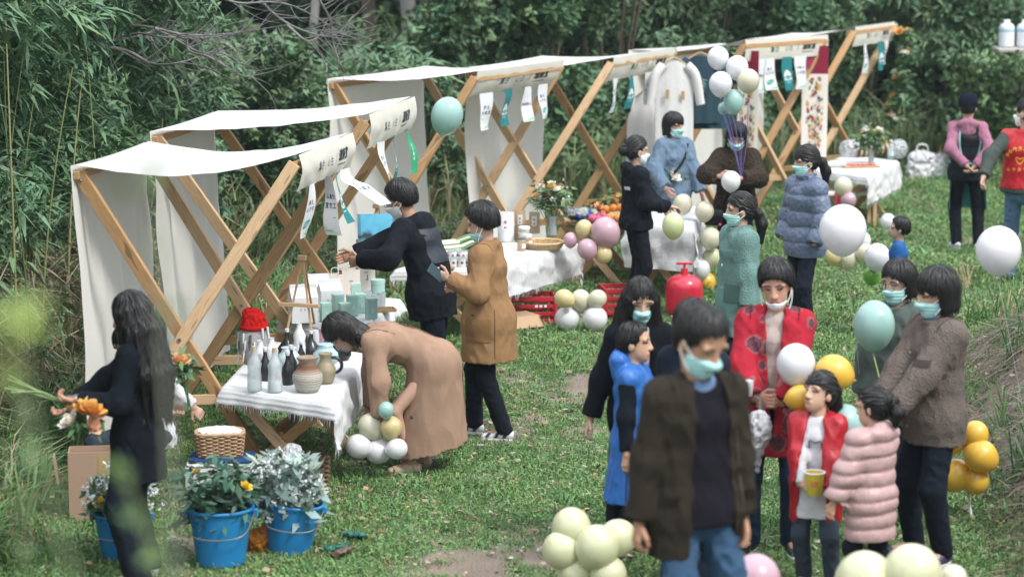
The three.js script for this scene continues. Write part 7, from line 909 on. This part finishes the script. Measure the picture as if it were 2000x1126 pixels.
{ const t = thing('cardboard_box', 'open cardboard flap box under the honey jar table', 'box', onGround(at(1008, 645, 0)), 0.5); add('box', box(0.34, 0.14, 0.26, 0, 0.07, 0), std([0.34, 0.22, 0.13], 0.9), t); add('flap', timber(V(-0.02, 0.142, 0.13), V(-0.02, 0.06, 0.24), 0.33, 0.006, V(0, 0, 1)), std([0.38, 0.25, 0.15], 0.9), t); }
const cardB = std([0.4, 0.27, 0.19], 0.9, { bumpMap: woolBump, bumpScale: 0.002 });
{ const t = thing('cardboard_box', 'tall cardboard box standing behind the blue bucket', 'box', onGround(at(186, 1012, 0)), 0.12); add('front', box(0.3, 0.44, 0.008, 0, 0.22, 0.09), cardB, t); add('back', box(0.3, 0.44, 0.008, 0, 0.22, -0.09), cardB, t); for (const s of [-1, 1]) add('side', box(0.008, 0.44, 0.17, s * 0.146, 0.22, 0), cardB, t); add('tape', box(0.04, 0.3, 0.002, 0.05, 0.27, 0.096), std([0.42, 0.28, 0.12], 0.4), t); add('flap', box(0.008, 0.17, 0.13, -0.17, 0.36, 0.02).rotateZ(0.16), cardB, t); }
// blue buckets of cut greenery
const blueP = phys([0.015, 0.2, 0.46], 0.4, { clearcoat: 0.15 });
function bucket(px, py, label, s, o) {
  const t = thing('blue_bucket', label, 'bucket', onGround(at(px, py, 0)), 0, 'blue flower buckets'); if (o.lean) t.rotation.z = o.lean;
  add('pail', lathe([[0.0001, 0.004], [0.115, 0.004], [0.122, 0.012], [0.16, 0.28], [0.172, 0.283], [0.174, 0.296], [0.166, 0.3], [0.156, 0.296], [0.118, 0.016], [0.0001, 0.012]].map(([a, b]) => [a * s, b * s]), 36), blueP, t); for (const k of [-1, 1]) add('lug', box(0.035 * s, 0.04 * s, 0.03 * s, k * 0.172 * s, 0.265 * s, 0, 0.006), blueP, t);
  add('bail', tube([V(-0.175 * s, 0.27 * s, 0), V(-0.12 * s, 0.18 * s, 0.16 * s), V(0.12 * s, 0.18 * s, 0.16 * s), V(0.175 * s, 0.27 * s, 0)], 0.004, 24, 5), screwM, t);
  const f = thing('bucket_greenery', o.flabel, 'cut greenery', t.position, 0, 'greenery in the blue buckets'); bunch(f, V(0, 0.36 * s, 0), 0.18 * s, o.n ?? 4, o.cols ?? ['#d8b43a'], { seed: o.seed, leaves: 130, ls: o.ls ?? 0.9, lk: o.lk ?? 0, green: o.green, spray: o.spray ?? 0, sprayC: o.sprayC, base: V(0, 0.06, 0), size: 0.028 });
}
bucket(432, 1105, 'blue bucket in the middle of the front three, full of dark leaves', 1.12, { flabel: 'dark eucalyptus leaves with yellow blooms in the middle blue bucket', seed: 101, green: [0.06, 0.13, 0.08], n: 6, cols: ['#d9b93a', '#d8a838'] });
bucket(562, 1075, 'blue bucket on the table side, tilted, full of pale sprays', 1.05, { flabel: 'pale silvery sprays in the tilted blue bucket', seed: 103, lean: -0.12, green: [0.2, 0.27, 0.24], lk: 1, ls: 1.3, spray: 150, sprayC: [0.55, 0.6, 0.6], n: 3, cols: ['#d6a7b4', '#d8d4d8'] });
bucket(240, 1088, 'blue bucket half behind the black coat', 0.98, { flabel: 'tiny white blossoms in the bucket behind the black coat', seed: 105, green: [0.1, 0.17, 0.09], lk: 1, spray: 130, n: 2, cols: ['#d8b43a'] });
{ const t = thing('wicker_basket', 'light wicker basket with a cloth lining on the folded blanket', 'basket', [0, 0, 0], 0.12); const p = at(430, 902, 0.2), g = ground(p.x, p.z); t.position.set(p.x, g + 0.235, p.z); weave(t, 0.135, 0.09, 0.15, 0.12, wick[0], 12, 26); add('lining', skin(folds(ell(V(0, 0.15, 0), [0.14, 0.03, 0.09]), 0.012, 16, 16), V(-0.18, 0.09, -0.14), V(0.18, 0.2, 0.14), 0.009), cotton, t);
  const st = thing('low_stool', 'low stool hidden under the folded white blanket', 'stool', [p.x, g, p.z]); add('seat', box(0.36, 0.03, 0.26, 0, 0.14, 0, 0.008), pine[0], st); for (const a of [-1, 1]) for (const b of [-1, 1]) add('leg', box(0.035, 0.125, 0.035, a * 0.15, 0.0625, b * 0.1), pine[1], st);
  const bl = thing('folded_blanket', 'white folded blanket with dark edging under the wicker basket', 'blanket', [p.x, g + 0.157, p.z]); for (let i = 0; i < 3; i++) add('fold', skin(folds(flat(V(-0.2 + i * 0.01, 0.015 + i * 0.024, 0), V(0.2, 0.015 + i * 0.024, 0), V(0, 0, 1), [0.16 - i * 0.012, 0.016], [0.16 - i * 0.01, 0.016]), 0.006, 12, 12, i), V(-0.3, -0.03, -0.22), V(0.3, 0.12, 0.22), 0.011), i === 2 ? fabric('#2c4a78') : cotton, bl); add('hanging_edge', sheet((u, v) => V(-0.2 + u * 0.4, 0.03 - v * 0.13, 0.165 + 0.02 * v + Math.sin(u * 11) * 0.012), 20, 6), cotton, bl); }
{ const t = thing('wicker_basket', 'dark brown wicker basket under the bottle table', 'basket', onGround(at(598, 952, 0)), 0.5); weave(t, 0.12, 0.1, 0.2, 0.1, wick[2], 13, 24); }
{ const p = onGround(at(505, 1078, 0)); add('orange_cloth', skin(folds(union([ell(V(0, 0.06, 0), [0.06, 0.075, 0.05]), ell(V(0.05, 0.1, -0.02), [0.05, 0.06, 0.04])], 0.03), 0.016, 18, 18), V(-0.12, -0.03, -0.1), V(0.16, 0.2, 0.1), 0.009), fabric('#c67a1c', 'nylon'), null, { label: 'crumpled orange bag lying between two blue buckets', category: 'bag' }).position.copy(p); }
[[655, 1078, '#17685a', 0.5, 'dark green scrap of packaging on the grass before the buckets'], [690, 1062, '#2a6b60', -0.4, 'green grey scrap of packaging behind the other one'], [668, 1085, '#6b5546', 1.0, 'brown cork like scrap lying on the grass']].forEach(([px, py, c, a, l], i) => { const m = add('packaging_scrap', skin(folds(flat(V(-0.06, 0.03, 0), V(0.06, 0.035, 0), V(0, 0.3, 1).normalize(), [0.035, 0.016], [0.045, 0.016]), 0.012, 20, 20, i), V(-0.14, -0.03, -0.1), V(0.14, 0.1, 0.1), 0.009), fabric(c, 'nylon'), null, { label: l, category: 'scrap' }); m.position.copy(onGround(at(px, py, 0))); m.rotation.y = a; });
{ const p = atZ(556, 950, -14.45); const t = thing('plastic_wrap', 'crumpled clear plastic sleeve leaning in the pale greenery', 'wrap', p, 0.4); add('film', skin(folds(cone(V(0, 0, 0), V(0.06, 0.2, -0.03), 0.05, 0.06), 0.012, 18, 10), V(-0.1, -0.1, -0.12), V(0.16, 0.3, 0.1), 0.01), phys([0.78, 0.8, 0.83], 0.2, { transmission: 0.6, thickness: 0 }), t); }
[[1800, 352, 0.2, 'larger white plastic bag by the thicket'], [1840, 350, 0.17, 'white plastic bag with a wooden handle beside the larger one']].forEach(([px, py, s, l], i) => { const t = thing('shopping_bag', l, 'bag', onGround(at(px, py, 0)), i, 'white bags by the thicket'); add('bag', skin(folds(flat(V(0, 0.03, 0), V(0, s * 1.5, 0), V(1, 0, 0), [s, s * 0.6], [s * 0.9, s * 0.45]), 0.03, 8, 8, i * 5), V(-0.35, -0.1, -0.25), V(0.35, 0.6, 0.25), 0.016), phys([0.66, 0.67, 0.7], 0.5, { transmission: 0.15, thickness: 0 }), t); add('handle', tube([V(-0.08, s * 1.6, 0), V(-0.05, s * 1.6 + 0.15, 0), V(0.06, s * 1.6 + 0.14, 0), V(0.08, s * 1.6, 0)], 0.012, 14, 5), i ? std([0.5, 0.3, 0.06], 0.6) : card, t); });
{ const p = atZ(1978, 84, -32.4); const g = ground(p.x, p.z), gy = Math.min(g, p.y - 0.3); for (const [dx, l] of [[-0.08, 'white water canister in the far corner, nearer the thicket'], [0.16, 'white water canister in the far corner at the picture edge']]) { const t = thing('water_canister', l, 'canister', [p.x + dx, p.y - 0.05, p.z], 0, 'white canisters'); add('drum', lathe([[0.0001, 0], [0.1, 0], [0.105, 0.02], [0.105, 0.26], [0.08, 0.3], [0.04, 0.32], [0.04, 0.36], [0.0001, 0.362]], 22), std([0.66, 0.7, 0.74], 0.45), t); add('band', new THREE.CylinderGeometry(0.107, 0.107, 0.03, 22, 1, true).translate(0, 0.22, 0), std([0.3, 0.5, 0.56], 0.5, { side: THREE.DoubleSide }), t); }
  const w = thing('stone_ledge', 'pale stone ledge carrying the white canisters', 'ledge', [p.x, gy, p.z]); add('slab', box(0.62, 0.06, 0.5, 0.08, p.y - 0.085 - gy, 0, 0.02), std([0.4, 0.37, 0.34], 0.9), w); add('block', box(0.54, p.y - 0.116 - gy, 0.42, 0.08, (p.y - 0.116 - gy) / 2, 0, 0.02), std([0.3, 0.28, 0.25], 0.95), w);
  const sx = p.x - 0.1, sz = p.z + 0.75, r = rng(401), sb = thing('shrub', 'low bushy shrub growing in front of the stone ledge', 'shrub', [sx, ground(sx, sz), sz], 0, 'shrubs of the thicket'), top = p.y - 0.12 - ground(sx, sz), pl = []; for (let i = 0; i < 700; i++) { const a = r() * 6.28, q = Math.sqrt(r()), y = r() * top; pl.push([Math.cos(a) * q * 0.95, y, Math.sin(a) * q * 0.38, 0.8 + 0.6 * r(), tint([0.1, 0.18, 0.075], r, 0.35, 0.15)]); } scatter('crown', leafClump(15, 0.11, 0.04, 402, 1.2, 0.5), leafMat(), pl, sb, 403, 1.6); const st = []; for (let i = 0; i < 6; i++) { const a = r() * 6.28; st.push(tube([V(Math.cos(a) * 0.05, -0.05, Math.sin(a) * 0.05), V(Math.cos(a) * 0.3, top * 0.5, Math.sin(a) * 0.15), V(Math.cos(a) * 0.6, top * 0.9, Math.sin(a) * 0.2)], 0.015, 6, 5)); } add('stems', st, std([0.09, 0.075, 0.055], 0.9), sb).userData.kind = 'stuff'; }
// ---------- things carried ----------
{ const c = people.camel, p = c.toWorld(c.J.wr.l), t = thing('phone', 'dark phone held by the person in the camel coat', 'phone', p.clone().add(V(-0.1, 0.05, 0.03)), 0.2); const g = new RoundedBoxGeometry(0.07, 0.145, 0.009, 3, 0.004); g.rotateZ(0.9).rotateY(0.5); add('case', g, std([0.05, 0.09, 0.11], 0.3), t); const s = new THREE.BoxGeometry(0.062, 0.13, 0.001).translate(0, 0, -0.0055).rotateZ(0.9).rotateY(0.5); add('screen', s, std([0.02, 0.02, 0.025], 0.1), t); }
{ const f = people.redgirl, w = f.toWorld(f.J.wr.r).lerp(f.toWorld(f.J.wr.l), 0.5), t = thing('paper_cup', 'yellow paper cup between the two little girls', 'cup', w.clone().add(V(0.0, -0.03, 0.045)), 0); add('cup', lathe([[0.0001, 0], [0.042, 0], [0.054, 0.12], [0.057, 0.122], [0.052, 0.122], [0.04, 0.006], [0.0001, 0.005]], 26), std([0.62, 0.48, 0.06], 0.5), t); add('rim', new THREE.TorusGeometry(0.055, 0.004, 8, 28).rotateX(Math.PI / 2).translate(0, 0.121, 0), card, t); add('printed_mark', new THREE.CylinderGeometry(0.0505, 0.0475, 0.035, 10, 1, true, -0.6, 0.9).translate(0, 0.065, 0), std([0.55, 0.2, 0.05], 0.6, { side: THREE.DoubleSide }), t); }
{ const f = people.floral, w = f.toWorld(f.J.wr.r), t = thing('patterned_pouch', 'white dotted cloth pouch hanging from the hands of the flowered jacket wearer', 'pouch', w.clone().add(V(0.0, -0.02, 0.12)), 0.3); add('pouch', skin(folds(union([ell(V(0, -0.13, 0), [0.075, 0.11, 0.05]), cone(V(0, -0.22, 0), V(0.0, -0.36, 0), 0.03, 0.012)], 0.03), 0.012, 14, 12), V(-0.13, -0.44, -0.1), V(0.13, 0.04, 0.1), 0.009, (x, y, z) => (noise3(x * 40, y * 40, z * 40) > 0.55 ? [0.25, 0.27, 0.4] : [0.62, 0.62, 0.65])), paintMat('cotton'), t); add('cord', tube([V(0, -0.03, 0), V(0.02, 0.02, -0.02), V(0, 0.05, -0.05)], 0.004, 8, 5), fabric('#888b96'), t);
  const m = thing('white_cup', 'white cup held against the flowered jacket', 'cup', w.clone().add(V(-0.06, 0.03, 0.06))); add('cup', lathe([[0.0001, 0], [0.03, 0], [0.037, 0.085], [0.033, 0.085], [0.0001, 0.01]], 20), porcelain, m); }
{ const f = people.fleece, t = thing('shoulder_bag', 'small black bag worn by the person in the fuzzy brown jacket', 'bag', f.toWorld(V(-0.2, 0.72, 0.2)), -0.2); add('pouch', box(0.17, 0.15, 0.07, 0, 0, 0, 0.025), fabric('#16181d'), t); add('flap', box(0.172, 0.07, 0.074, 0, 0.042, 0.002, 0.02), fabric('#1f2228', 'nylon'), t); add('charm', new THREE.SphereGeometry(0.014, 8, 6).translate(0.06, -0.06, 0.045), std([0.5, 0.05, 0.08], 0.5), t); add('strap', tube([V(0.07, 0.07, 0), V(0.16, 0.3, 0.06), V(0.26, 0.5, 0.02)], 0.008, 14, 5), fabric('#16181d'), t); }
{ const f = people.glasses, t = thing('denim_backpack', 'faded denim backpack behind the taupe jacket', 'backpack', f.toWorld(V(0.02, 1.1, -0.19)), R(-34)); add('sack', box(0.3, 0.4, 0.14, 0, 0, 0, 0.05), fabric('#7d92a5', 'denim'), t); add('front_pocket', box(0.22, 0.17, 0.05, 0, -0.08, -0.08, 0.02), fabric('#8a9fb1', 'denim'), t); for (const s of [-1, 1]) add('strap', tube([V(s * 0.09, 0.18, 0.06), V(s * 0.11, 0.26, 0.15), V(s * 0.12, 0.2, 0.24)], 0.018, 12, 6), fabric('#8a9fb1', 'denim'), t); }
// ---------- tall weeds close to the lens ----------
{ const r = rng(301), stalk = std([0.16, 0.2, 0.1], 0.7), pale = std([0.2, 0.22, 0.17], 0.7); const spec = [[-3.1, [[345, 1200], [330, 900], [312, 560], [300, 330]], 0.0055, pale, 'blurred tall weed stem close to the lens before the black coat', [[300, 350], [250, 385], [320, 600], [310, 470]], 0.22, [0.1, 0.17, 0.06]], [-2.8, [[150, 1220], [110, 1000], [70, 860], [40, 680]], 0.006, stalk, 'blurred yellow green weed close to the lens at the left edge', [[40, 660], [10, 690], [60, 640], [20, 740], [30, 620]], 0.26, [0.22, 0.3, 0.06]], [-3.4, [[330, 1220], [285, 1060], [255, 960], [232, 900]], 0.004, stalk, 'blurred leafy weed with yellow buds low before the black coat', [[235, 900], [250, 950], [270, 1000], [300, 1030], [290, 1090], [262, 1010]], 0.17, [0.16, 0.27, 0.08]], [-3.6, [[60, 1230], [40, 1080], [55, 900], [30, 760]], 0.004, stalk, 'blurred dull weed stem at the lower left edge', [[50, 880], [40, 800], [50, 1000], [45, 1080]], 0.2, [0.13, 0.2, 0.08]]];
  for (const [z, pts, rad, m, label, lv, ls, c] of spec) { const w = pts.map(([x, y]) => atZ(x, y, z)), gx = w[0].x, gz = z, t = thing('tall_weed', label, 'weed', [gx, ground(gx, gz), gz], 0, 'weeds close to the lens'), o = t.position; w.unshift(V(gx, o.y - 0.02, gz)); add('stem', taperTube(w.map((p) => p.clone().sub(o)), rad, rad * 0.5, 24, 7), m, t); const pl = []; for (const [x, y] of lv) for (let i = 0; i < 2; i++) { const p = atZ(x + (r() - 0.5) * 26, y + (r() - 0.5) * 26, z + (r() - 0.5) * 0.1).sub(o); pl.push([p.x, p.y, p.z, ls * (0.7 + 0.5 * r()), tint(c, r, 0.2)]); } scatter('foliage', leafG[0], leafMat(), pl, t, 310, 1.5); } }
scene.fog = new THREE.FogExp2(0xd6e4ee, 0.0004);
renderer.render(scene, camera);
